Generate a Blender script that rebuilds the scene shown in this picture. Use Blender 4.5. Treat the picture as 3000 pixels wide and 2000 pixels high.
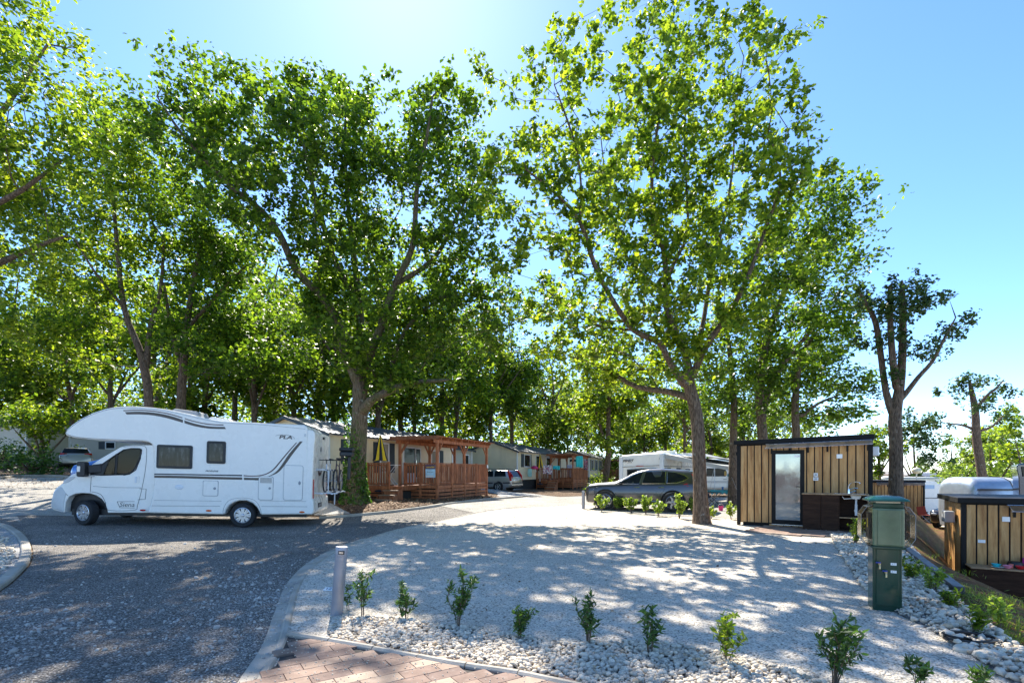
import bpy, math, random
import numpy as np
from mathutils import Vector, Matrix
from mathutils.geometry import delaunay_2d_cdt
R = math.radians
for o in list(bpy.data.objects): bpy.data.objects.remove(o)
S = bpy.context.scene
COL = S.collection
# ------------------------------------------------------------------ camera, sky, sun, exposure
EYE = 1.6; FP = 1500.0; HZ = 1378.0
cam = bpy.data.objects.new('camera', bpy.data.cameras.new('camera')); COL.objects.link(cam)
cam.location = (0, 0, EYE); cam.rotation_euler = (R(90), 0, 0)
cam.data.sensor_width = 36; cam.data.lens = 18; cam.data.shift_y = 378/3000
cam.data.clip_end = 3000; cam.data.clip_start = .05
S.camera = cam
SUN_AZ = R(-12.5); SUN_EL = R(47)
w = bpy.data.worlds.new('World'); S.world = w; w.use_nodes = True
nt = w.node_tree; bg = nt.nodes['Background']
sky = nt.nodes.new('ShaderNodeTexSky'); sky.sky_type = 'NISHITA'; sky.sun_disc = False
sky.sun_elevation = SUN_EL; sky.sun_rotation = SUN_AZ
sky.air_density = .72; sky.dust_density = .12; sky.ozone_density = 4.0
hs = nt.nodes.new('ShaderNodeHueSaturation'); hs.inputs['Saturation'].default_value = 1.1
nt.links.new(sky.outputs[0], hs.inputs['Color']); nt.links.new(hs.outputs[0], bg.inputs[0]); bg.inputs[1].default_value = .12
sd = bpy.data.lights.new('sun', 'SUN'); sd.energy = 3.9; sd.angle = R(.55); sd.color = (1, .94, .83)
sun = bpy.data.objects.new('sun', sd); COL.objects.link(sun)
sdir = Vector((math.sin(SUN_AZ)*math.cos(SUN_EL), math.cos(SUN_AZ)*math.cos(SUN_EL), math.sin(SUN_EL)))
sun.rotation_euler = sdir.to_track_quat('Z', 'Y').to_euler(); sun.location = (0, 0, 30)
S.view_settings.view_transform = 'Standard'; S.view_settings.look = 'None'
S.view_settings.exposure = 1.65; S.view_settings.gamma = 1
S.render.engine = 'CYCLES'
S.cycles.max_bounces = 8; S.cycles.transparent_max_bounces = 8; S.cycles.transmission_bounces = 4
S.cycles.diffuse_bounces = 4; S.cycles.glossy_bounces = 3

# ------------------------------------------------------------------ materials
MATS = {}
class NT:
    def __init__(s, name):
        s.m = bpy.data.materials.new(name); s.m.use_nodes = True; s.t = s.m.node_tree
        s.b = s.t.nodes['Principled BSDF']; s.out = s.t.nodes['Material Output']; s.co = None
        MATS[name] = s.m
    def n(s, typ, **k):
        x = s.t.nodes.new(typ)
        for a, v in k.items():
            if a.startswith('i_'): x.inputs[a[2:].replace('_', ' ')].default_value = v
            else: setattr(x, a, v)
        return x
    def l(s, a, b): s.t.links.new(a, b)
    def obj(s, scale=(1, 1, 1), gen='Object'):
        if s.co is None: s.co = s.n('ShaderNodeTexCoord')
        mp = s.n('ShaderNodeMapping'); mp.inputs['Scale'].default_value = scale
        s.l(s.co.outputs[gen], mp.inputs[0]); return mp.outputs[0]
    def noise(s, scale, detail=4, rough=.55, vec=None):
        x = s.n('ShaderNodeTexNoise'); x.inputs['Scale'].default_value = scale
        x.inputs['Detail'].default_value = detail; x.inputs['Roughness'].default_value = rough
        s.l(vec if vec is not None else s.obj(), x.inputs['Vector']); return x.outputs['Fac']
    def vor(s, scale, vec=None, out='Color', feature='F1'):
        x = s.n('ShaderNodeTexVoronoi'); x.feature = feature; x.inputs['Scale'].default_value = scale
        s.l(vec if vec is not None else s.obj(), x.inputs['Vector']); return x.outputs[out]
    def ramp(s, fac, stops):
        x = s.n('ShaderNodeValToRGB'); e = x.color_ramp.elements
        while len(e) < len(stops): e.new(.5)
        for i, (p, c) in enumerate(stops):
            e[i].position = p; e[i].color = (c[0], c[1], c[2], 1) if not isinstance(c, (int, float)) else (c, c, c, 1)
        s.l(fac, x.inputs[0]); return x.outputs[0]
    def mix(s, fac, a, b, mode='MIX'):
        x = s.n('ShaderNodeMix'); x.data_type = 'RGBA'; x.blend_type = mode
        for k, v in ((0, fac), (6, a), (7, b)):
            if isinstance(v, (int, float)): x.inputs[k].default_value = v
            elif isinstance(v, tuple): x.inputs[k].default_value = (v[0], v[1], v[2], 1)
            else: s.l(v, x.inputs[k])
        return x.outputs[2]
    def math(s, op, a, b=0.0, clamp=False):
        x = s.n('ShaderNodeMath'); x.operation = op; x.use_clamp = clamp
        for k, v in ((0, a), (1, b)):
            if isinstance(v, (int, float)): x.inputs[k].default_value = v
            else: s.l(v, x.inputs[k])
        return x.outputs[0]
    def bump(s, h, strength=.4, dist=.01, prev=None):
        x = s.n('ShaderNodeBump'); x.inputs['Strength'].default_value = strength; x.inputs['Distance'].default_value = dist
        s.l(h, x.inputs['Height'])
        if prev is not None: s.l(prev, x.inputs['Normal'])
        return x.outputs[0]
    def fin(s, col, rough=.6, metal=0., normal=None, spec=.5):
        if isinstance(col, tuple): s.b.inputs['Base Color'].default_value = (col[0], col[1], col[2], 1)
        else: s.l(col, s.b.inputs['Base Color'])
        if isinstance(rough, (int, float)): s.b.inputs['Roughness'].default_value = rough
        else: s.l(rough, s.b.inputs['Roughness'])
        s.b.inputs['Metallic'].default_value = metal
        s.b.inputs['Specular IOR Level'].default_value = spec
        if normal is not None: s.l(normal, s.b.inputs['Normal'])
        return s.m

def pm(name, col, rough=.5, metal=0., var=.12, scale=3., bump=0., bscale=60., spec=.5, dirt=0.):
    if name in MATS: return MATS[name]
    t = NT(name); d = tuple(c*(1-var) for c in col); u = tuple(min(1, c*(1+var)) for c in col)
    c = t.ramp(t.noise(scale, 5), [(.3, d), (.7, u)])
    if dirt: c = t.mix(t.ramp(t.noise(scale*.6, 6, .7), [(.5, 0.), (.8, dirt)]), c, (.18, .15, .11))
    nm = t.bump(t.noise(bscale, 3), bump, .01) if bump else None
    r = t.ramp(t.noise(scale*2.3, 4), [(.3, max(0, rough-.07)), (.7, min(1, rough+.07))])
    return t.fin(c, r, metal, nm, spec)

def glass(name, col=(.02, .03, .03), alpha=.55, rough=.03):
    if name in MATS: return MATS[name]
    t = NT(name); g = t.n('ShaderNodeBsdfGlossy'); g.inputs['Roughness'].default_value = rough
    g.inputs['Color'].default_value = (1, 1, 1, 1)
    tr = t.n('ShaderNodeBsdfTransparent'); tr.inputs['Color'].default_value = (alpha, alpha, alpha*.98, 1)
    fr = t.n('ShaderNodeLayerWeight'); fr.inputs['Blend'].default_value = .5
    nz = t.noise(2.0, 2); bp = t.bump(nz, .05, .02); t.l(bp, g.inputs['Normal'])
    k = t.math('ADD', t.math('MULTIPLY', t.math('POWER', fr.outputs['Facing'], 4.), .6), .013, True)
    mx = t.n('ShaderNodeMixShader'); t.l(k, mx.inputs[0]); t.l(tr.outputs[0], mx.inputs[1]); t.l(g.outputs[0], mx.inputs[2])
    t.l(mx.outputs[0], t.out.inputs['Surface']); return t.m

def leafmat(name, dark, mid, light, trans=.5, tcol=None, gloss=.45):
    t = NT(name)
    geo = t.n('ShaderNodeNewGeometry'); r = geo.outputs['Random Per Island']
    n = t.noise(.9, 3)
    k = t.math('ADD', t.math('MULTIPLY', r, .55), t.math('MULTIPLY', n, .5))
    c = t.ramp(k, [(.28, dark), (.52, mid), (.8, light)])
    t.l(c, t.b.inputs['Base Color']); t.b.inputs['Roughness'].default_value = gloss
    t.b.inputs['Specular IOR Level'].default_value = .4
    tl = t.n('ShaderNodeBsdfTranslucent')
    tc = t.mix(1.0, c, tcol or (2.6, 2.5, 1.2), 'MULTIPLY'); t.l(tc, tl.inputs['Color'])
    mx = t.n('ShaderNodeMixShader'); mx.inputs[0].default_value = trans
    t.l(t.b.outputs[0], mx.inputs[1]); t.l(tl.outputs[0], mx.inputs[2]); t.l(mx.outputs[0], t.out.inputs['Surface'])
    return t.m

def barkmat(name, a, b, moss=0., scale=1.):
    t = NT(name); v0 = t.obj((17*scale, 17*scale, 3.0*scale)); nz = t.n('ShaderNodeTexNoise'); nz.inputs['Scale'].default_value = .8; nz.inputs['Detail'].default_value = 4; t.l(v0, nz.inputs['Vector'])
    va = t.n('ShaderNodeVectorMath'); va.operation = 'MULTIPLY_ADD'; va.inputs[1].default_value = (2.2, 2.2, 1.4); t.l(nz.outputs['Color'], va.inputs[0]); t.l(v0, va.inputs[2]); v = va.outputs[0]
    f = t.vor(1.7, v, 'Distance', 'F1'); n = t.noise(2.2, 6, .7, v)
    k = t.math('ADD', t.math('MULTIPLY', f, .7), t.math('MULTIPLY', n, .6))
    c = t.ramp(k, [(.32, a), (.5, tuple((x+y)*.38 for x, y in zip(a, b))), (.85, b)])
    li = t.ramp(t.noise(5.5, 5, .7), [(.6, 0.), (.68, 1.)])
    c = t.mix(t.math('MULTIPLY', li, .55), c, (.36, .36, .31))
    if moss: c = t.mix(t.ramp(t.noise(2.2, 5, .65), [(.4, 0.), (.65, moss)]), c, (.07, .1, .02))
    return t.fin(c, .85, 0, t.bump(k, 1.0, .03), .2)

# ------------------------------------------------------------------ ground shape
def sm(t):
    t = min(1., max(0., t)); return t*t*(3-2*t)
EDGE = [(2.6, -8), (3.3, 1), (4.2, 4.2), (4.93, 5.69), (6.06, 7.45), (8.3, 10.8), (9.9, 13), (13, 17), (17.5, 23), (22, 30), (34, 48), (80, 110)]
def edge_d(x, y):
    best = 1e9; s = 1
    for (ax, ay), (bx, by) in zip(EDGE, EDGE[1:]):
        dx, dy = bx-ax, by-ay; t = ((x-ax)*dx+(y-ay)*dy)/(dx*dx+dy*dy); t = min(1, max(0, t))
        qx, qy = ax+dx*t, ay+dy*t; d = math.hypot(x-qx, y-qy)
        if d < best: best = d; s = 1 if (x-qx)*dy-(y-qy)*dx > 0 else -1
    return best*s
def g(x, y):
    d = -x*.8+y*.35
    t = min(1., max(0., (d-11)/27)); z = 1.5*t**1.12
    z += .33*sm((y-15.5)/4.5)*sm((3-x)/7)
    e = edge_d(x, y)
    if e > 0:
        wd = 4.0-2.2*sm((y-7)/4)
        z -= 1.52*sm(e/wd)
    return z
def ray(px, py): return Vector(((px-1500)/FP, 1, (HZ-py)/FP))
def G(px, py):
    r = ray(px, py); Y = 1.5; st = .05
    while Y < 300:
        if EYE+r.z*Y <= g(r.x*Y, Y): return (r.x*Y, Y)
        Y += st; st = .05 if Y < 30 else .3
    return (r.x*300, 300)
def P(px, py, Y):
    r = ray(px, py); return Vector((r.x*Y, Y, EYE+r.z*Y))

# ------------------------------------------------------------------ mesh building
class MB:
    def __init__(s): s.v = []; s.f = []; s.m = []; s.mi = 0
    def add(s, vs, fs):
        o = len(s.v); s.v += [tuple(p) for p in vs]
        for f in fs: s.f.append([i+o for i in f]); s.m.append(s.mi)
        return s
    def box(s, x0, x1, y0, y1, z0, z1):
        vs = [(x, y, z) for x in (x0, x1) for y in (y0, y1) for z in (z0, z1)]
        return s.add(vs, [(0, 1, 3, 2), (4, 6, 7, 5), (0, 4, 5, 1), (2, 3, 7, 6), (0, 2, 6, 4), (1, 5, 7, 3)])
    def beam(s, p, q, w=.1, h=.1, up=(0, 0, 1)):
        p = Vector(p); q = Vector(q); d = (q-p).normalized(); u = Vector(up)
        if abs(d.dot(u)) > .98: u = Vector((0, 1, 0)) if abs(d.y) < .9 else Vector((1, 0, 0))
        a = d.cross(u).normalized()*w/2; b = a.cross(d).normalized()*h/2
        vs = [p-a-b, p+a-b, p+a+b, p-a+b, q-a-b, q+a-b, q+a+b, q-a+b]
        return s.add(vs, [(3, 2, 1, 0), (4, 5, 6, 7), (0, 1, 5, 4), (1, 2, 6, 5), (2, 3, 7, 6), (3, 0, 4, 7)])
    def prism(s, poly, off):
        n = len(poly); poly = [Vector(p) for p in poly]; off = Vector(off)
        nrm = Vector((0, 0, 0))
        for i in range(n): nrm += poly[i].cross(poly[(i+1) % n])
        if nrm.dot(off) > 0: poly = poly[::-1]
        vs = poly+[p+off for p in poly]
        return s.add(vs, [tuple(range(n)), tuple(range(2*n-1, n-1, -1))]+[(i, n+i, n+(i+1) % n, (i+1) % n) for i in range(n)])
    def tube(s, pts, r, n=8, cap=True, closed=False):
        pts = [Vector(p) for p in pts]; k = len(pts)
        if isinstance(r, (int, float)): r = [r]*k
        vs = []; prev = None
        for i in range(k):
            if closed: d = pts[(i+1) % k]-pts[i-1]
            else: d = pts[min(i+1, k-1)]-pts[max(i-1, 0)]
            d.normalize()
            if prev is None:
                a = d.cross(Vector((0, 0, 1)))
                if a.length < .1: a = d.cross(Vector((1, 0, 0)))
            else: a = prev-d*prev.dot(d)
            a.normalize(); prev = a; b = d.cross(a)
            for j in range(n):
                t = 2*math.pi*j/n; vs.append(pts[i]+(a*math.cos(t)+b*math.sin(t))*r[i])
        fs = []
        for i in range(k if closed else k-1):
            i2 = (i+1) % k
            for j in range(n): fs.append((i*n+j, i*n+(j+1) % n, i2*n+(j+1) % n, i2*n+j))
        if cap and not closed: fs += [tuple(range(n-1, -1, -1)), tuple(range((k-1)*n, k*n))]
        return s.add(vs, fs)
    def lathe(s, prof, o=(0, 0, 0), ax=(0, 0, 1), n=24):
        o = Vector(o); ax = Vector(ax).normalized(); a = ax.cross(Vector((0, 0, 1)))
        if a.length < .1: a = ax.cross(Vector((1, 0, 0)))
        a.normalize(); b = ax.cross(a); vs = []; k = len(prof)
        for r, h in prof:
            for j in range(n):
                t = 2*math.pi*j/n; vs.append(o+ax*h+(a*math.cos(t)+b*math.sin(t))*max(r, 1e-4))
        fs = [(i*n+j, i*n+(j+1) % n, (i+1)*n+(j+1) % n, (i+1)*n+j) for i in range(k-1) for j in range(n)]
        fs += [tuple(range(n-1, -1, -1)), tuple(range((k-1)*n, k*n))]
        return s.add(vs, fs)
    def ball(s, c, rx, ry=None, rz=None, n=12, m=8):
        ry = ry or rx; rz = rz or rx; c = Vector(c); vs = [c+Vector((0, 0, -rz))]; fs = []
        for i in range(1, m):
            ph = -math.pi/2+math.pi*i/m
            for j in range(n):
                t = 2*math.pi*j/n; vs.append(c+Vector((rx*math.cos(ph)*math.cos(t), ry*math.cos(ph)*math.sin(t), rz*math.sin(ph))))
        vs.append(c+Vector((0, 0, rz))); L = len(vs)-1
        for j in range(n):
            fs.append((0, 1+(j+1) % n, 1+j)); fs.append((L, L-n+j, L-n+(j+1) % n))
            for i in range(m-2): a = 1+i*n; fs.append((a+j, a+(j+1) % n, a+n+(j+1) % n, a+n+j))
        return s.add(vs, fs)
    def build(s, name, mat, parent=None, bevel=0., smooth=None, seg=2, M=None):
        me = bpy.data.meshes.new(name); me.from_pydata(s.v, [], s.f); 
        ml = mat if isinstance(mat, (list, tuple)) else [mat]
        for m in ml: me.materials.append(m)
        if len(ml) > 1: me.polygons.foreach_set('material_index', s.m)
        me.update()
        if smooth is not None:
            me.polygons.foreach_set('use_smooth', [True]*len(me.polygons))
            me.set_sharp_from_angle(angle=R(smooth))
        o = bpy.data.objects.new(name, me); COL.objects.link(o)
        if parent is not None: o.parent = parent
        if M is not None: o.matrix_world = M
        if bevel:
            b = o.modifiers.new('bevel', 'BEVEL'); b.width = bevel; b.segments = seg; b.limit_method = 'ANGLE'; b.angle_limit = R(35)
            if smooth is not None: b.harden_normals = True
        return o
def npmesh(name, V, F, mat, parent=None, smooth=False, mi=None):
    """V (n,3) float, F (m,k) int with constant k"""
    me = bpy.data.meshes.new(name); m, k = F.shape
    me.vertices.add(len(V)); me.vertices.foreach_set('co', V.astype(np.float32).ravel())
    me.loops.add(m*k); me.loops.foreach_set('vertex_index', F.astype(np.int32).ravel())
    me.polygons.add(m); me.polygons.foreach_set('loop_start', np.arange(0, m*k, k, dtype=np.int32))
    me.polygons.foreach_set('loop_total', np.full(m, k, dtype=np.int32))
    if smooth: me.polygons.foreach_set('use_smooth', np.ones(m, dtype=bool))
    ml = mat if isinstance(mat, (list, tuple)) else [mat]
    for q in ml: me.materials.append(q)
    if mi is not None: me.polygons.foreach_set('material_index', mi.astype(np.int32))
    me.update(calc_edges=True); me.validate()
    o = bpy.data.objects.new(name, me); COL.objects.link(o)
    if parent is not None: o.parent = parent
    return o
def tag(o, label=None, cat=None, group=None, kind=None):
    if label: o['label'] = label
    if cat: o['category'] = cat
    if group: o['group'] = group
    if kind: o['kind'] = kind
    return o
def thing(name, label, cat, M=None, group=None):
    o = bpy.data.objects.new(name, None); COL.objects.link(o); o.empty_display_size = .2
    if M is not None:
        if isinstance(M, Matrix): o.matrix_world = M
        else: o.location = M
    return tag(o, label, cat, group)
def copy_tree(o, label=None, M=None, group=None, parent=None):
    c = o.copy(); COL.objects.link(c)
    if parent is not None: c.parent = parent; c.matrix_parent_inverse = o.matrix_parent_inverse
    if label: c['label'] = label
    if group: c['group'] = group
    if M is not None: c.matrix_world = M
    for ch in [q for q in bpy.data.objects if q.parent == o]: copy_tree(ch, parent=c)
    return c
def frame(o, ex, tilt=0.):
    """matrix with local x along ex (2-D, level), tilt raises +x end"""
    ex = Vector((ex[0], ex[1], 0)).normalized(); M = Matrix.Rotation(math.atan2(ex.y, ex.x), 4, 'Z') @ Matrix.Rotation(-tilt, 4, 'Y')
    M.translation = Vector(o); return M
class Fr:
    def __init__(s, M): s.M = M; s.I = M.inverted()
    def at(s, px, py, y=0.):
        o = s.I @ Vector((0, 0, EYE)); d = s.I.to_3x3() @ ray(px, py); t = (y-o.y)/d.y; q = o+d*t
        return Vector((q.x, y, q.z))
def rrect(x0, x1, z0, z1, r, n=4):
    out = []
    for cx, cz, a0 in ((x1-r, z1-r, 0), (x0+r, z1-r, 90), (x0+r, z0+r, 180), (x1-r, z0+r, 270)):
        for i in range(n+1): a = R(a0+90*i/n); out.append((cx+r*math.cos(a), cz+r*math.sin(a)))
    return out
def smoothpts(pts, k=4):
    """Catmull-Rom through points of any dimension"""
    P_ = [np.array(p, float) for p in pts]; out = []
    for i in range(len(P_)-1):
        a = P_[max(i-1, 0)]; b = P_[i]; c = P_[i+1]; d = P_[min(i+2, len(P_)-1)]
        for j in range(k):
            t = j/k; out.append(.5*((2*b)+(c-a)*t+(2*a-5*b+4*c-d)*t*t+(3*b-a-3*c+d)*t**3))
    out.append(P_[-1]); return [tuple(float(x) for x in q) for q in out]
def text(body, name, mat, parent, M, size, ext=.002, shear=0., bold=0., sx=1.):
    c = bpy.data.curves.new('t', 'FONT'); c.body = body; c.size = size; c.extrude = ext; c.align_x = 'CENTER'; c.align_y = 'CENTER'
    c.shear = shear; c.offset = bold; c.resolution_u = 3
    to = bpy.data.objects.new('t', c); COL.objects.link(to); dg = bpy.context.evaluated_depsgraph_get()
    me = bpy.data.meshes.new_from_object(to.evaluated_get(dg)); bpy.data.objects.remove(to)
    me.transform(M @ Matrix.Diagonal((sx, 1, 1, 1))); me.materials.clear(); me.materials.append(mat)
    o = bpy.data.objects.new(name, me); COL.objects.link(o); o.parent = parent; return o
# text plane facing -y in local space
def TM(x, y, z, ang=0.): return Matrix.Translation((x, y, z)) @ Matrix.Rotation(ang, 4, 'Y') @ Matrix.Rotation(R(90), 4, 'X')
# ------------------------------------------------------------------ ground and sheets
def gravelmat(name, cols, sc=55., bumpd=.012, big=None, patch=None, var=(0.75, 1.12)):
    t = NT(name)
    v = t.n('ShaderNodeTexVoronoi'); v.inputs['Scale'].default_value = sc; v.inputs['Randomness'].default_value = 1.; t.l(t.obj(), v.inputs['Vector'])
    sp = t.n('ShaderNodeSeparateColor'); t.l(v.outputs['Color'], sp.inputs[0])
    c = t.ramp(sp.outputs[0], cols)
    n1 = t.ramp(t.noise(.55, 5, .6), [(.3, var[0]), (.7, var[1])]); c = t.mix(1., c, n1, 'MULTIPLY')
    n2 = t.ramp(t.noise(9., 4, .7), [(.3, .86), (.7, 1.08)]); c = t.mix(1., c, n2, 'MULTIPLY')
    edge = t.ramp(v.outputs['Distance'], [(.0, 1.), (.55, .9), (.9, .42)]); c = t.mix(1., c, edge, 'MULTIPLY')
    h = t.math('SUBTRACT', 1., v.outputs['Distance'])
    if patch:
        f = t.ramp(t.noise(patch[0], 5, .65), [(patch[1], 0.), (patch[1]+.12, 1.)]); c = t.mix(f, c, patch[2])
    nm = t.bump(h, .9, bumpd); nm = t.bump(t.noise(3.2, 6, .65), .8, .1, nm)
    return t.fin(c, .9, 0, nm, .2)
M_pad = gravelmat('white_gravel', [(.0, (.2, .16, .12)), (.1, (.52, .44, .34)), (.35, (.8, .7, .565)), (1., (.93, .84, .7))], 58, var=(.84, 1.04))
M_road = gravelmat('gritty_asphalt', [(.0, (.08, .07, .06)), (.4, (.19, .17, .148)), (.72, (.3, .27, .235)), (.88, (.42, .38, .34)), (1., (.66, .6, .52))], 80, var=(.75, 1.3))
M_pale = gravelmat('sunlit_pale_road', [(.0, (.34, .31, .27)), (.5, (.5, .46, .4)), (1., (.64, .6, .53))], 60)  # paler than the asphalt: sunlight on the road put into the colour
M_drive = gravelmat('pale_drive_gravel', [(.0, (.32, .31, .29)), (.5, (.52, .5, .47)), (1., (.7, .68, .64))], 50)
M_soil = gravelmat('soil_and_litter', [(.0, (.05, .03, .02)), (.5, (.13, .08, .05)), (.85, (.25, .17, .1)), (1., (.42, .32, .22))], 30, bumpd=.02, patch=(.35, .6, (.07, .1, .03)))
M_mulch = gravelmat('bark_mulch', [(.0, (.05, .025, .015)), (.5, (.14, .08, .045)), (.85, (.26, .16, .09)), (1., (.42, .3, .18))], 26, bumpd=.03)
M_lower = gravelmat('lower_gravel', [(.0, (.4, .4, .4)), (.5, (.6, .59, .57)), (1., (.78, .77, .75))], 40)
def slopemat():
    t = NT('eroded_soil'); v = t.obj((1, 1, 1))
    # streaks along the bank direction
    mp = t.n('ShaderNodeMapping'); mp.inputs['Rotation'].default_value = (0, 0, R(-57)); mp.inputs['Scale'].default_value = (.5, 5, 5); t.l(t.co.outputs['Object'], mp.inputs[0])
    n = t.noise(2.4, 7, .7, mp.outputs[0]); c = t.ramp(n, [(.3, (.045, .02, .01)), (.5, (.16, .075, .035)), (.68, (.33, .19, .1)), (.8, (.5, .4, .3))])
    m = t.ramp(t.noise(1.1, 6, .7, mp.outputs[0]), [(.5, 0.), (.62, 1.)]); c = t.mix(m, c, (.11, .14, .03))
    return t.fin(c, .95, 0, t.bump(n, 1., .08), .1)
M_slope = slopemat()
M_conc = pm('concrete', (.4, .355, .29), .85, var=.2, scale=2.5, bump=.3, bscale=90, dirt=.5)

def axis(stops):
    out = [stops[0][0]]
    for (a, _), (b, st) in zip(stops, stops[1:]):
        n = max(1, round((b-a)/st)); out += [a+(b-a)*(i+1)/n for i in range(n)]
    return out
def ground():
    xs = axis([(-900, 1), (-120, 60), (-45, 5), (-14, 1.), (24, .45), (45, 1), (120, 5), (900, 60)])
    ys = axis([(-300, 1), (-40, 40), (-8, 3), (30, .45), (60, 1.5), (130, 5), (1200, 60)])
    V = np.array([(x, y, g(x, y)) for y in ys for x in xs]); nx = len(xs)
    i = np.arange(len(ys)-1)[:, None]*nx+np.arange(nx-1)[None, :]; i = i.ravel()
    F = np.stack([i, i+1, i+1+nx, i+nx], 1)
    mi = np.zeros(len(F), int)
    for k, q in enumerate(F):
        c = V[q].mean(0); e = edge_d(c[0], c[1])
        if e > 0: mi[k] = 1 if e < 5.2-2.6*sm((c[1]-7)/4) else 2
    o = npmesh('ground', V, F, [M_soil, M_slope, M_lower], smooth=True, mi=mi); tag(o, kind='structure'); return o
ground()
def resample(poly, st, closed=True):
    out = []; n = len(poly)
    for i in range(n if closed else n-1):
        a = Vector(poly[i]); b = Vector(poly[(i+1) % n]); k = max(1, int((b-a).length/st))
        out += [tuple(a+(b-a)*j/k) for j in range(k)]
    if not closed: out.append(tuple(poly[-1]))
    return out
def inside(x, y, poly):
    c = False; n = len(poly)
    for i in range(n):
        x1, y1 = poly[i]; x2, y2 = poly[i-1]
        if (y1 > y) != (y2 > y) and x < (x2-x1)*(y-y1)/(y2-y1)+x1: c = not c
    return c
def sheet(name, poly, dz, mat, st=.45, kind='structure', zf=None):
    b = resample(poly, st); n = len(b); pts = [Vector(p) for p in b]
    x0 = min(p[0] for p in b); x1 = max(p[0] for p in b); y0 = min(p[1] for p in b); y1 = max(p[1] for p in b)
    y = y0
    while y < y1:
        x = x0
        while x < x1:
            xx, yy = x+.13*math.sin(y*7), y+.1*math.sin(x*5)
            if inside(xx, yy, b): pts.append(Vector((xx, yy)))
            x += st
        y += st
    v, e, f, *_ = delaunay_2d_cdt(pts, [], [list(range(n))], 1, 1e-5)
    mb = MB(); fs = []
    for q in f:
        a, b_, c = (v[i] for i in q[:3]); cr = (b_-a).cross(c-a); fs.append(tuple(q) if cr > 0 else tuple(q[::-1]))
    mb.add([(p.x, p.y, (zf or g)(p.x, p.y)+dz) for p in v], fs)
    o = mb.build(name, mat, smooth=60); tag(o, kind=kind); return o
def strip(name, line, w, h, mat, dz=0., label=None):
    """kerb: a low rounded box profile swept along a line on the ground"""
    L = resample(smoothpts(line, 5), .25, False); mb = MB(); rk_ = random.Random(len(line)); base_dz = dz
    L2 = []
    for q in range(0, len(L)-1, 4): L2.append(L[q:q+5])
    for seg_ in L2:
        dz = base_dz+rk_.uniform(-.004, .004); _strip(mb, seg_, w, h, dz, rk_.uniform(-.004, .004))
    o = mb.build(name, mat, smooth=40, bevel=.004); tag(o, kind='structure'); return o
def _strip(mb, L, w, h, dz, off):
    if len(L) < 2: return
    L = [Vector(p) for p in L]; L[0] = L[0]+(L[1]-L[0]).normalized()*.004; L[-1] = L[-1]+(L[-2]-L[-1]).normalized()*.004
    prof = [(-w/2, -.1), (-w/2, h-.02), (-w/2+.02, h), (w/2-.02, h), (w/2, h-.02), (w/2, -.1)]
    vs = []; k = len(prof); n = len(L)
    for i in range(n):
        a = Vector(L[max(i-1, 0)]); b = Vector(L[min(i+1, n-1)]); d = (b-a).normalized(); nn = Vector((d.y, -d.x))
        for u, z in prof:
            p = Vector(L[i])+nn*(u+off); vs.append((p.x, p.y, g(L[i][0], L[i][1])+z+dz))
    fs = [(i*k+j, i*k+j+1, (i+1)*k+j+1, (i+1)*k+j) for i in range(n-1) for j in range(k-1)]
    fs += [tuple(range(k-1, -1, -1)), tuple(range((n-1)*k, n*k))]; mb.add(vs, fs)
padline_px = [(700, 2230), (775, 2010), (838, 1890), (862, 1790), (888, 1705), (948, 1643), (1050, 1592), (1200, 1546), (1380, 1508), (1560, 1486), (1700, 1477)]
padline = [G(*p) for p in padline_px]
padS = smoothpts(padline, 4)
farline = [G(*p) for p in [(935, 1520), (1050, 1511), (1180, 1497), (1300, 1480), (1430, 1464), (1530, 1456)]]
leftcurb = [G(*p) for p in [(-400, 1530), (-150, 1528), (0, 1538), (60, 1562), (94, 1600), (92, 1650), (50, 1700), (0, 1738), (-160, 1840), (-500, 2050)]]
leftS = smoothpts(leftcurb, 4)
farleft = [(-70, 52), (-45, 40), G(-60, 1397), G(60, 1397), G(180, 1398), (-20, 25.5), (-14, 22), (-9.5, 18.6)]
# whole road, dark and gritty near, with paler sheets beyond that carry the sunlight in their colour
sheet('road', [(-3.2, -8), (-3.1, 0)]+padS+[(3.3, 23.5), (6.5, 30), (13, 44), (8, 44)]+[G(1600, 1445), G(1530, 1456)]+farline[::-1][1:]+farleft[::-1]+[(-70, 38), (-45, 28)]+leftS+[(-9, -8)], .012, M_road)
lit_pts = [G(*p) for p in [(330, 1530), (120, 1545), (20, 1520), (-200, 1518)]]
sheet('sunlit_pale_road', [(-52, 30), (-44, 39.5), G(-60, 1399), G(60, 1399), G(180, 1400), (-19.6, 25.0), (-13.8, 21.4), (-9.6, 18.2), (-7, 17.3), (-11.5, 15.8), (-14.5, 15.0)]+[G(60, 1530), G(-60, 1508), (-25, 18)], .02, M_pale)
sheet('sunlit_lane', [G(*p) for p in [(1290, 1483), (1430, 1466), (1530, 1458), (1600, 1447)]]+[(8, 43.5), (12.4, 43.5), (6.2, 30), (3.2, 23.5)]+[G(1700, 1478), G(1560, 1488), G(1400, 1505)], .02, M_pale)  # middle stretch of road, sunlit tone painted in
pad = padS[4:]+[(4.5, 18.2), (7.4, 17.0), (9.2, 14.8), (9.9, 13), (8.2, 10.85), (6.0, 7.55), (4.85, 5.8), (4.1, 4.2), (3.1, 1), (2.5, -2), (-1.5, -2)]
sheet('gravel_pad', pad, .02, M_pad)
sheet('gravel_drive', [G(*p) for p in [(1435, 1462), (1560, 1452), (1680, 1444)]]+[(4.5, 38), (1.2, 40), (-1, 39), (-3.5, 37), (-1.4, 31), (-.8, 30)], .028, M_drive)
sheet('parking_pitch', [(3.0, 19.8), (3.4, 25), (9, 32), (14, 30), (16, 24), (12, 17.6), (9.6, 15.6), (7.6, 17.1), (4.6, 18.3)], .016, M_pale)
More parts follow.
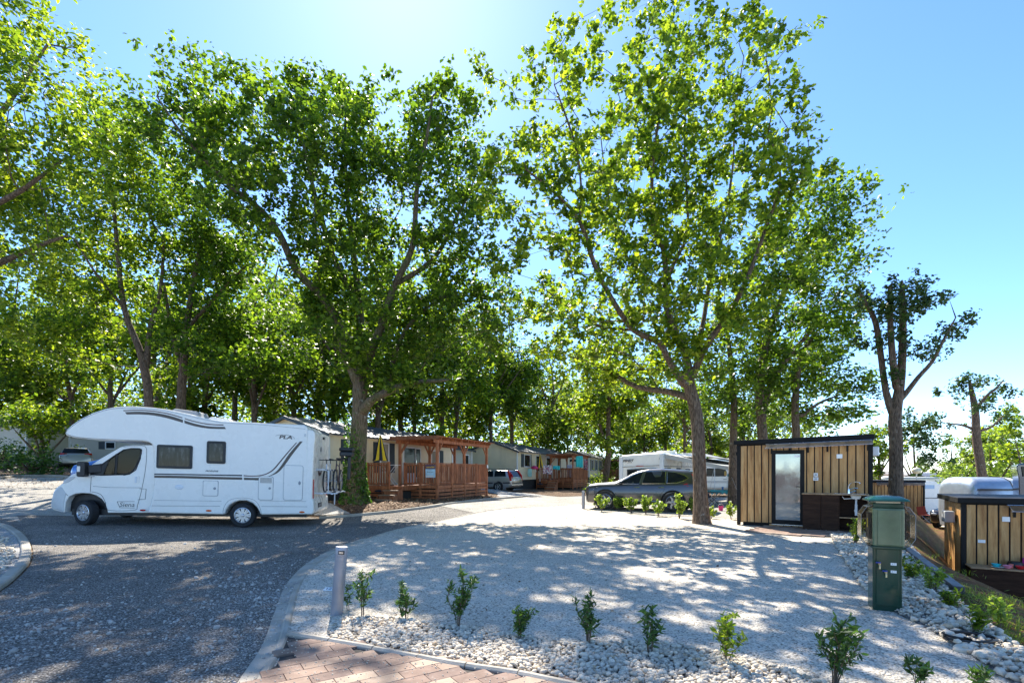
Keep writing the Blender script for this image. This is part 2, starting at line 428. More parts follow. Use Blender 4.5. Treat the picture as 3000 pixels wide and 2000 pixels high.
mulch1 = [G(*p) for p in [(1030, 1507), (1180, 1492), (1300, 1477), (1400, 1466), (1470, 1459), (1450, 1450), (1400, 1440)]]+[(-1.3, 30), (-6, 24), (-7, 19.5)]
sheet('mulch_bed', mulch1, .03, M_mulch)
sheet('mulch_bed', [G(*p) for p in [(1480, 1440), (1560, 1447), (1640, 1456), (1720, 1453), (1790, 1449), (1770, 1436)]]+[(6, 45), (1, 40)], .035, M_mulch)
sheet('gravel_verge', [G(925, 1512), G(1030, 1505), (-6.6, 19.3), (-8.5, 19)], .028, M_drive)
strip('kerb', [tuple(Vector(p)+Vector((-d_.y, d_.x))*.04) for p, d_ in ((padline[i], (Vector(padline[min(i+1, 10)])-Vector(padline[max(i-1, 0)])).normalized()) for i in range(10))], .08, .036, M_conc)
strip('kerb', farline, .15, .09, M_conc)
strip('kerb', [(p[0]-.14, p[1]) for p in leftcurb], .15, .07, M_conc)
strip('kerb', farleft[:7], .15, .12, M_conc)
# concrete gutter beside the near kerb
gut = []
for i, p in enumerate(padS):
    a = Vector(padS[max(i-1, 0)]); b = Vector(padS[min(i+1, len(padS)-1)]); d = (b-a).normalized(); gut.append(Vector(p)+Vector((-d.y, d.x))*.07)
gut2 = []
for i, p in enumerate(padS):
    a = Vector(padS[max(i-1, 0)]); b = Vector(padS[min(i+1, len(padS)-1)]); d = (b-a).normalized(); gut2.append(Vector(p)+Vector((-d.y, d.x))*(.2))
sheet('gutter', [tuple(p) for p in gut[:26]]+[tuple(p) for p in gut2[:26][::-1]], .019, M_conc, .15)
sheet('left_verge', [(p[0]-.1, p[1]) for p in leftS]+[(-40, -8), (-60, 14)], .016, M_drive)

# ---- brick pavers
def pavermat(name):
    t = NT(name); geo = t.n('ShaderNodeNewGeometry'); r = geo.outputs['Random Per Island']
    c = t.ramp(r, [(.0, (.17, .115, .095)), (.35, (.25, .165, .125)), (.7, (.29, .2, .15)), (1., (.36, .27, .2))])
    n = t.noise(4., 6, .7); c = t.mix(1., c, t.ramp(n, [(.3, .7), (.7, 1.3)]), 'MULTIPLY')
    c = t.mix(t.ramp(t.noise(14., 6, .75), [(.55, 0.), (.8, .5)]), c, (.45, .4, .35))
    return t.fin(c, .8, 0, t.bump(t.noise(70., 4), .35, .006), .25)
M_paver = pavermat('clay_paver')
def pavers(name, poly, ang, z, bw=.1, bl=.2, label=None, zf=None):
    """laid in running rows; bricks whose centre is inside the polygon"""
    c0 = Vector((sum(p[0] for p in poly)/len(poly), sum(p[1] for p in poly)/len(poly))); ca, sa = math.cos(ang), math.sin(ang)
    rr = max((Vector(p)-c0).length for p in poly); mb = MB(); rnd = random.Random(3); n = int(rr/bw)+2
    for i in range(-n, n):
        for j in range(-n, n):
            u = j*bl+(i % 2)*bl*.5; v = i*bw; x = c0.x+u*ca-v*sa; y = c0.y+u*sa+v*ca
            if not inside(x, y, poly): continue
            dz = (zf or g)(x, y)+z+rnd.uniform(-.0015, .0015); q = .0022; cs = []
            for (a, b) in ((-bl/2+q, -bw/2+q), (bl/2-q, -bw/2+q), (bl/2-q, bw/2-q), (-bl/2+q, bw/2-q)): cs.append((x+a*ca-b*sa, y+a*sa+b*ca, dz-.05))
            mb.prism(cs, (0, 0, .05))
    o = mb.build(name, M_paver, bevel=.002, seg=1); tag(o, kind='structure'); return o
pav = [G(*p) for p in [(846, 1872), (1000, 1897), (1160, 1927), (1330, 1957), (1520, 1992), (1750, 2040)]]
pavpoly = pav+[(1.4, 2.6), (1.4, 1.), (-2.3, 1.), (-2.2, 2.6), (-2.05, 3.2), G(810, 1962)]
pavers('brick_paving', pavpoly, R(33), .045, .15, .3)
M_joint = pm('joint_sand', (.05, .045, .04), .95)
sheet('paving_bed', pavpoly, .024, M_joint)
strip('paving_edge', pav, .07, .065, M_conc)
# paving strip by the hut
hutpav = [G(*p) for p in [(2190, 1562), (2260, 1542), (2400, 1552), (2540, 1566), (2520, 1578), (2380, 1575)]]
pavers('brick_paving', hutpav, R(-42), .05, .2, .3)
sheet('paving_bed', hutpav, .026, M_joint)

# ---- pebbles: angular stones of real geometry
def stone_templates(n, seed=1, sub=1):
    import bmesh
    out = []; rg = np.random.default_rng(seed)
    for i in range(n):
        bm = bmesh.new(); bmesh.ops.create_icosphere(bm, subdivisions=sub+1, radius=1)
        bm.verts.ensure_lookup_table(); V = np.array([v.co for v in bm.verts]); F = np.array([[v.index for v in f.verts] for f in bm.faces]); bm.free()
        for k in range(9):      # chop planes
            d = rg.normal(size=3); d /= np.linalg.norm(d); h = rg.uniform(.6, .95); s = V@d; V = V-np.outer(np.maximum(s-h, 0), d)
        V *= np.array([1, rg.uniform(.6, .95), rg.uniform(.4, .75)]); out.append((V, F))
    return out
ST = stone_templates(10); ST0 = stone_templates(6, 7, 0)
def scatter_stones(name, pts, sizes, mat, seed=0, tmpl=None, sink=.25):
    rg = np.random.default_rng(seed); T = tmpl or ST; VV = []; FF = []; o = 0
    for (x, y, z), s in zip(pts, sizes):
        V, F = T[rg.integers(len(T))]; a = rg.uniform(0, 6.28); b = rg.normal()*.35; c = rg.normal()*.35
        Rm = np.array(Matrix.Rotation(a, 3, 'Z') @ Matrix.Rotation(b, 3, 'X') @ Matrix.Rotation(c, 3, 'Y'))
        W = (V*s)@Rm.T; W += np.array([x, y, z+s*sink]); VV.append(W); FF.append(F+o); o += len(V)
    ob = npmesh(name, np.concatenate(VV), np.concatenate(FF), mat, smooth=False); tag(ob, kind='stuff'); return ob
def stonemat(name, a, b, c):
    t = NT(name); geo = t.n('ShaderNodeNewGeometry'); r = geo.outputs['Random Per Island']
    cc = t.ramp(r, [(.0, a), (.5, b), (.9, b), (1., c)]); cc = t.mix(1., cc, t.ramp(t.noise(25., 5, .7), [(.3, .82), (.7, 1.08)]), 'MULTIPLY')
    return t.fin(cc, .85, 0, t.bump(t.noise(120., 4), .3, .004), .25)
M_peb = stonemat('limestone_pebble', (.42, .37, .3), (.7, .61, .48), (.5, .36, .22))
M_chip = stonemat('road_chip', (.26, .24, .22), (.46, .43, .39), (.62, .57, .5))
M_pebb = gravelmat('pebble_gap', [(.0, (.12, .11, .1)), (.5, (.25, .235, .21)), (1., (.45, .42, .38))], 45)
rnd = random.Random(11)
def rand_in(poly, n, rnd=rnd):
    x0 = min(p[0] for p in poly); x1 = max(p[0] for p in poly); y0 = min(p[1] for p in poly); y1 = max(p[1] for p in poly); out = []
    while len(out) < n:
        x, y = rnd.uniform(x0, x1), rnd.uniform(y0, y1)
        if inside(x, y, poly): out.append((x, y))
    return out
bed = [G(*p) for p in [(968, 1888), (960, 1850), (1010, 1822), (1100, 1815), (1250, 1832), (1400, 1855), (1560, 1882), (1700, 1895), (1850, 1893), (2000, 1905), (2150, 1935), (2300, 1975), (2450, 2030)]]+[(3.0, 2.6), (1.6, 2.6)]+[(p[0]+.02, p[1]+.09) for p in pav[::-1][:-1]]
sheet('pebble_base', bed, .024, M_pebb)
pp = rand_in(bed, 9500); scatter_stones('pebbles', [(x, y, g(x, y)+.02+rnd.uniform(0, .022)) for x, y in pp], [rnd.choice([.014, .017, .02, .024, .032])*rnd.uniform(.8, 1.25) for _ in pp], M_peb, 1, tmpl=ST0)
rs = [G(*p) for p in [(2430, 1570), (2470, 1640), (2520, 1720), (2600, 1790), (2720, 1850), (2850, 1930), (2990, 2030)]]
rs += [(4.15, 3.6), (4.55, 4.6), (5.1, 5.69), (6.2, 7.45), (8.4, 10.8), (9.6, 12.7), (9.2, 12.9)]
sheet('pebble_base', rs, .03, M_pebb)
pp = rand_in(rs, 9000); scatter_stones('pebbles', [(x, y, g(x, y)+.03+rnd.uniform(0, .03)) for x, y in pp], [min(.1, rnd.lognormvariate(-3.85, .42)) for _ in pp], M_peb, 2, tmpl=ST0)
lv = [G(*p) for p in [(-240, 1548), (-40, 1556), (20, 1578), (48, 1605), (44, 1640), (0, 1688), (-140, 1770)]]
pp = rand_in(lv, 900); scatter_stones('pebbles', [(x, y, g(x, y)+.02) for x, y in pp], [rnd.uniform(.02, .055) for _ in pp], M_peb, 3, tmpl=ST0)
# loose chips on the road, denser in drifts
road_near = [(-2.9, 2.)]+padS[:22]+[(-5, 14), (-11, 12), (-9.5, 9), (-8, 6), (-7, 4.6), (-4.5, 2.)]
pp = []
for x, y in rand_in(road_near, 42000):
    d = .5+.5*math.sin(x*1.3+1.7*math.sin(y*.9))*math.cos(y*1.1+x*.4)
    dd = min(abs(x-q[0])+abs(y-q[1]) for q in padline[1:6])
    if rnd.random() < (.07+.6*d**3)*(1.4 if y < 6.5 else .45)*(1.5 if dd < 1.6 else .8)*(1 if y < 10 else .6): pp.append((x, y))
scatter_stones('road_chips', [(x, y, g(x, y)+.012) for x, y in pp], [min(.045, rnd.lognormvariate(-4.5, .5)) for _ in pp], M_chip, 4, tmpl=ST0, sink=.2)
# grit thrown over the paving and kerb, and sparse over the pad
pp = rand_in(pavpoly[:6]+[(1.4, 2.8), (-2.1, 2.8)], 700)+rand_in([(-2.6, 3), (-2.9, 8), (4.2, 7), (3.6, 3)], 2600)
scatter_stones('pebble_grit', [(x, y, g(x, y)+(.046 if inside(x, y, pavpoly) else .02)) for x, y in pp], [rnd.uniform(.004, .009) for _ in pp], M_peb, 5, tmpl=ST0, sink=.2)
# ------------------------------------------------------------------ trees
M_leafA = leafmat('oak_leaf', (.025, .055, .008), (.065, .125, .012), (.15, .22, .02), .5)
M_leafB = leafmat('oak_leaf_bright', (.035, .075, .008), (.1, .16, .013), (.22, .27, .025), .55)
M_leafC = leafmat('forest_leaf', (.03, .06, .01), (.085, .135, .014), (.19, .24, .028), .58)
M_leafD = leafmat('dark_leaf', (.02, .045, .014), (.04, .08, .02), (.07, .12, .03), .3)
M_leafY = leafmat('fresh_leaf', (.09, .15, .02), (.17, .25, .035), (.3, .38, .08), .4)
M_leafS = leafmat('shrub_leaf', (.02, .05, .012), (.045, .1, .02), (.1, .19, .04), .35)
M_bark = barkmat('oak_bark', (.035, .022, .015), (.2, .14, .095), 0.)
M_barkM = barkmat('mossy_bark', (.035, .024, .015), (.19, .14, .095), .5)
M_twig = pm('twig_bark', (.13, .095, .065), .9, var=.3)
KITE = np.array([(0, -.5), (.3, -.1), (.28, .2), (0, .5), (-.28, .2), (-.3, -.1)])
OAK = np.array([(0, -.5), (.1, -.3), (.24, -.22), (.16, -.05), (.36, .06), (.24, .2), (.3, .36), (0, .5), (-.3, .36), (-.24, .2), (-.36, .06), (-.16, -.05), (-.24, -.22), (-.1, -.3)])
QUAD = np.array([(0, -.5), (.34, .05), (0, .5), (-.34, .05)])
NARROW = np.array([(0, -.5), (.13, -.1), (.1, .2), (0, .5), (-.1, .2), (-.13, -.1)])
def leaves(C, rg, size, shape=QUAD, up=.6, D=None, var=.45):
    """C (n,3) centres -> V,F"""
    n = len(C); nr = rg.normal(size=(n, 3)); nr[:, 2] = np.abs(nr[:, 2])+up; nr /= np.linalg.norm(nr, axis=1)[:, None]
    t = rg.normal(size=(n, 3)) if D is None else D+rg.normal(size=(n, 3))*.35
    t -= (t*nr).sum(1)[:, None]*nr; t /= np.linalg.norm(t, axis=1)[:, None]+1e-9; b = np.cross(nr, t)
    s = size*rg.uniform(1-var, 1+var, n); k = len(shape)
    V = C[:, None, :]+s[:, None, None]*(shape[None, :, 0:1]*b[:, None, :]+shape[None, :, 1:2]*t[:, None, :])
    V += nr[:, None, :]*(s[:, None, None]*(np.abs(shape[None, :, 0:1])*.35))
    return V.reshape(-1, 3), np.arange(n*k).reshape(n, k)
def grow(limbs, centres, rg, bf=.35, step=.45):
    """limbs: list of arrays (k,4) x,y,z,r (first is the trunk, each other starts near an earlier one)"""
    pos = []; par = []; rad = []; plen = []
    for L in limbs:
        L = np.array(smoothpts(L, 3)); st = 0
        if not pos: last = -1
        else:
            d = np.linalg.norm(np.array(pos)-L[0, :3], axis=1); last = int(np.argmin(d)); st = 1
        for q in L[st:]:
            if last >= 0 and np.linalg.norm(np.array(pos[last])-q[:3]) < .05: continue
            pos.append(q[:3].copy()); par.append(last); rad.append(q[3]); plen.append(0 if last < 0 else plen[last]+np.linalg.norm(pos[-1]-pos[last])); last = len(pos)-1
    base = pos[0]; A = np.array(pos)
    d0 = np.array([np.min(np.linalg.norm(A-c, axis=1)) for c in centres]); tips = []
    cap = len(pos)+len(centres)*14; PA = np.zeros((cap, 3)); PL = np.zeros(cap); n = len(pos); PA[:n] = A; PL[:n] = plen
    for ci in np.argsort(d0):
        c = centres[ci]; D = np.linalg.norm(PA[:n]-c, axis=1); up = np.maximum(PA[:n, 2]-c[2], 0)
        cost = D+bf*PL[:n]+up*.8+(PL[:n] < 1.5)*3
        k = int(np.argmin(cost)); dist = D[k]; m = max(1, int(dist/step)); a = PA[k].copy(); v = c-a
        bend = rg.normal(size=3)*.12*dist; bend[2] += .12*dist
        last = k
        for j in range(1, m+1):
            t = j/m; q = a+v*t+bend*math.sin(math.pi*t)*.6+rg.normal(size=3)*.04
            if j == m: q = c
            pos.append(q); par.append(last); rad.append(0.); PA[n] = q; PL[n] = PL[last]+np.linalg.norm(q-PA[last]); last = n; n += 1
            if n >= cap-1: break
        tips.append(last)
        if n >= cap-20: break
    N = len(pos); ar = np.zeros(N); 
    for t in tips: ar[t] += .006**2.2
    for i in range(N-1, -1, -1):
        if par[i] >= 0: ar[par[i]] += ar[i]
    r = np.maximum(np.array(rad), np.maximum(ar, 1e-9)**(1/2.2)); r = np.maximum(r, .005)
    return np.array(pos), np.array(par), r, tips
def branch_mesh(name, pos, par, r, mat, parent, minr=0., sides=(10, 6, 4)):
    N = len(pos); ch = [[] for _ in range(N)]
    for i in range(N):
        if par[i] >= 0: ch[par[i]].append(i)
    mb = MB(); stack = [(0, -1)]
    while stack:
        i, p = stack.pop(); line = [p] if p >= 0 else []; rr = [r[i]*1.0] if p >= 0 else []; c = i
        while True:
            line.append(c); rr.append(r[c]); k = ch[c]
            if not k: break
            b = max(k, key=lambda q: r[q])
            for q in k:
                if q != b and r[q] >= minr: stack.append((q, c))
            c = b
        if len(line) < 2: continue
        mx = max(rr); n = sides[0] if mx > .09 else sides[1] if mx > .03 else sides[2]
        rr[-1] *= .4; mb.tube([Vector(pos[q]) for q in line], rr, n, cap=False)
    return mb.build(name, mat, parent, smooth=50)
def cluster_centres(blobs, dens, rg, shell=.35, mind=.45):
    out = []
    for (c, rad) in blobs:
        n = max(2, int(4.19*rad[0]*rad[1]*rad[2]*dens)); k = 0; tr = 0
        while k < n and tr < n*6:
            tr += 1; v = rg.normal(size=3); v /= np.linalg.norm(v); q = rg.uniform(shell, 1)**.6
            p = np.array(c)+v*q*np.array(rad)
            if out and np.min(np.linalg.norm(np.array(out)-p, axis=1)) < mind: continue
            out.append(p); k += 1
    return np.array(out)
def make_tree(name, label, cat, base, limbs, blobs, dens=.4, per=110, cr=.5, leaf=.16, lm=None, bm=None, seed=0, group=None, shape=QUAD, bare=(), bf=.35, mind=.45, minr=0., flat=.7, hug=0, hugz=3.2):
    """limbs, blobs in world coordinates; root stands at base"""
    rg = np.random.default_rng(seed); bx = np.array(base)
    limbs = [[(p[0]-bx[0], p[1]-bx[1], p[2]-bx[2], p[3]) for p in L] for L in limbs]
    blobs = [((c[0]-bx[0], c[1]-bx[1], c[2]-bx[2]), r) for c, r in blobs]
    C = cluster_centres(blobs, dens, rg, mind=mind)
    if hug:
        X_ = [];
        for L in limbs:
            q = np.array(smoothpts(L, 3))[:, :3]; k = int(len(q)*hug)
            for i in rg.integers(int(len(q)*.35), len(q), k): X_.append(q[i]+rg.normal(size=3)*np.array([.7, .7, .5]))
        X_ = np.array([p for p in X_ if p[2] > hugz]); C = np.concatenate([C, X_])
    pos, par, r, tips = grow(limbs+[[(q[0]-bx[0], q[1]-bx[1], q[2]-bx[2], q[3]) for q in L] for L in bare], C, rg, bf)
    root = thing(name, label, cat, tuple(base), group)
    branch_mesh('trunk', pos, par, r, bm or M_bark, root, minr)
    # leaves round every cluster, and along the outer twigs
    K = rg.integers(int(per*.45), int(per*1.5), len(C)); pts = []
    for c, k in zip(C, K):
        sub = c+rg.normal(size=(max(2, k//14), 3))*cr*.75*np.array([1, 1, flat]); j = rg.integers(len(sub), size=k)
        pts.append(sub[j]+rg.normal(size=(k, 3))*cr*.3)
    tw = [i for i in range(len(par)) if par[i] >= 0 and r[i] < .02]
    if tw:
        j = rg.integers(len(tw), size=int(len(tw)*3.5)); A = pos[np.array(tw)[j]]; pts.append(A+rg.normal(size=A.shape)*.13)
    pts = np.concatenate(pts); V, F = leaves(pts, rg, leaf, shape)
    npmesh('crown', V, F, lm or M_leafA, root); return root
def px_limbs(L, Yb):
    """[(px,py,dY,r)...] -> world"""
    return [[(*P(px, py, Yb+dy), r) for px, py, dy, r in l] for l in L]
def px_blobs(B, Yb, rnd, depth=2.2, dy=2.0, shr=.12):
    out = []
    for b in B:
        cx, cy, rx, ry = b[:4]; o = b[4] if len(b) > 4 else rnd.uniform(-dy, dy); Y = Yb+o
        out.append((tuple(P(cx, cy, Y)), (max(.25, rx*Y/FP-shr), depth*rnd.uniform(.75, 1.1), max(.2, ry*Y/FP-shr))))
    return out
rt = random.Random(5)
# the big oak beside the motorhome
Y1 = 19.5; b1 = P(1040, 1470, Y1); b1.z = g(b1.x, b1.y)-.05
LA = [[(1040, 1475, 0, .62), (1040, 1455, 0, .48), (1043, 1400, 0, .36), (1050, 1300, 0, .31), (1055, 1200, 0, .29), (1055, 1120, 0, .27), (1058, 1046, .2, .2), (1054, 907, .6, .15), (1040, 780, .9, .12), (1020, 600, 1.2, .09), (1010, 420, 1.4, .06), (1020, 250, 1.4, .03)],
 [(1055, 1125, 0, .27), (1030, 1075, -.1, .2), (1008, 1030, -.2, .17), (990, 943, -.5, .15), (935, 860, -.8, .14), (871, 797, -1.1, .13), (819, 687, -1.4, .12), (761, 613, -1.6, .1), (687, 555, -1.8, .09), (621, 489, -2, .07), (533, 393, -2.2, .05), (460, 283, -2.2, .025)],
 [(1040, 870, .6, .13), (988, 782, .5, .11), (951, 672, .3, .1), (922, 569, .1, .08), (890, 430, 0, .05), (850, 300, 0, .03)],
 [(1058, 1090, 0, .2), (1085, 1039, -.4, .16), (1125, 930, -1, .14), (1157, 833, -1.3, .12), (1208, 723, -1.6, .1), (1223, 540, -1.8, .07), (1252, 393, -2, .05), (1267, 283, -2, .03)],
 [(1056, 1215, 0, .22), (1085, 1175, -.5, .16), (1130, 1150, -1, .14), (1193, 1122, -1.6, .1), (1260, 1116, -2.2, .07), (1320, 1112, -2.8, .03)],
 [(1125, 1152, -.9, .13), (1140, 1120, -.9, .11), (1157, 1039, -.8, .08), (1200, 950, -1, .06), (1290, 870, -1, .04)],
 [(1157, 833, -1.3, .1), (1270, 760, -.6, .08), (1330, 650, .2, .06), (1380, 560, .5, .03)]]
BA = [(470, 330, 80, 90), (440, 420, 60, 50), (560, 260, 110, 100), (700, 235, 90, 90), (610, 400, 150, 120), (820, 290, 140, 130), (1030, 195, 60, 60), (970, 330, 150, 130), (880, 470, 170, 130), (1180, 320, 80, 100), (1300, 320, 80, 110), (1300, 480, 130, 130), (1120, 540, 140, 140), (760, 560, 110, 80), (1000, 700, 150, 120), (1200, 760, 170, 130), (1390, 700, 90, 140), (1370, 900, 130, 120), (1180, 930, 150, 100), (960, 880, 110, 100), (830, 900, 70, 80), (1280, 1050, 130, 60), (980, 1030, 90, 70), (700, 400, 120, 100), (1060, 430, 120, 110), (1100, 1060, 80, 50), (1470, 820, 80, 100), (1450, 980, 90, 70), (1410, 560, 60, 90)]
BA = [(cx+(25 if cx < 600 else 0), cy+(35 if cy < 360 else 0), rx, ry) for cx, cy, rx, ry in BA]
tA = make_tree('oak_tree', 'tallest oak with ivy-clad trunk standing behind the motorhome and its bicycles', 'tree', b1, px_limbs(LA, Y1), px_blobs(BA, Y1, rt, 2.4, 2.2), .78, 120, .4, .16, M_leafA, M_barkM, 1, shape=KITE, hug=1.3, hugz=4.4, mind=.6)
# ivy on its trunk
rg = np.random.default_rng(8); n = 3800; h = rg.beta(1.0, 1.9, n)*3.6; a = rg.uniform(0, 6.28, n)
rr = np.interp(h, [0, .3, 1, 2.3, 4], [.6, .48, .38, .33, .3])+rg.uniform(.0, .07, n)
keep = (np.sin(a*2+h*2)+rg.normal(size=n)*.6) > -.5-.6*(h < 1.6); h = h[keep]; a = a[keep]; rr = rr[keep]
pts = np.stack([rr*np.cos(a), rr*np.sin(a), h], 1); V, F = leaves(pts, rg, .085, KITE, .1)
M_ivy = leafmat('ivy_leaf', (.025, .06, .01), (.05, .12, .015), (.1, .2, .02), .3); npmesh('ivy', V, F, M_ivy, tA)
# the oak in the middle of the pitch
Y2 = 15.3; b2 = P(2055, 1535, Y2); b2.z = -.05
LB = [[(2056, 1540, 0, .33), (2055, 1520, 0, .26), (2052, 1450, 0, .205), (2048, 1350, 0, .19), (2044, 1250, 0, .185), (2034, 1185, 0, .18), (2020, 1130, 0, .17), (2013, 1053, .1, .15), (1984, 987, .2, .135), (1951, 895, .3, .125), (1951, 812, .3, .115), (1943, 730, .2, .1), (1914, 663, 0, .09), (1910, 531, -.2, .07), (1918, 431, -.3, .055), (1939, 290, -.3, .04), (1955, 124, -.3, .02)],
 [(2015, 1140, 0, .16), (1963, 1061, -.4, .13), (1930, 1003, -.6, .12), (1856, 966, -1, .11), (1789, 870, -1.5, .095), (1740, 771, -1.8, .085), (1698, 647, -2, .07), (1624, 564, -2.3, .05), (1541, 497, -2.5, .03)],
 [(1698, 647, -2, .055), (1702, 539, -1.9, .045), (1682, 414, -1.8, .035), (1624, 249, -1.6, .02)],
 [(2022, 1165, 0, .12), (1963, 1148, .6, .1), (1864, 1132, 1.4, .08), (1798, 1094, 1.9, .065), (1748, 1069, 2.2, .05), (1665, 1044, 2.6, .03)],
 [(2025, 1110, 0, .16), (2042, 1070, -.1, .14), (2080, 995, -.4, .125), (2146, 904, -.8, .1), (2204, 779, -1.1, .08), (2245, 663, -1.2, .065), (2287, 539, -1.3, .045), (2270, 456, -1.3, .03), (2258, 380, -1.3, .02)],
 [(2040, 1075, 0, .12), (2050, 995, .6, .11), (2063, 928, .9, .1), (2084, 796, 1.2, .085), (2121, 647, 1.5, .065), (2146, 497, 1.6, .05), (2154, 332, 1.5, .035), (2179, 166, 1.3, .02)],
 [(1951, 830, .3, .1), (1975, 770, .6, .08), (2013, 688, .9, .07), (2013, 580, 1, .055), (2005, 414, 1, .04), (2013, 249, .9, .025)],
 [(1856, 966, -1, .07), (1780, 960, .2, .055), (1700, 930, 1, .04), (1600, 850, 1.5, .025)],
 [(1951, 860, .3, .07), (1880, 800, 1.2, .055), (1820, 720, 1.8, .045), (1780, 560, 2, .03), (1760, 400, 2, .02)]]
BARE = px_limbs([[(2287, 539, -1.3, .03), (2312, 500, -1.4, .022), (2337, 473, -1.4, .018), (2370, 439, -1.4, .013), (2353, 348, -1.4, .006)], [(2370, 439, -1.4, .012), (2395, 432, -1.4, .009), (2412, 426, -1.4, .005)]], Y2)
BB = [(1900, 40, 160, 80), (2060, 40, 130, 90), (2190, 90, 70, 90), (2335, 115, 38, 45), (1760, 90, 80, 70), (1640, 130, 80, 70), (1570, 240, 70, 80), (1420, 280, 45, 60), (1480, 370, 70, 80), (1680, 290, 110, 110), (1880, 220, 130, 110), (2070, 230, 120, 110), (2220, 220, 65, 90), (2270, 350, 35, 60), (1600, 480, 95, 90), (1760, 470, 110, 100), (1930, 430, 110, 90), (2120, 430, 100, 110), (1570, 680, 90, 90), (1700, 680, 90, 80), (1860, 650, 90, 80), (2040, 640, 100, 90), (2180, 590, 75, 80), (1560, 860, 100, 80), (1720, 850, 90, 60), (1880, 830, 90, 70), (2060, 810, 110, 90), (2210, 770, 70, 90), (1620, 1020, 110, 60), (1780, 1050, 90, 40), (2000, 930, 80, 60), (2150, 950, 80, 70), (1500, 550, 60, 70)]
LB = [[(a, b, c, d if b > 1080 else d*.72) for a, b, c, d in l] for l in LB]
BB += [(1900, 350, 110, 90), (1800, 600, 110, 80), (2000, 560, 110, 90), (1650, 780, 90, 70), (1820, 740, 90, 70), (1980, 740, 90, 70), (2120, 700, 90, 80), (1480, 470, 60, 80), (1450, 620, 60, 70), (1520, 780, 70, 60), (1680, 960, 100, 60), (1870, 960, 90, 50), (1960, 1030, 70, 40), (2090, 1080, 60, 40), (2240, 930, 70, 60), (1850, 120, 150, 90), (2120, 130, 110, 90), (2000, 330, 110, 90), (2180, 330, 70, 80), (1560, 380, 80, 80)]
tB = make_tree('oak_tree', 'open-crowned oak rising from the white gravel between the dark grey car and the wooden hut', 'tree', b2, px_limbs(LB, Y2), px_blobs(BB, Y2, rt, 1.6, 2.3, .1), .95, 72, .3, .145, M_leafB, M_bark, 2, shape=OAK, bare=BARE, bf=.3, hug=2., hugz=4.2, mind=.5)
# group behind the hut
def T(label, Yb, L, B, seed, dens=.4, per=100, cr=.5, leaf=.17, lm=None, bm=None, depth=2., dy=1.5, group=None, shape=QUAD, name='oak_tree', bf=.35):
    px, py = L[0][0][:2]; b = P(px, py, Yb); b.z = g(b.x, b.y)-.05
    L2 = px_limbs(L, Yb); L2[0][0] = (b.x, b.y, b.z, L2[0][0][3])
    return make_tree(name, label, 'tree', b, L2, px_blobs(B, Yb, rt, depth, dy, .0 if cr > .35 else .1), dens*1.7, int(per*1.25), cr, leaf, lm or M_leafA, bm or M_bark, seed, group, shape, bf=bf)
T('oak with a broad crown leaning right above the wooden hut, double dark trunk', 21.5,
  [[(2235, 1480, 0, .26), (2235, 1290, 0, .2), (2225, 1150, 0, .17), (2245, 1000, 0, .14), (2300, 850, 0, .1), (2370, 700, 0, .06), (2430, 600, 0, .03)], [(2230, 1220, 0, .17), (2260, 1120, .5, .13), (2330, 1020, .8, .09), (2420, 930, .8, .05)]],
  [(2400, 590, 90, 60), (2500, 660, 50, 40), (2350, 720, 100, 90), (2440, 760, 70, 80), (2300, 880, 110, 80), (2410, 930, 90, 80), (2350, 1060, 110, 60), (2270, 1050, 90, 70), (2250, 760, 80, 80)], 31, .6, 120, leaf=.18)
T('slim oak with a mottled straight trunk rising behind the middle of the wooden hut', 23,
  [[(2335, 1480, 0, .2), (2333, 1290, 0, .17), (2330, 1180, 0, .15), (2345, 1050, 0, .11), (2400, 960, 0, .05)], [(2333, 1230, 0, .1), (2400, 1180, .2, .06), (2480, 1150, .2, .03)]],
  [(2370, 1120, 90, 50), (2470, 1130, 70, 40), (2430, 1210, 90, 40), (2420, 1010, 80, 50), (2300, 1190, 80, 50), (2520, 1200, 40, 30)], 32, .7, 110, leaf=.18)
T('thin speckled oak trunk rising just left of the wooden hut behind the awning', 23,
  [[(2145, 1480, 0, .2), (2148, 1300, 0, .16), (2150, 1180, 0, .14), (2140, 1050, 0, .11), (2120, 900, 0, .06)]],
  [(2110, 1120, 80, 60), (2190, 1130, 90, 60), (2130, 990, 90, 80), (2210, 1200, 70, 40), (2060, 1200, 70, 40)], 33, .6, 110, leaf=.18)
# pollarded tree right of the hut
T('dark pollarded tree with four upright stems standing right of the wooden hut', 17,
  [[(2626, 1520, 0, .27), (2625, 1440, 0, .22), (2625, 1300, 0, .2), (2622, 1220, 0, .19), (2640, 1100, 0, .13), (2645, 950, 0, .11), (2642, 822, 0, .085)],
   [(2622, 1220, 0, .15), (2596, 1150, .1, .1), (2575, 1000, .2, .09), (2560, 930, .2, .08), (2520, 860, .2, .05), (2505, 830, .2, .03)],
   [(2630, 1160, 0, .12), (2615, 1050, -.2, .1), (2608, 930, -.2, .085), (2608, 840, -.2, .07)],
   [(2640, 1170, 0, .09), (2690, 1105, -.3, .07), (2730, 1060, -.5, .06), (2765, 995, -.6, .045), (2800, 930, -.6, .02)]],
  [(2600, 865, 85, 50), (2650, 880, 85, 65), (2560, 905, 50, 40), (2510, 850, 38, 30), (2690, 870, 50, 45), (2740, 895, 40, 25), (2795, 950, 32, 32), (2745, 1030, 22, 45), (2610, 960, 45, 50), (2650, 1030, 30, 60), (2560, 1000, 20, 50), (2600, 1120, 25, 60)], 34, 4.2, 120, .26, .115, M_leafD, M_bark, depth=.75, dy=.4, name='pollarded_tree')
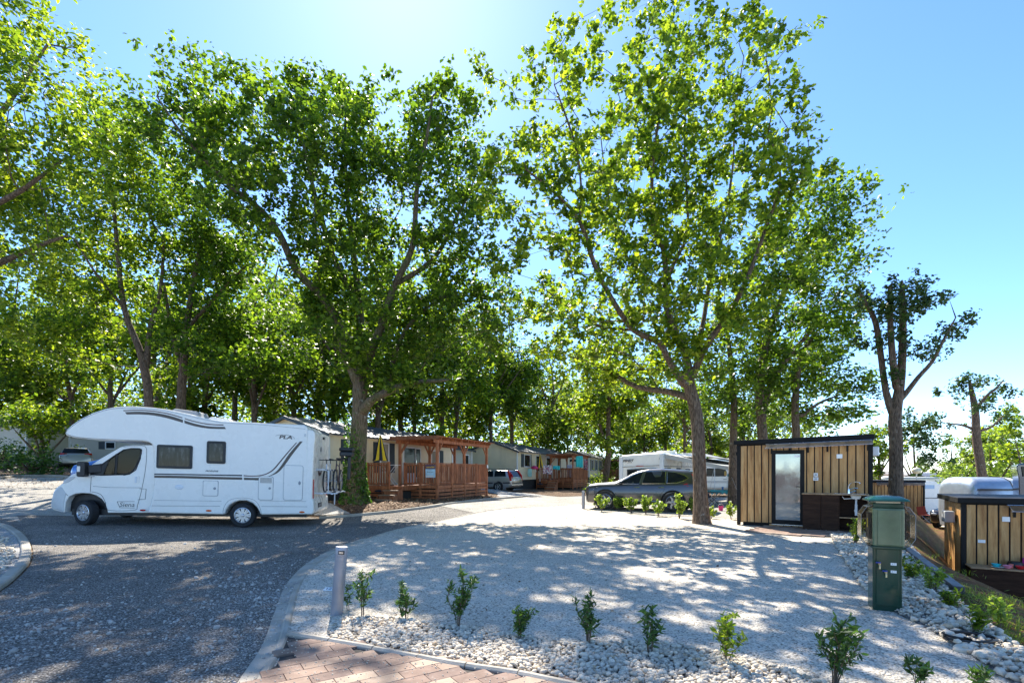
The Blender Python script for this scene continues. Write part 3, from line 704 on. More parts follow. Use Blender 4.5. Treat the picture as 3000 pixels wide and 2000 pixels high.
T('small bent tree with a flat sparse crown behind the silver rounded caravan', 33,
  [[(2880, 1440, 0, .3), (2877, 1395, 0, .26), (2861, 1286, 0, .24), (2857, 1202, 0, .2), (2844, 1135, 0, .12), (2840, 1112, 0, .06)], [(2857, 1200, 0, .12), (2890, 1160, 0, .09), (2920, 1135, 0, .06), (2942, 1110, 0, .03)], [(2858, 1265, 0, .1), (2905, 1250, -.3, .07), (2945, 1210, -.4, .03)], [(2858, 1260, 0, .1), (2820, 1245, .3, .07), (2770, 1240, .4, .03)]],
  [(2790, 1155, 35, 18), (2830, 1125, 40, 16), (2880, 1130, 35, 20), (2920, 1150, 40, 18), (2870, 1180, 50, 12), (2945, 1215, 25, 14)], 35, 1.1, 90, .4, .2, M_leafD, depth=1.2, dy=.6)
# overhanging tree on the left edge
T('leafy tree overhanging the left edge of the picture in front of the others', 12,
  [[(-330, 1640, 0, .3), (-300, 1400, 0, .25), (-280, 1100, 0, .22), (-250, 850, 0, .18), (-200, 600, 0, .13), (-150, 300, 0, .08), (-100, 50, 0, .04)], [(-280, 950, 0, .12), (-150, 830, .3, .09), (0, 770, .5, .07), (110, 720, .7, .05), (200, 690, .8, .03)], [(-250, 800, 0, .1), (-100, 650, -.3, .07), (60, 560, -.4, .05), (180, 470, -.4, .025)], [(-220, 650, 0, .1), (-80, 450, .3, .07), (40, 280, .4, .05), (140, 130, .4, .025)]],
  [(60, 120, 90, 90), (-80, 60, 120, 130), (150, 115, 60, 25), (20, 300, 110, 90), (150, 320, 60, 60), (-60, 450, 120, 110), (90, 480, 110, 80), (190, 440, 40, 40), (20, 640, 110, 80), (150, 600, 70, 60), (-100, 650, 110, 90), (90, 770, 90, 40), (-40, 830, 100, 40), (20, -60, 130, 100), (-200, 250, 130, 150), (60, 200, 90, 80), (60, 400, 100, 90), (-20, 560, 110, 90), (150, 520, 90, 60), (60, 720, 90, 50)], 36, 1.0, 140, .36, .13, M_leafB, depth=1.5, dy=1.2, shape=NARROW*np.array([1.8, 1]), name='leafy_tree')
T('slender twin-stemmed tree with pale speckled bark above the motorhome front', 24,
  [[(440, 1330, 0, .26), (436, 1176, 0, .2), (425, 1090, 0, .19), (406, 1016, 0, .15), (363, 900, 0, .12), (341, 697, 0, .09), (330, 560, 0, .05)], [(428, 1090, 0, .15), (440, 960, .3, .11), (470, 850, .4, .08), (480, 700, .4, .05)], [(363, 900, 0, .08), (280, 800, -.5, .06), (220, 700, -.8, .03)]],
  [(300, 370, 110, 90), (400, 450, 110, 90), (260, 520, 120, 90), (420, 600, 100, 80), (300, 680, 110, 80), (430, 770, 100, 70), (230, 820, 110, 70), (340, 880, 90, 60), (200, 980, 100, 60), (380, 330, 60, 60), (120, 800, 120, 90), (80, 950, 120, 80), (200, 650, 110, 80), (480, 520, 80, 80)], 37, .46, 100, .55, .19, M_leafB, depth=2.2, dy=1.8)
T('slender dark-stemmed tree rising behind the rear roof of the motorhome', 25,
  [[(530, 1330, 0, .27), (530, 1190, 0, .22), (542, 1016, 0, .17), (559, 871, 0, .13), (590, 700, 0, .08), (600, 560, 0, .04)], [(535, 1090, 0, .13), (500, 950, .3, .1), (480, 830, .4, .07)], [(550, 960, 0, .1), (640, 860, -.5, .07), (720, 780, -.8, .04)]],
  [(560, 600, 90, 70), (650, 680, 90, 80), (560, 760, 110, 80), (700, 800, 90, 90), (620, 900, 110, 80), (740, 960, 90, 90), (560, 1010, 90, 60), (680, 1060, 110, 60), (820, 1060, 80, 60)], 38, .45, 110, .55, .2, M_leafA, depth=2.2, dy=1.8)
# forest behind: a few grown shapes, then copies
def generic(i, h, cw, lm, seed, dens=.16, per=120, leaf=.3, low=.25):
    rg = np.random.default_rng(seed); trunk = [(0, 0, -.3, .3), (0, 0, 1, .22), (rg.normal()*.2, rg.normal()*.2, h*.35, .18), (rg.normal()*.4, rg.normal()*.4, h*.65, .11), (rg.normal()*.5, rg.normal()*.5, h*.92, .04)]
    L = [trunk]
    for k in range(5):
        a = k*1.3+rg.uniform(0, .6); z0 = h*rg.uniform(.28, .55); q = cw*rg.uniform(.6, .9)
        L.append([(0, 0, z0, .1), (q*.4*math.cos(a), q*.4*math.sin(a), z0+h*.12, .08), (q*math.cos(a), q*math.sin(a), z0+h*.28, .03)])
    B = []
    for k in range(13):
        a = rg.uniform(0, 6.28); zz = rg.uniform(low, .95); q = cw*rg.uniform(.2, .85)*math.sin(math.pi*min(.97, .25+zz*.75))**.6
        B.append(((q*math.cos(a), q*math.sin(a), h*zz), (cw*.42, cw*.42, h*.11)))
    return make_tree('forest_tree', 'x', 'tree', (0, 0, 0), L, B, dens*1.35, int(per*1.1), .75, leaf, lm, M_bark, seed, 'trees of the wood behind the camp site', mind=.8, minr=.012)
protos = [generic(0, 15, 3.8, M_leafC, 51), generic(1, 17, 4.4, M_leafA, 52, low=.35), generic(2, 13, 3.6, M_leafB, 53), generic(3, 16, 4.0, M_leafC, 54, low=.12), generic(4, 9, 3.0, M_leafC, 55, dens=.3, low=.08)]
BG = []  # (px, Y, scale, kind)
spots = [(-330, 44, 1., 0), (-180, 46, 1.1, 1), (-60, 47, .95, 3), (40, 50, 1.15, 1), (110, 48, .9, 0), (200, 47, 1.15, 3), (270, 52, .8, 4), (330, 47, 1.1, 1), (470, 37, .95, 2), (600, 33, .9, 3), (560, 48, 1.2, 1), (690, 40, 1.05, 0), (745, 30, .85, 1), (800, 47, 1.2, 3), (860, 34, .95, 2), (930, 42, 1.1, 1), (985, 31, .85, 3), (1045, 50, 1.2, 0), (1110, 36, 1.0, 1), (1180, 40, 1.05, 3), (1210, 40, .9, 0), (1290, 46, 1.1, 1), (1330, 44, .95, 2), (1400, 52, 1.15, 3), (1440, 50, .95, 0), (1500, 56, 1.1, 1), (1560, 62, .9, 2), (1610, 58, 1.05, 3), (1660, 66, .85, 0), (1720, 72, 1.05, 1), (1780, 74, .75, 2), (1830, 78, .9, 3), (1890, 62, .75, 1), (1950, 60, .9, 0), (2010, 44, .75, 2), (2080, 55, .85, 3), (2180, 48, .7, 1), (2260, 58, .85, 0), (2350, 46, .65, 4)]
words = ['leftmost tall', 'broad', 'dense dark', 'bushy', 'tall pale green', 'loose-leaved', 'low bushy', 'tall rounded']
rnd = random.Random(4); used = set()
near = [(-330, 'left edge'), (60, 'beige garden shed'), (210, 'silver hatchback'), (330, 'motorhome windscreen'), (420, 'motorhome cab roof'), (560, 'roof vent of the motorhome'), (800, 'rear roof of the motorhome'), (960, 'long cream mobile home'), (1040, 'ivy-clad trunk'), (1120, 'yellow and black parasol'), (1230, 'near pergola roof'), (1350, 'right end of the near pergola'), (1450, 'gable of the far mobile home'), (1560, 'small tiled roof'), (1650, 'far pergola'), (1760, 'dark grey car bonnet'), (1880, 'roof of the lettered caravan'), (2000, 'caravan awning'), (2100, 'folding table'), (2230, 'left half of the wooden hut'), (2350, 'right half of the wooden hut')]
cnt = {}
for i, (px, Y, s, k) in enumerate(spots):
    x = (px-1500)/FP*Y; ref = min(near, key=lambda q: abs(q[0]-px))[1]
    dist = 'nearer' if Y < 38 else 'middle-distance' if Y < 52 else 'distant'
    size = 'tall' if s > 1.08 else 'medium' if s > .85 else 'low'
    tone = ['broad', 'straight-trunked', 'light green', 'low-branched dark', 'bushy'][k]
    lab = f'{dist} {size} {tone} tree seen above the {ref}'
    cnt[lab] = cnt.get(lab, 0)+1
    if cnt[lab] > 1: lab += ', the one behind'
    M = Matrix.Translation((x, Y, g(x, Y))) @ Matrix.Rotation(rnd.uniform(0, 6.28), 4, 'Z') @ Matrix.Diagonal((s, s, s*rnd.uniform(.95, 1.12), 1))
    if protos[k].get('placed'): copy_tree(protos[k], lab, M)
    else: protos[k]['placed'] = 1; protos[k]['label'] = lab; protos[k].matrix_world = M
for p in protos: 
    if 'placed' in p: del p['placed']
for o in list(bpy.data.objects):
    if 'placed' in o: del o['placed']
# undergrowth along the wood edge, uncountable
rg = np.random.default_rng(77); C = []
for i in range(560):
    px = rg.uniform(-300, 2300); Y = rg.uniform(44, 62) if px > 420 else rg.uniform(50, 62)
    if px > 1430: Y += 16
    x = (px-1500)/FP*Y; h = rg.uniform(1.2, 5.2); C.append(np.array([x, Y, g(x, Y)])+rg.normal(size=(150, 3))*np.array([1.3, 1.0, h*.33])+np.array([0, 0, h*.5]))
C = np.concatenate(C); V, F = leaves(C, rg, .32, QUAD)
tag(npmesh('undergrowth', V, F, M_leafB), kind='stuff')  # brighter leaf colour stands in for sunlit leaves low in the wood
# far-off wood that reads as one mass
C = []
for i in range(420):
    px = rg.uniform(-600, 2350); Y = rg.uniform(76, 92); x = (px-1500)/FP*Y; z = rg.uniform(0, 1)**.8*(17 if px < 1500 else 17-9*(px-1500)/850)
    C.append(np.array([x, Y, g(x, Y)+z])+rg.normal(size=(120, 3))*np.array([2.2, 1.5, 1.3]))
C = np.concatenate(C); V, F = leaves(C, rg, .62, QUAD)
tag(npmesh('distant_wood', V, F, M_leafC), kind='stuff')
# right background trees and hedge-like crowns
def bushy(name, label, px, Y, top, wpx, lm, seed, leaf=.25, low=.1, dens=.5, per=110, cat='tree', group=None, base=None):
    x = (px-1500)/FP*Y; z = g(x, Y) if base is None else base; h = EYE+(HZ-top)/FP*Y-z; cw = wpx/2/FP*Y; rg = np.random.default_rng(seed)
    L = [[(x, Y, z-.1, .16), (x+.05, Y, z+h*.3, .12), (x-.1, Y, z+h*.6, .07), (x, Y, z+h*.88, .02)]]
    for k in range(4):
        a = k*1.57+.4; L.append([(x, Y, z+h*.2, .07), (x+cw*.4*math.cos(a), Y+cw*.4*math.sin(a), z+h*.45, .05), (x+cw*.7*math.cos(a), Y+cw*.7*math.sin(a), z+h*.65, .02)])
    B = []
    for k in range(11):
        a = rg.uniform(0, 6.28); zz = rg.uniform(low, .88); q = cw*.65*math.sqrt(rg.uniform(0, 1))*(1-.4*max(0, zz-.5))
        B.append(((x+q*math.cos(a), Y+q*math.sin(a), z+h*zz), (cw*.42, cw*.42, h*.15)))
    return make_tree(name, label, cat, (x, Y, z), L, B, dens, per, .5, leaf, lm, M_bark, seed, group, mind=.5, minr=.01)
bushy('evergreen_tree', 'dark green rounded tree behind the pollarded tree and globe lamp', 2680, 48, 1195, 190, M_leafD, 61, low=.05)
bushy('evergreen_tree', 'mid green tree filling the gap between the wooden hut and the pollarded trunk', 2575, 42, 1225, 150, M_leafC, 62, low=.05)
bushy('feathery_tree', 'light green feathery tree left of the small bent tree', 2790, 46, 1275, 190, M_leafY, 63, low=.15)
bushy('feathery_tree', 'light green feathery tree right of the small bent tree', 2905, 40, 1235, 170, M_leafY, 64, low=.2)
bushy('evergreen_tree', 'tall bright green tree cut by the right edge of the picture', 3010, 36, 1165, 190, M_leafB, 65, low=.1)
bushy('evergreen_tree', 'dark tree low behind the light green feathery trees', 2850, 56, 1250, 260, M_leafC, 66, low=.05)
bushy('evergreen_tree', 'dark tree behind the far right caravans at the picture edge', 3090, 50, 1180, 260, M_leafC, 67, low=.05)
bushy('round_shrub', 'pale olive round shrub behind the far motorhome', 2785, 38, 1368, 55, M_leafY, 68, leaf=.14, low=.3, dens=2, per=90, cat='shrub')
bushy('laurel_shrub', 'big glossy shrub with pale forked stems left of the silver hatchback', 125, 29, 1185, 190, M_leafB, 69, leaf=.2, low=.5, dens=.9, cat='shrub')
bushy('laurel_shrub', 'low dark shrub at the foot of the forked shrub', 85, 27.5, 1335, 130, M_leafS, 70, leaf=.16, low=.15, dens=1.6, cat='shrub')
bushy('hedge_shrub', 'dark hedge bush in front of the beige garden shed', 15, 31, 1302, 100, M_leafS, 71, leaf=.16, low=.15, dens=1.4, cat='shrub')
bushy('hedge_shrub', 'low bush between the silver hatchback and the far beige home', 195, 38.5, 1308, 60, M_leafB, 72, leaf=.16, low=.2, dens=1.5, cat='shrub')
T('young leaning tree standing in front of the far pergola, left of the lettered caravan', 36,
  [[(1772, 1440, 0, .28), (1775, 1395, 0, .24), (1783, 1330, 0, .2), (1782, 1260, 0, .17), (1785, 1130, 0, .12), (1780, 1000, 0, .06)], [(1782, 1330, 0, .14), (1765, 1270, .2, .1), (1740, 1180, .3, .06)]],
  [(1780, 1180, 90, 60), (1720, 1230, 70, 45), (1850, 1130, 80, 60), (1760, 1050, 90, 70), (1740, 1300, 35, 25), (1830, 1240, 60, 40)], 39, .5, 110, leaf=.24, lm=M_leafB, name='leaning_tree')
bushy('low_shrub', 'leafy shrub at the foot of the leaning tree by the far deck', 1765, 36, 1398, 70, M_leafB, 73, leaf=.13, low=.2, dens=3, cat='shrub')
# ------------------------------------------------------------------ shared paints
M_white = pm('white_gelcoat', (.9, .85, .765), .28, var=.02, scale=1.2, dirt=.05)
M_whiteM = pm('white_paint', (.74, .75, .76), .3, var=.04, scale=2, dirt=.2)
M_black = pm('black_plastic', (.012, .012, .013), .45, var=.3)
M_seam = pm('dark_seam', (.05, .05, .055), .7)
M_rub = pm('tyre_rubber', (.018, .018, .019), .8, var=.3, bump=.3, bscale=80)
M_alloy = pm('alloy', (.55, .56, .58), .3, .8, var=.06)
M_dalloy = pm('dark_alloy', (.05, .05, .055), .3, .6)
M_chrome = pm('chrome', (.7, .7, .72), .12, 1., var=.03)
M_dglass = pm('tinted_glass', (.012, .016, .018), .05, var=.3, spec=.14)
M_brown = pm('brown_decal', (.085, .065, .05), .4, var=.1)
M_maroon = pm('maroon_decal', (.06, .008, .01), .4)
M_red = pm('red_lens', (.5, .01, .01), .15, var=.1)
M_orange = pm('orange_lens', (.7, .12, .01), .2, var=.1)
M_clear = pm('clear_lens', (.55, .57, .58), .08, var=.1, spec=.8)
M_grey = pm('grey_plastic', (.32, .33, .34), .5, var=.1)
M_skin = pm('skin', (.45, .25, .17), .5, var=.08, scale=8)
M_cloth = pm('dark_cloth', (.1, .11, .14), .85, var=.3, bump=.3, bscale=200)
def hpane():
    t = NT('curtained_pane'); n = t.noise(2.2, 5, .7, t.obj((5, 1, 1.2))); return t.fin(t.ramp(n, [(.42, (.006, .007, .008)), (.56, (.03, .03, .03)), (.66, (.13, .125, .115))]), .05, 0, None, .25)
M_hpane = hpane()
M_glass = glass('window_glass', alpha=.42)
M_glassC = glass('cab_glass', alpha=.5)
def wheel(parent, x, y, z, r, wd, rim, side=-1, steer=0., spokes=8, mr=None, style='cap', n=40):
    """side -1: outer face towards -y"""
    ax = Vector((math.sin(steer), -math.cos(steer), 0))*(1 if side < 0 else -1); c = Vector((x, y, z)); mb = MB()
    w2 = wd/2
    mb.lathe([(rim*.96, -w2), (r*.93, -w2), (r*.985, -w2*.8), (r, -w2*.5), (r, w2*.5), (r*.985, w2*.8), (r*.93, w2), (rim*1.04, w2*.98), (rim, w2*.8), (rim*.96, 0)], c, ax, n)
    for k in range(-2, 3): mb.lathe([(r*1.004, k*w2*.3-.006), (r*1.004, k*w2*.3+.006)], c, ax, n)
    t = mb.build('wheel', M_rub, parent, smooth=35)
    mr = mr or M_alloy; rb = MB()
    rb.lathe([(rim*1.0, w2*.55), (rim*1.02, w2*.95), (rim*.95, w2*1.0), (rim*.9, w2*.85), (rim*.9, w2*.3)], c, ax, n)
    rb.lathe([(rim*.2, w2*.4), (rim*.22, w2*.9), (rim*.13, w2*1.02), (.001, w2*1.03)], c, ax, 16)
    a = ax.cross(Vector((0, 0, 1))).normalized(); b = Vector((0, 0, 1))
    for k in range(spokes):
        th = 2*math.pi*k/spokes; u = a*math.cos(th)+b*math.sin(th); v = ax.cross(u)
        if style == 'cap':
            p = [u*rim*.15-v*rim*.1, u*rim*.9-v*rim*.24, u*rim*.93+v*rim*.02, u*rim*.55+v*rim*.04, u*rim*.93+v*rim*.08, u*rim*.88+v*rim*.27, u*rim*.15+v*rim*.1]
        elif style == 'curl':
            p = [u*rim*.12-v*rim*.14, u*rim*.55-v*rim*.2, u*rim*.93-v*rim*.02, u*rim*.93+v*rim*.2, u*rim*.6+v*rim*.05, u*rim*.2+v*rim*.16]
        else:
            p = [u*rim*.12-v*rim*.1, u*rim*.93-v*rim*.12, u*rim*.93+v*rim*.12, u*rim*.12+v*rim*.1]
        rb.prism([c+q+ax*w2*.8 for q in p], ax*w2*-.15)
    rb.build('rim', mr, t, smooth=30)
    db = MB(); db.lathe([(rim*.93, w2*.2), (rim*.93, w2*.3)], c, ax, n); db.build('brake_disc', M_seam, t)
    return t
def C1(cx, cy): return (cx*.45068, 1130+cy*.45068)
# ------------------------------------------------------------------ the motorhome
MC = frame((-5.775, 14.56, .0), (math.cos(R(10)), math.sin(R(10))), -R(1.5)); FC = Fr(MC)
rv = thing('motorhome', 'large white alcove motorhome with brown stripes crossing the gritty road', 'motorhome', MC)
W = 2.3
def cl(pts, y=0.): return [FC.at(*C1(*p), 0.)+Vector((0, y, 0)) for p in pts]
hab = [(1999, 835), (2000, 275), (1990, 262), (1975, 252), (1700, 240), (1560, 233), (1450, 228), (1380, 217), (1300, 200), (1225, 181), (1150, 165), (1075, 151), (1000, 141), (900, 133), (800, 132), (740, 137), (680, 148), (600, 174), (520, 214), (465, 252), (435, 278), (420, 300), (419, 312), (430, 323), (480, 337), (600, 350), (760, 357), (935, 361), (965, 366), (985, 380), (995, 400), (1000, 500), (1000, 600), (990, 700), (975, 770), (958, 826), (1200, 831), (1458, 836), (1468, 806), (1490, 776), (1520, 757), (1555, 746), (1600, 746), (1640, 761), (1668, 788), (1684, 815), (1692, 837)]
MB().prism(cl(hab), (0, W, 0)).build('body', M_white, rv, bevel=.05, smooth=32, seg=3)
# trim edge round the alcove, skirt lines, seams
sx = MB()
def seam(pts, r=.005, y=-.004, mb=None, k=1):
    q = cl(pts); q = [Vector(p) for p in (smoothpts([tuple(v) for v in q], k) if k > 1 else [tuple(v) for v in q])]
    (mb or sx).tube([p+Vector((0, y, 0)) for p in q], r, 5)
seam([(1985, 280), (1700, 252), (1450, 239), (1300, 212), (1150, 177), (1000, 151), (800, 143), (690, 157), (600, 186), (520, 226), (440, 286), (430, 308), (480, 327), (600, 341), (930, 356)], .004, 0, k=3)
seam([(1003, 742), (1440, 748)], .003); seam([(985, 778), (1430, 780)], .004); seam([(1700, 782), (1998, 784)], .004); seam([(1690, 745), (1990, 750)], .003)
seam([(1452, 836), (1452, 800), (1480, 750), (1530, 730), (1600, 728), (1660, 745), (1690, 790), (1700, 836)], .003, k=3)
sx.build('seam', M_seam, rv)
for k, (cx, cy) in enumerate([(928, 807), (1357, 810), (1963, 819)]):
    c = cl([(cx, cy)])[0]; MB().ball((c.x, -.004, c.z), .075, .015, .028, 14, 8).build('marker_light', M_red if k == 0 else M_orange, rv, smooth=60)
# stripes (flat decals, 2 mm proud)
def decal(name, top, bot, mat, y=-.003, k=3):
    a = smoothpts([tuple(v) for v in cl(top)], k); b = smoothpts([tuple(v) for v in cl(bot)], k)
    mb = MB(); n = len(a); vs = [(p[0], y, p[2]) for p in a]+[(p[0], y, p[2]) for p in b]
    if len(a) != len(b): raise Exception(name)
    mb.add(vs, [(i, i+1, n+i+1, n+i) for i in range(n-1)]); return mb.build(name, mat, rv)
decal('stripe', [(812, 170), (900, 167), (1000, 173), (1100, 192), (1190, 220)], [(824, 186), (900, 185), (1000, 192), (1100, 213), (1190, 240)], M_brown)
decal('stripe', [(1198, 223), (1260, 243), (1340, 260), (1400, 265), (1460, 266)], [(1200, 242), (1260, 260), (1340, 275), (1400, 279), (1470, 280)], M_brown)
decal('stripe', [(800, 158), (900, 155), (1000, 161), (1100, 179), (1185, 204)], [(804, 164), (900, 161), (1000, 167), (1100, 185), (1187, 211)], M_maroon)
decal('stripe', [(1200, 209), (1260, 227), (1340, 244), (1400, 249), (1452, 250)], [(1202, 216), (1260, 233), (1340, 250), (1400, 255), (1454, 256)], M_maroon)
decal('stripe', [(1003, 568), (1200, 571), (1400, 575), (1574, 577)], [(1003, 576), (1200, 579), (1400, 583), (1574, 586)], M_seam)
decal('stripe', [(1003, 581), (1200, 584), (1400, 590), (1574, 594)], [(1003, 596), (1200, 600), (1400, 606), (1576, 609)], M_brown)
decal('stripe', [(1584, 595), (1640, 597), (1700, 595), (1745, 586), (1790, 560), (1826, 520), (1880, 440), (1950, 360)], [(1586, 610), (1640, 611), (1690, 611), (1760, 584), (1808, 562), (1850, 516), (1905, 440), (1968, 360)], M_brown, k=4)
decal('stripe', [(1584, 579), (1640, 582), (1690, 579), (1735, 566), (1775, 540), (1810, 500), (1860, 440), (1926, 366)], [(1584, 586), (1640, 588), (1692, 585), (1740, 571), (1781, 545), (1817, 504), (1866, 444), (1931, 368)], M_maroon, k=4)
def rrpart(name, x0, y0, x1, y1, r, mat, parent, yy=(-.012, .02), bevel=0.):
    a = cl([(x0, y1)])[0]; b = cl([(x1, y0)])[0]; pts = rrect(min(a.x, b.x), max(a.x, b.x), min(a.z, b.z), max(a.z, b.z), r)
    return MB().prism([(x, yy[0], z) for x, z in pts], (0, yy[1]-yy[0], 0)).build(name, mat, parent, bevel=bevel)
for (x0, y0, x1, y1) in ((1018, 388, 1254, 534), (1343, 361, 1470, 503)):
    f = rrpart('window', x0, y0, x1, y1, .05, M_black, rv, (-.028, .01), .006)
    rrpart('pane', x0+16, y0+15, x1-16, y1-15, .035, M_hpane, f, (-.034, -.02))
M_curt = pm('window_curtain', (.16, .15, .14), .8, var=.5, scale=4)
for (x0, y0, x1, y1, r) in ((1320, 618, 1418, 712, .03), (1680, 590, 1776, 738, .05), (1842, 519, 1970, 740, .06)):
    h = rrpart('hatch', x0, y0, x1, y1, r, M_white, rv, (-.012, .02), .004)
    a = cl([(x0, y1)])[0]; b = cl([(x1, y0)])[0]; q = rrect(a.x-.005, b.x+.005, a.z-.005, b.z+.005, r)
    MB().tube([(x, -.006, z) for x, z in q], .006, 5, closed=True).build('gasket', M_grey, h)
    lx = b.x-.08; lz = (a.z+b.z)/2; MB().ball((lx, -.014, lz), .035, .012, .055 if r > .055 else .035, 12, 6).build('lock', M_grey, h, smooth=60)
gx = cl([(1692, 628), (1768, 602)]); g1 = MB()
for k in range(5):
    z = gx[0].z+(gx[1].z-gx[0].z)*k/4; g1.box(gx[0].x, gx[1].x, -.02, 0, z, z+.012)
g1.build('vent_grille', M_seam, rv)
c = cl([(1165, 657)])[0]; MB().ball((c.x, -.003, c.z), .11, .012, .07, 18, 8).build('water_filler', M_whiteM, rv, smooth=60)
c = cl([(1984, 320)])[0]; MB().ball((c.x, -.01, c.z), .02, .02, .05, 12, 8).build('awning_lamp', M_clear, rv, smooth=60)
# lettering
def tx(body, px0, size, mat, shear=0., bold=0., sx_=1., y=-.004, ang=0.):
    c = cl([px0])[0]; return text(body, 'lettering', mat, rv, TM(c.x, y, c.z, ang), size, .0015, shear, bold, sx_)
tx('PLA', (1856, 334), .14, M_brown, .2, .004, 1.5)
arc = [(1840+75*math.cos(a), 345-28*math.sin(a)) for a in np.linspace(0, 2.3, 12)]; s2 = MB(); seam(arc, .004, -.004, s2); s2.build('lettering', M_brown, rv)
tx('PRIVILEGE', (1377, 553), .055, M_seam, .2, .001, 1.3)
tx('Siena', (812, 773), .17, M_seam, .15, -.001, 1.05, y=.094)
# rear wall details (x > 0 face)
rx = .052
def rear(name, y0, y1, z0, z1, mat, d=.02, x=None, parent=None, bevel=.004):
    x = .0 if x is None else x; return MB().box(x-.01, x+d, y0, y1, z0, z1).build(name, mat, parent or rv, bevel=bevel)
zt = cl([(2000, 280)])[0].z; zb = cl([(2000, 835)])[0].z
prof = [(0, zt-.02), (.05, zt-.03), (.09, zt-.12), (.1, zt-.3), (.085, zt-.45), (.06, 1.2), (.06, zb+.45), (.1, zb+.4), (.12, zb+.1), (.08, zb), (0, zb)]
MB().prism([(x-.12 if x == 0 else x, -.001, z) for x, z in prof], (0, W+.002, 0)).build('rear_panel', M_white, rv, bevel=.04, smooth=20, seg=3)
rear('tail_light', .09, .15, zb+.45, zb+1.0, M_red, .02, .06); rear('tail_light', W-.15, W-.09, zb+.45, zb+1.0, M_red, .02, .06)
npt = rear('number_plate', .62, 1.12, zb+.16, zb+.29, M_black, .012, .115)
text('GZ L5 01', 'plate_characters', M_whiteM, npt, Matrix.Translation((.1285, .87, zb+.225)) @ Matrix.Rotation(R(90), 4, 'Z') @ Matrix.Rotation(R(90), 4, 'X'), .1, .001)
MB().prism([(.075, .95+.24*math.cos(a), 1.62-.17*math.sin(a)) for a in np.linspace(.3, 2.84, 10)]+[(.075, .95+.2*math.cos(a), 1.62-.07*math.sin(a)) for a in np.linspace(2.84, .3, 10)], (.012, 0, 0)).build('emblem', M_maroon, rv)
MB().tube([(.08, 1.0+.075*math.cos(a), 2.25+.075*math.sin(a)) for a in np.linspace(0, 6.28, 18)[:-1]], .009, 5, closed=True).prism([(.075, .96, 2.2), (.075, 1.0, 2.2), (.075, 1.04, 2.24), (.075, 1.04, 2.3), (.075, .98, 2.3)], (.01, 0, 0)).build('emblem', M_seam, rv)
rear('reversing_camera', 1.15, 1.3, zt-.22, zt-.15, M_black, .05, .09)
# roof vents
for cx, cy, wx, hz in ((1110, 152, .42, .1), (1350, 200, .35, .07), (1560, 230, .3, .05)):
    c = cl([(cx, cy)])[0]; MB().prism([(c.x-wx, .75, c.z-.06), (c.x+wx, .75, c.z-.12), (c.x+wx*.8, .75, c.z+hz-.05), (c.x-wx*.6, .75, c.z+hz)], (0, .8, 0)).build('roof_vent', M_grey if hz > .09 else M_white, rv, bevel=.03, smooth=40)
# cab
cab = [(958, 826), (685, 826), (680, 800), (668, 765), (645, 735), (610, 712), (570, 700), (520, 697), (470, 702), (432, 720), (411, 755), (405, 790), (402, 824), (330, 808), (314, 790), (313, 760), (322, 720), (330, 690), (345, 665), (372, 645), (390, 632), (410, 605), (450, 575), (490, 562), (525, 548), (640, 470), (765, 398), (800, 388), (850, 383), (935, 383), (1010, 383), (1010, 600), (1000, 700), (985, 770)]
win = [(655, 505), (720, 460), (790, 415), (840, 405), (895, 406), (908, 415), (905, 440), (885, 490), (862, 540), (835, 565), (790, 576), (640, 580), (600, 578)]
IN = .1
cb = MB().prism(cl(cab, IN), (0, W-2*IN, 0)).build('cab', M_white, rv)
cut = MB().prism(cl(win, IN-.2), (0, W-2*IN+.4, 0)).build('cutter', M_black, rv)
cut2 = MB().prism(cl([(930, 730), (560, 640), (640, 560), (780, 430), (930, 400)], IN+.06), (0, W-2*IN-.12, 0)).build('cutter', M_black, rv)
bpy.context.view_layer.update()
cb.data.materials.append(M_black)
for q in (cut, cut2):
    md = cb.modifiers.new('b', 'BOOLEAN'); md.object = q; md.operation = 'DIFFERENCE'; md.solver = 'EXACT'; md.material_mode = 'TRANSFER'
dg = bpy.context.evaluated_depsgraph_get(); me = bpy.data.meshes.new_from_object(cb.evaluated_get(dg)); cb.modifiers.clear(); cb.data = me
for q in (cut, cut2): bpy.data.objects.remove(q)
bv = cb.modifiers.new('bevel', 'BEVEL'); bv.width = .035; bv.segments = 3; bv.limit_method = 'ANGLE'; bv.angle_limit = R(50)
cb.data.polygons.foreach_set('use_smooth', [True]*len(cb.data.polygons)); cb.data.set_sharp_from_angle(angle=R(40))
for yy in (IN+.012, W-IN-.016):
    MB().prism(cl(win, yy), (0, .004, 0)).build('cab_window', M_glassC, rv)
fs = MB(); wq = cl(win, IN-.004); fs.tube([Vector(p) for p in wq], .014, 6, closed=True)
seam([(905, 408), (900, 470), (870, 545), (830, 572), (790, 580)], .012, IN-.004, fs); seam([(745, 440), (735, 575)], .03, IN+.01, fs); fs.build('window_seal', M_black, rv)
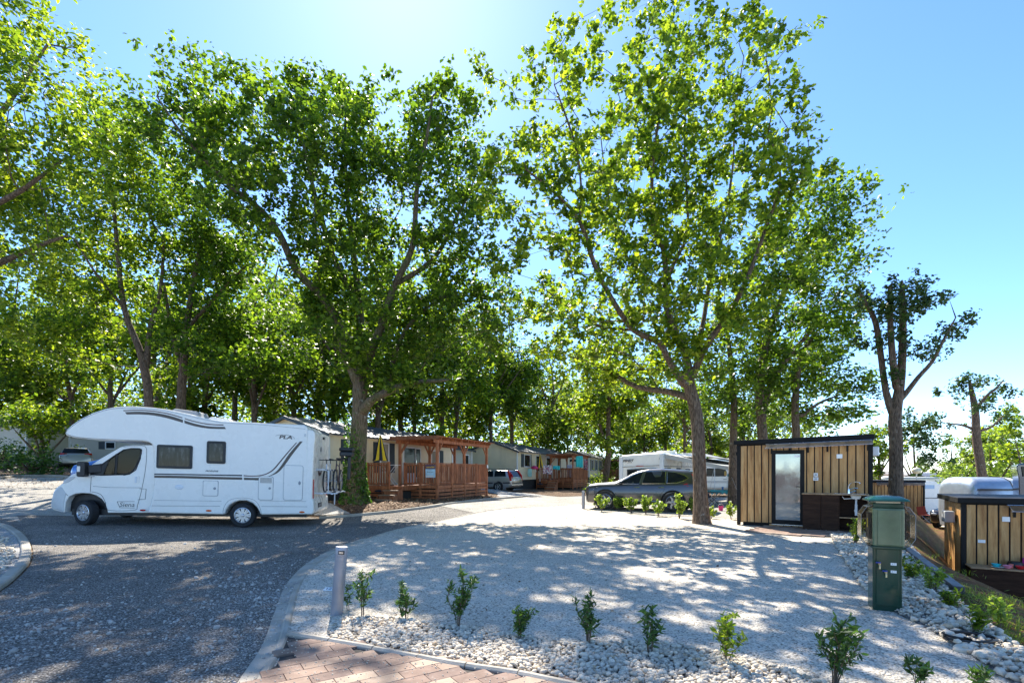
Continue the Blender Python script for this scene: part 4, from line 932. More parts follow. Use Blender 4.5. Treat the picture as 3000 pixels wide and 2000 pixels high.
# windscreen on the sloping front
ws = cl([(535, 540), (755, 402)]); d = (ws[1]-ws[0]); nn = Vector((d.z, 0, -d.x)).normalized(); nn = nn if nn.x < 0 else -nn
MB().prism([ws[0]+Vector((0, .28, 0)), ws[0]+Vector((0, W-.28, 0)), ws[1]+Vector((0, W-.34, 0)), ws[1]+Vector((0, .34, 0))], nn*.008).build('windscreen', M_dglass, rv)
ds = MB(); y_ = IN-.004
seam([(572, 690), (578, 590), (600, 585)], .005, y_, ds, 1); seam([(580, 688), (640, 705), (672, 760), (690, 808), (860, 808), (880, 780), (905, 690), (930, 560), (940, 460), (932, 392), (850, 390), (790, 396)], .005, y_, ds, 3)
seam([(590, 652), (700, 660), (905, 662)], .004, y_, ds); seam([(748, 752), (862, 752)], .005, y_, ds); seam([(748, 752), (765, 792), (862, 794)], .005, y_, ds)
seam([(388, 685), (425, 712)], .005, y_, ds); seam([(895, 668), (938, 670), (932, 736), (882, 740)], .006, y_, ds); ds.build('seam', M_seam, rv)
hd = cl([(873, 608)])[0]; h = MB().prism([(x, IN-.012, z) for x, z in rrect(hd.x-.075, hd.x+.075, hd.z-.11, hd.z+.11, .05)], (0, .02, 0)).build('door_handle', M_white, rv, bevel=.004)
MB().prism([(x, IN-.03, z) for x, z in rrect(hd.x-.025, hd.x+.025, hd.z-.09, hd.z+.08, .02)], (0, .02, 0)).build('grip', M_whiteM, h, bevel=.004)
mm = cl([(548, 541)])[0]; mr_ = MB().prism([(x, -.16, z) for x, z in rrect(mm.x-.1, mm.x+.1, mm.z-.2, mm.z+.2, .05)], (0, .2, 0)).beam((mm.x+.08, .0, mm.z), (mm.x+.35, IN+.01, mm.z+.03), .05, .22).build('wing_mirror', M_black, rv, bevel=.025, smooth=40)
MB().box(mm.x-.075, mm.x-.0, -.178, -.15, mm.z-.07, mm.z+.08).build('indicator', M_clear, mr_, bevel=.006)
MB().prism(cl([(586, 512), (662, 502), (700, 470), (655, 580), (570, 580)], IN-.006), (0, .02, 0)).build('mirror_base', M_black, rv)
MB().prism(cl([(390, 637), (400, 612), (432, 592), (476, 590), (462, 604), (430, 625)], IN-.012), (0, .25, 0)).build('headlight', M_clear, rv, bevel=.01)
MB().prism(cl([(330, 805), (313, 790), (313, 750), (330, 690), (372, 648), (392, 660), (420, 700), (405, 760), (402, 824)], IN-.016), (0, W-2*IN+.032, 0)).build('bumper', pm('dusty_bumper', (.6, .6, .58), .45, var=.12, dirt=.45), rv, bevel=.05, smooth=40, seg=3)
MB().box(cl([(430, 800)])[0].x, cl([(1995, 800)])[0].x-.05, IN+.12, W-.2, cl([(1200, 850)])[0].z, cl([(1200, 812)])[0].z).build('chassis', M_black, rv)
for (cx, x2) in ((400, 690), (1465, 1695)):
    a = cl([(cx, 820)])[0]; b = cl([(x2, 700)])[0]; MB().box(a.x-.02, b.x+.02, .33, W-.33, a.z, b.z+.12).build('wheel_arch_liner', M_black, rv)
wc = cl([(1572, 840)])[0]; rr = .335
def zground(x, y):
    wv = MC @ Vector((x, y, 0)); return g(wv.x, wv.y)+.015-wv.z
for yy, sd_ in ((.14, -1), (W-.14, 1)):
    wheel(rv, wc.x, yy, zground(wc.x, yy)+rr, rr, .2, .215, sd_, 0, 8)
wf = cl([(518, 812)])[0]
for yy, sd_ in ((.2, -1), (W-.2, 1)): wheel(rv, wf.x+.05, yy, zground(wf.x, yy)+rr, rr, .21, .215, sd_, R(-24), 8)
# interior and driver
se = cl([(905, 560)])[0]; MB().box(se.x-.05, se.x+.12, .3, .85, se.z-.7, se.z+.55).box(se.x-.5, se.x+.05, .3, .85, se.z-.55, se.z-.4).build('seat', M_black, rv, bevel=.05)
stc = cl([(760, 575)])[0]; MB().tube([(stc.x+.07*math.cos(a), .58+.2*math.sin(a), stc.z+.17*math.cos(a)) for a in np.linspace(0, 6.28, 20)[:-1]], .014, 6, closed=True).build('steering_wheel', M_black, rv)
def person(name, label, M, J, E, hair=None, mats=None, facing=(-1, 0, 0)):
    """J {name:(x,y,z,r)}, E edges; one continuous skinned body"""
    root_v = list(J); me = bpy.data.meshes.new('body'); me.from_pydata([J[k][:3] for k in root_v], [(root_v.index(a), root_v.index(b)) for a, b in E], [])
    tmp = bpy.data.objects.new('tmp', me); COL.objects.link(tmp); tmp.modifiers.new('s', 'SKIN'); sv = me.skin_vertices[0].data
    for i, k in enumerate(root_v): r = J[k][3]; sv[i].radius = (r, r if len(J[k]) < 5 else J[k][4])
    sv[0].use_root = True; sb = tmp.modifiers.new('u', 'SUBSURF'); sb.levels = 2; sb.render_levels = 2
    bpy.context.view_layer.update(); dg = bpy.context.evaluated_depsgraph_get(); m2 = bpy.data.meshes.new_from_object(tmp.evaluated_get(dg)); bpy.data.objects.remove(tmp)
    for m in mats: m2.materials.append(m)
    o = bpy.data.objects.new(name, m2); COL.objects.link(o); o.matrix_world = M; tag(o, label, 'person'); m2.polygons.foreach_set('use_smooth', [True]*len(m2.polygons))
    return o
sx0, sz0 = se.x-.16, se.z-.42; Y0 = .56
J = {'pelvis': (sx0, Y0, sz0, .14, .16), 'belly': (sx0+.02, Y0, sz0+.2, .13, .15), 'chest': (sx0+.04, Y0, sz0+.42, .12, .17), 'neck': (sx0+.02, Y0, sz0+.58, .05), 'head': (sx0-.0, Y0, sz0+.68, .075), 'crown': (sx0-.01, Y0, sz0+.8, .085), 'nose': (sx0-.1, Y0, sz0+.71, .018),
 'shl': (sx0+.03, Y0-.2, sz0+.48, .06), 'ell': (sx0-.14, Y0-.28, sz0+.24, .043), 'wrl': (stc.x+.06, Y0-.2, stc.z+.03, .028), 'hal': (stc.x+.0, Y0-.18, stc.z+.06, .035),
 'shr': (sx0+.03, Y0+.2, sz0+.48, .06), 'elr': (sx0-.14, Y0+.26, sz0+.24, .043), 'wrr': (stc.x+.06, Y0+.2, stc.z+.03, .028), 'har': (stc.x, Y0+.18, stc.z+.06, .035),
 'knl': (sx0-.42, Y0-.12, sz0+.08, .07), 'anl': (sx0-.6, Y0-.12, sz0-.3, .045), 'knr': (sx0-.42, Y0+.12, sz0+.08, .07), 'anr': (sx0-.6, Y0+.12, sz0-.3, .045)}
for s_, yy in (('l', Y0-.18), ('r', Y0+.18)):
    for k in range(4): J[f'f{k}{s_}'] = (stc.x-.045, yy-.03+.02*k, stc.z+.05-.005*k, .009)
    J['t'+s_] = (stc.x+.01, yy+(.04 if s_ == 'l' else -.04), stc.z+.09, .01)
E = [('pelvis', 'belly'), ('belly', 'chest'), ('chest', 'neck'), ('neck', 'head'), ('head', 'crown'), ('head', 'nose'), ('chest', 'shl'), ('shl', 'ell'), ('ell', 'wrl'), ('wrl', 'hal'), ('chest', 'shr'), ('shr', 'elr'), ('elr', 'wrr'), ('wrr', 'har'), ('pelvis', 'knl'), ('knl', 'anl'), ('pelvis', 'knr'), ('knr', 'anr')]
for s_ in 'lr': E += [('ha'+s_, f'f{k}{s_}') for k in range(4)]+[('ha'+s_, 't'+s_)]
dr = person('person', 'driver seated behind the motorhome cab window, bare arms reaching to the wheel', MC, J, E, mats=[M_skin, M_cloth])
for p in dr.data.polygons:
    c = p.center
    if c.z < sz0+.56 and (abs(c.y-Y0) < .2 or c.z > sz0+.38 or c.x > sx0-.05) and c.x > sx0-.13 or (c.z < sz0+.2 and abs(c.y-Y0) < .22): p.material_index = 1
hb = MB().ball((sx0+.015, Y0, sz0+.8), .1, .09, .1, 14, 8); hb.build('hair', M_black, dr, smooth=60)
fc = MB()
for s_ in (-1, 1): fc.ball((sx0-.083, Y0+s_*.032, sz0+.745), .012, .014, .01, 8, 6)
fc.box(sx0-.088, sx0-.075, Y0-.025, Y0+.025, sz0+.665, sz0+.672); fc.build('face_features', M_black, dr)
for s_ in (-1, 1): MB().ball((sx0+.0, Y0+s_*.09, sz0+.735), .02, .01, .032, 8, 6).build('ear', M_skin, dr, smooth=60)
# bicycle rack
zr = 1.02-.0
rk = MB()
for yy in (.35, 1.9): rk.tube([(.06, yy, 1.62), (.3, yy, 1.64), (.42, yy, 1.6), (.44, yy, .95), (.1, yy, .93)], .016, 6)
for z in (1.62, .95): rk.tube([(.3, .35, z), (.3, 1.9, z)], .016, 6)
rk.tube([(.44, 1.5, .95), (.44, 1.5, .55)], .02, 6)
for x in (.3, .58): rk.box(x-.03, x+.03, .1, 2.2, .93, .96)
rk.tube([(.06, .35, .95), (.7, .35, .95)], .018, 6).tube([(.06, 1.9, .95), (.7, 1.9, .95)], .018, 6)
rk.build('bicycle_rack', M_whiteM, rv, smooth=40)
def bicycle(label, mcol, x, flip, y0=.25):
    M = MC @ Matrix.Translation((x, 1.15, .965)) @ Matrix.Rotation(R(90 if flip > 0 else -90), 4, 'Z'); r = thing('bicycle', label, 'bicycle', M, 'bicycles on the motorhome rack')
    wr = .34; wb = .54
    for s_ in (-1, 1):
        t = MB().tube([(s_*wb+wr*.97*math.cos(a), 0, wr+wr*.97*math.sin(a)) for a in np.linspace(0, 6.28, 33)[:-1]], .022, 6, closed=True).build('wheel', M_rub, r, smooth=50)
        sp = MB()
        for k in range(14): a = 6.28*k/14; sp.tube([(s_*wb, (-.02 if k % 2 else .02), wr), (s_*wb+.32*math.cos(a), 0, wr+.32*math.sin(a))], .003, 3)
        sp.tube([(s_*wb, -.05, wr), (s_*wb, .05, wr)], .02, 6); sp.tube([(s_*wb+.315*math.cos(a), 0, wr+.315*math.sin(a)) for a in np.linspace(0, 6.28, 33)[:-1]], .009, 5, closed=True); sp.build('rim', M_alloy, t)
    bb = (-.08, 0, .3); st = (-.24, 0, .86); hd_ = (.38, 0, .84); hb_ = (.42, 0, .68)
    f = MB().tube([bb, st], .018, 6).tube([(-.22, 0, .78), hd_], .018, 6).tube([bb, hb_], .02, 6).tube([hd_, hb_], .02, 6)
    for s_ in (-1, 1): f.tube([bb, (-wb, s_*.05, wr)], .01, 5).tube([(-.22, 0, .78), (-wb, s_*.05, wr)], .009, 5)
    f.build('frame', mcol, r, smooth=50)
    fk = MB()
    for s_ in (-1, 1): fk.tube([(hb_[0], s_*.04, hb_[2]), (wb, s_*.05, wr)], .013, 5)
    fk.build('fork', M_black, r)
    MB().tube([hd_, (.36, 0, .95)], .015, 6).tube([(.3, -.32, .97), (.36, -.15, .96), (.36, .15, .96), (.3, .32, .97)], .014, 6).tube([(.3, -.32, .97), (.27, -.33, .97)], .02, 6).tube([(.3, .32, .97), (.27, .33, .97)], .02, 6).build('handlebar', M_black, r)
    MB().tube([st, (-.27, 0, .97)], .012, 6).prism([(-.42, -.07, .97), (-.42, .07, .97), (-.15, .02, .98), (-.13, 0, .98), (-.15, -.02, .98)], (0, 0, .04)).build('saddle', M_black, r, bevel=.008)
    MB().lathe([(.09, -.005), (.09, .005)], bb, (0, 1, 0), 16).beam((-.08, .06, .3), (.03, .06, .17), .02, .02).beam((-.08, -.06, .3), (-.19, -.06, .43), .02, .02).box(0, .06, .06, .14, .15, .17).box(-.22, -.16, -.14, -.06, .42, .44).build('crankset', M_dalloy, r)
    return r
bicycle('white-framed bicycle standing on the rear rack next to the motorhome wall', pm('white_bike', (.6, .62, .65), .3), .3, -1)
bicycle('dark bicycle on the outer channel of the motorhome rack, under the black box', pm('dark_bike', (.08, .04, .04), .3), .58, -1)
bx = thing('cargo_box', 'black box carried high behind the bicycles against the oak trunk', 'box', MC @ Matrix.Translation((.86, .8, 2.05)))
MB().box(-.17, .2, -.25, .25, 0, .14).build('tub', M_black, bx, bevel=.03); MB().box(-.19, .22, -.27, .27, .145, .26).build('lid', M_black, bx, bevel=.05, smooth=40, seg=3)
MB().box(.05, .13, -.1, .1, -.7, 0).box(-.3, .1, -.02, .02, -.1, -.05).build('carrier', M_black, bx, bevel=.02)

# ------------------------------------------------------------------ cars
def carpaint(name, col, rough=.25, metal=.5):
    t = NT(name); c = t.ramp(t.noise(2, 4), [(.3, tuple(v*.94 for v in col)), (.7, tuple(min(1, v*1.05) for v in col))]); m = t.fin(c, rough, metal, None, .5)
    t.b.inputs['Coat Weight'].default_value = .8; t.b.inputs['Coat Roughness'].default_value = .04; return m
def car(name, label, M, st, wx, wr, paint, cat='car', arch=None, clad=None, rimstyle=('curl', 5), rimmat=None, glass_side=(), tw=.22, group=None, rimk=.64):
    """st: (x, zlow, zbelt, ztop, half width, half roof width); front at x=0"""
    root = thing(name, label, cat, M, group); A = np.array(st)
    def at(x): return [float(np.interp(x, A[:, 0], A[:, i])) for i in range(1, 6)]
    xs = sorted(set(list(A[:, 0])+[x for k in range(1, int(A[-1, 0]/.22)) for x in [k*.22]])); vs = []; n = None
    for x in xs:
        zb_, zm, zt_, w_, wt_ = at(x); half = [(0, zb_), (w_*.8, zb_), (w_*.95, zb_+.05), (w_*.985, zb_+.14), (w_, zb_+(zm-zb_)*.55), (w_*.985, zm-.07), (w_*.95, zm), (wt_+(w_*.95-wt_)*.12, zt_-.09*min(1, (zt_-zm)*3)), (wt_*.93, zt_-.025*min(1, (zt_-zm)*3)), (wt_*.6, zt_), (0, zt_+.006)]
        ring = [(x, -y, z) for y, z in half]+[(x, y, z) for y, z in half[::-1][1:-1]]; n = len(ring); vs += ring
    fs = [(i*n+j, (i+1)*n+j, (i+1)*n+(j+1) % n, i*n+(j+1) % n) for i in range(len(xs)-1) for j in range(n)]
    fs += [tuple(range(n)), tuple(range((len(xs)-1)*n+n-1, (len(xs)-1)*n-1, -1))]
    b = MB().add(vs, fs).build('body', paint, root, smooth=50)
    def side(x, z, s, pr=.006):
        zb_, zm, zt_, w_, wt_ = at(x); zt2 = zt_-.09*min(1, (zt_-zm)*3); t = min(1, max(0, (z-zm)/max(.05, zt2-zm))); y = w_*.95+(wt_+(w_*.95-wt_)*.12-w_*.95)*t
        if z < zm: t = (z-zb_)/(zm-zb_); y = w_*np.interp(t, [0, .2, .55, .9, 1], [.95, .985, 1., .985, .95])
        return Vector((x, s*(y+pr), z))
    for s in (-1, 1):
        for poly in glass_side:
            pts = [side(x, z, s) for x, z in poly]; MB().prism(pts, (0, -s*.004, 0)).build('side_window', M_dglass, root)
            q = [side(x, z, s, .008) for x, z in poly]
            MB().tube(q, .009, 5, closed=True).build('window_trim', M_chrome if name != 'estate_car' else M_black, root)
        for x in wx:
            w_ = at(x)[3]; yo = s*w_
            MB().lathe([(wr*1.16, 0), (wr*1.16, .012)], (x, yo*.985, wr), (0, s, 0), 36).build('wheel_arch', M_black, root)
            if clad:
                pts = []
                for a in np.linspace(-.25, math.pi+.25, 22): pts.append((x+wr*1.2*math.cos(a), yo*1.0, wr+wr*1.2*math.sin(a)))
                MB().tube(pts, .035, 6).build('wheel_arch_trim', clad, root, smooth=60)
            wheel(root, x, yo-s*(tw/2-.035), wr, wr, tw, wr*rimk, s, 0, rimstyle[1], rimmat, rimstyle[0], 32)
    return root, at, side
# dark grey crossover
exs = Vector((.877, -.481, 0)).normalized(); eys = Vector((-exs.y, exs.x, 0))
o = Vector((3.8, 20.75, 0))+eys*.86-exs*.94; o.z = .02
paintG = carpaint('grey_metallic', (.085, .082, .085), .3, .7)
st = [(0, .36, .64, .72, .6, .5), (.05, .27, .84, .92, .76, .66), (.18, .25, .92, 1.01, .86, .72), (.5, .24, .96, 1.07, .91, .76), (.95, .24, .98, 1.11, .92, .74), (1.3, .24, 1.0, 1.15, .92, .7), (1.55, .24, 1.01, 1.26, .92, .68), (1.9, .24, 1.02, 1.46, .92, .65), (2.2, .24, 1.03, 1.58, .92, .63), (2.6, .24, 1.04, 1.66, .92, .62), (3.1, .24, 1.05, 1.67, .92, .62), (3.6, .24, 1.07, 1.63, .92, .61), (4.05, .25, 1.1, 1.6, .91, .6), (4.3, .28, 1.13, 1.54, .89, .6), (4.46, .32, 1.1, 1.3, .87, .64), (4.58, .42, .9, .95, .78, .6)]
gl = [[(1.42, 1.05), (1.72, 1.24), (2.05, 1.42), (2.36, 1.53), (2.42, 1.54), (2.3, 1.06)], [(2.42, 1.07), (2.52, 1.545), (3.1, 1.56), (3.28, 1.55), (3.3, 1.09)], [(3.36, 1.1), (3.36, 1.545), (3.7, 1.5), (4.0, 1.4), (4.12, 1.3), (4.0, 1.2), (3.75, 1.12)]]
suv, at_, side_ = car('crossover_car', 'dark grey metallic crossover car parked behind the row of low green shrubs', frame(o, exs), st, (.94, 3.6), .37, paintG, clad=M_black, glass_side=gl, rimmat=pm('machined_rim', (.3, .3, .31), .25, .9), rimk=.7)
dl = MB()
for pts in ([(1.38, 1.04), (1.36, .7), (1.45, .38), (2.35, .36)], [(2.37, 1.04), (2.38, .36)], [(3.33, 1.08), (3.28, .85), (3.1, .6)]):
    dl.tube([side_(x, z, -1, .002) for x, z in pts], .005, 4)
dl.tube([side_(x, .3, -1, .0) for x in np.linspace(1.4, 3.15, 8)], .05, 6); dl.build('door_seam', M_black, suv)
ch = MB().tube([side_(x, .4, -1, .004) for x in np.linspace(1.45, 3.1, 8)], .012, 5); ch.build('sill_trim', M_chrome, suv)
for x in (2.1, 3.05): MB().tube([side_(x, .93, -1, .01), side_(x+.1, .935, -1, .035), side_(x+.22, .935, -1, .01)], .014, 6).build('door_handle', M_chrome, suv)
for s in (-1, 1):
    MB().ball(side_(1.55, 1.1, s, .1), .07, .1, .07, 12, 8).build('wing_mirror', paintG, suv, smooth=60)
    MB().prism([side_(x, z, s, .004) for x, z in ((.1, .72), (.16, .8), (.55, .92), (.6, .9), (.4, .8), (.15, .7))], (0, -s*.01, 0)).build('headlight', M_clear, suv)
    MB().prism([side_(x, z, s, .006) for x, z in ((4.46, 1.08), (4.1, 1.1), (3.98, 1.06), (4.12, 1.0), (4.48, .96))], (0, -s*.01, 0)).prism([side_(x, z, s, .006) for x, z in ((4.3, 1.42), (4.2, 1.48), (4.4, 1.2), (4.47, 1.12))], (0, -s*.01, 0)).build('tail_light', M_red, suv)
MB().prism([(1.46, -.6, 1.17), (1.46, .6, 1.17), (2.15, .53, 1.575), (2.15, -.53, 1.575)], (-.01, 0, .016)).build('windscreen', M_dglass, suv)
# estate car, seen from behind
def rearset(root, L, hw, zglass, zlamp, paint_plate, plate='', gw=.62, slope=.2, lampw=.12, vertical=True, platecol=None):
    z0, z1 = zglass
    MB().prism([(L-.02, -gw-.06, z0), (L-.02, gw+.06, z0), (L-.02-slope, gw-.04, z1), (L-.02-slope, -gw+.04, z1)], (.012, 0, .006)).build('rear_window', M_dglass, root)
    for s in (-1, 1):
        if vertical: MB().prism([(L-.12, s*(hw-.16), zlamp[0]), (L-.1, s*(hw+.005), zlamp[0]), (L-.14, s*(hw-.0), (zlamp[0]+zlamp[1])/2), (L-.1-slope, s*(gw+.1), zlamp[1]), (L-.12-slope, s*(gw-.02), zlamp[1]), (L-.08, s*(hw-.18), (zlamp[0]+zlamp[1])/2)], (.13, 0, 0)).build('tail_light', M_red, root, bevel=.01)
        else: MB().prism([(L-.12, s*(hw-.42), zlamp[0]+.04), (L-.12, s*(hw-.0), zlamp[0]), (L-.16, s*(hw-.02), zlamp[1]), (L-.12, s*(hw-.42), zlamp[1]-.04)], (.14, 0, 0)).build('tail_light', M_red, root, bevel=.01)
    b = MB().box(L-.08, L+.07, -hw*.97, hw*.97, .36, .55).build('bumper', paint_plate, root, bevel=.04, smooth=40)
    p = MB().box(L+.02, L+.04, -.26, .26, .72, .83).build('number_plate', platecol or M_whiteM, root)
    if plate: text(plate, 'plate_characters', M_seam, p, Matrix.Translation((L+.042, 0, .775)) @ Matrix.Rotation(R(90), 4, 'Z') @ Matrix.Rotation(R(90), 4, 'X'), .1, .001, bold=.002)
M_silver = carpaint('silver_paint', (.45, .44, .41), .3, .6)
ed = Vector((.89, -.455, 0)).normalized(); rc = P(1497, 1430, 34.2); eo = Vector((rc.x, rc.y, 0))-ed*4.7+Vector((-ed.y, ed.x, 0))*.87; eo.z = g(rc.x, rc.y)+.03
st = [(0, .3, .6, .63, .6, .5), (.3, .22, .76, .8, .85, .7), (1.1, .22, .88, .95, .88, .7), (1.4, .22, .92, 1.04, .88, .68), (2.0, .22, .93, 1.38, .88, .6), (2.6, .22, .94, 1.45, .88, .6), (3.6, .22, .95, 1.45, .88, .6), (4.3, .22, .96, 1.42, .87, .58), (4.5, .25, .96, 1.25, .86, .62), (4.66, .3, .95, 1.0, .84, .66), (4.72, .36, .8, .84, .8, .6)]
gl = [[(1.62, 1.0), (2.02, 1.3), (2.35, 1.36), (2.4, 1.0)], [(2.5, 1.0), (2.5, 1.36), (3.2, 1.37), (3.3, 1.0)], [(3.4, 1.0), (3.35, 1.37), (4.12, 1.35), (4.28, 1.02)]]
es, a2, s2_ = car('estate_car', 'silver estate car parked on the pale gravel between the two wooden decks', frame(eo, ed), st, (.9, 3.72), .32, M_silver, glass_side=gl, rimstyle=('bar', 5))
rearset(es, 4.7, .86, (.98, 1.36), (.72, 1.42), M_silver, 'HF 7120', gw=.66, slope=.27)
MB().tube([s2_(x, .55, -1, .01) for x in np.linspace(1.3, 3.3, 6)], .03, 5).tube([s2_(x, .58, -1, .01) for x in np.linspace(4.1, 4.65, 4)], .035, 5).box(4.72, 4.79, -.8, .8, .5, .56).build('bump_strip', M_black, es)
MB().tube([(2.1, -.55, 1.5), (2.3, -.55, 1.53), (4.0, -.55, 1.51), (4.2, -.55, 1.46)], .018, 6).tube([(2.1, .55, 1.5), (2.3, .55, 1.53), (4.0, .55, 1.51), (4.2, .55, 1.46)], .018, 6).build('roof_rail', M_black, es)
# silver hatchback, back left
hdv = Vector((.78, -.62, 0)).normalized(); hdv = Vector((.62, -.785, 0)).normalized(); rc = P(222, 1378, 35.5); ho = Vector((rc.x, rc.y, 0))-hdv*4.3; ho.z = g(rc.x, rc.y)+.02
M_champ = carpaint('champagne_paint', (.34, .33, .3), .3, .6)
st = [(0, .3, .62, .65, .6, .5), (.3, .22, .8, .84, .85, .7), (1.0, .22, .9, .98, .9, .7), (1.3, .22, .94, 1.08, .9, .68), (1.9, .22, .96, 1.42, .9, .62), (2.6, .22, .98, 1.48, .9, .6), (3.5, .22, 1.0, 1.45, .9, .6), (4.0, .22, 1.02, 1.36, .89, .62), (4.25, .28, 1.0, 1.06, .88, .68), (4.36, .36, .85, .9, .84, .66)]
hs_, a3, s3_ = car('hatchback_car', 'silver hatchback seen from behind beside the forked shrub', frame(ho, hdv), st, (.88, 3.5), .32, M_champ, glass_side=[[(1.5, 1.02), (1.95, 1.34), (2.5, 1.38), (2.5, 1.04)], [(2.58, 1.04), (2.58, 1.38), (3.5, 1.35), (3.7, 1.08)]])
rearset(hs_, 4.3, .88, (1.06, 1.36), (.92, 1.06), M_champ, '1-SKX-3', gw=.66, slope=.25, vertical=False, platecol=pm('yellow_plate', (.75, .5, .03), .5))
# blue car, mostly behind the motorhome cab
bdv = Vector((.97, .24, 0)).normalized(); rc = P(228, 1390, 24); bo = Vector((rc.x, rc.y, 0)); bo.z = g(rc.x+1.5, rc.y)+.03
M_blue = carpaint('blue_paint', (.05, .16, .45), .25, .2)
st = [(0, .3, .6, .66, .6, .5), (.2, .22, .78, .86, .82, .7), (.7, .22, .88, 1.02, .86, .7), (1.1, .22, .93, 1.12, .86, .68), (1.7, .22, .95, 1.45, .86, .6), (2.6, .22, .96, 1.5, .86, .58), (3.5, .22, .98, 1.45, .85, .58), (3.9, .28, .98, 1.1, .84, .6), (4.0, .36, .85, .9, .8, .6)]
car('small_car', 'bright blue car half hidden behind the motorhome cab', frame(bo, bdv), st, (.75, 3.2), .3, M_blue, glass_side=[[(1.3, 1.0), (1.75, 1.36), (2.3, 1.4), (2.3, 1.0)], [(2.4, 1.0), (2.4, 1.4), (3.3, 1.36), (3.5, 1.04)]])
# black off-road car nose by the lower hut
kd = Vector((.9, .43, 0)).normalized(); rc = P(2775, 1500, 27); ko = Vector((rc.x, rc.y, g(rc.x, rc.y)+.02))
st = [(0, .4, .8, .85, .75, .6), (.15, .3, .95, 1.0, .85, .75), (.9, .28, 1.02, 1.1, .9, .78), (1.2, .28, 1.05, 1.2, .9, .76), (1.6, .28, 1.06, 1.6, .9, .7), (2.2, .28, 1.08, 1.75, .9, .68), (3.9, .28, 1.1, 1.75, .9, .68), (4.3, .35, 1.1, 1.5, .88, .7), (4.4, .4, 1., 1.05, .85, .7)]
kr, a4, s4_ = car('offroad_car', 'black off-road car nosing out from behind the right wooden hut', frame(ko, kd), st, (.85, 3.5), .36, carpaint('black_paint', (.012, .012, .014), .2, .2), clad=M_black, glass_side=[[(1.35, 1.12), (1.7, 1.6), (2.3, 1.66), (2.3, 1.12)], [(2.4, 1.12), (2.4, 1.66), (3.9, 1.62), (4.0, 1.14)]])
for s in (-1, 1): MB().ball((.02, s*.6, .78), .05, .14, .07, 12, 8).build('headlight', M_clear, kr, smooth=60)
gr = MB()
for k in range(4): gr.box(-.03, .02, -.42, .42, .62+k*.06, .64+k*.06)
gr.build('grille', M_chrome, kr)
# ------------------------------------------------------------------ mobile homes
def sidingmat(name, col):
    t = NT(name); c = t.ramp(t.noise(2.2, 5, .6), [(.3, tuple(v*.88 for v in col)), (.7, col)]); c = t.mix(t.ramp(t.noise(1.2, 6, .7, t.obj((1, 1, .25))), [(.55, 0.), (.8, .25)]), c, (.25, .22, .16))
    return t.fin(c, .55, 0, t.bump(t.noise(60, 3), .1, .004))
M_side = sidingmat('cream_siding', (.8, .67, .44)); M_side2 = sidingmat('beige_siding', (.5, .45, .34))
M_trim = pm('white_trim', (.74, .73, .69), .5, var=.05, dirt=.15)
M_shut = pm('dark_shutter', (.02, .035, .045), .5, var=.3)
M_blind = pm('beige_blind', (.3, .27, .2), .7, var=.15)
M_dark = pm('underfloor_shade', (.03, .028, .025), .9)  # near-black colour painted in for the shade below decks and homes
def tilemat():
    t = NT('slate_roof_tile'); geo = t.n('ShaderNodeNewGeometry'); c = t.ramp(t.noise(7, 5, .7), [(.3, (.035, .04, .05)), (.7, (.12, .13, .15))])
    return t.fin(c, .35, 0, t.bump(t.noise(40, 3), .2, .01), .6)
M_tile = tilemat()
def wood(name, a, b, sc=(1, 1, 6), grain=3.):
    t = NT(name); n = t.noise(grain, 6, .6, t.obj(sc)); r = t.n('ShaderNodeNewGeometry').outputs['Random Per Island']
    c = t.ramp(n, [(.3, a), (.7, b)]); c = t.mix(1., c, t.ramp(r, [(0., .75), (1., 1.15)]), 'MULTIPLY')
    return t.fin(c, .6, 0, t.bump(n, .25, .01), .35)
M_red_wood = wood('red_stained_wood', (.17, .052, .02), (.46, .17, .07), (3, 3, 1))
M_tread = wood('worn_tread', (.2, .12, .07), (.42, .3, .2), (1, 1, 3))
def board_wall(mb, x0, x1, z0, z1, y=0., h=.19, clip=None):
    z = z0
    while z < z1-.01:
        t = min(z+h, z1); a, b = (x0, x1)
        if clip: 
            c = clip(t); 
            if c is None: break
            a, b = c; a2, b2 = clip(z)
        else: a2, b2 = a, b
        mb.add([(a2, y-.022, z), (b2, y-.022, z), (b, y-.006, t), (a, y-.006, t), (a2, y, z), (b2, y, z)], [(0, 1, 2, 3), (4, 5, 1, 0)]); z += h
def window(root, x0, x1, z0, z1, shut=(0, 0), pane=None, door=False):
    f = MB(); y0, y1 = -.07, .0; t = .07
    f.box(x0, x0+t, y0, y1, z0, z1).box(x1-t, x1, y0, y1, z0, z1).box(x0+t, x1-t, y0, y1, z1-t, z1).box(x0+t, x1-t, y0, y1, z0, z0+t)
    if door: f.box(x0+t, x1-t, y0+.02, y1, z0+t, z0+.5)
    w_ = f.build('door' if door else 'window', M_trim, root)
    MB().box(x0+t, x1-t, -.045, -.03, z0+(.5 if door else t), z1-t).build('pane', pane or M_dglass, w_)
    if door: MB().box(x1-.06, x1-.03, -.12, -.07, z0+.95, z0+1.15).build('handle', M_chrome, w_)
    for k, s in enumerate(shut):
        if s:
            a, b = (x0-s-.02, x0-.02) if k == 0 else (x1+.02, x1+s+.02); sh = MB().box(a, b, -.045, -.02, z0, z1)
            for j in range(int((z1-z0)/.06)): sh.box(a+.04, b-.04, -.055, -.045, z0+.03+j*.06, z0+.065+j*.06)
            sh.build('shutter', M_shut, root)
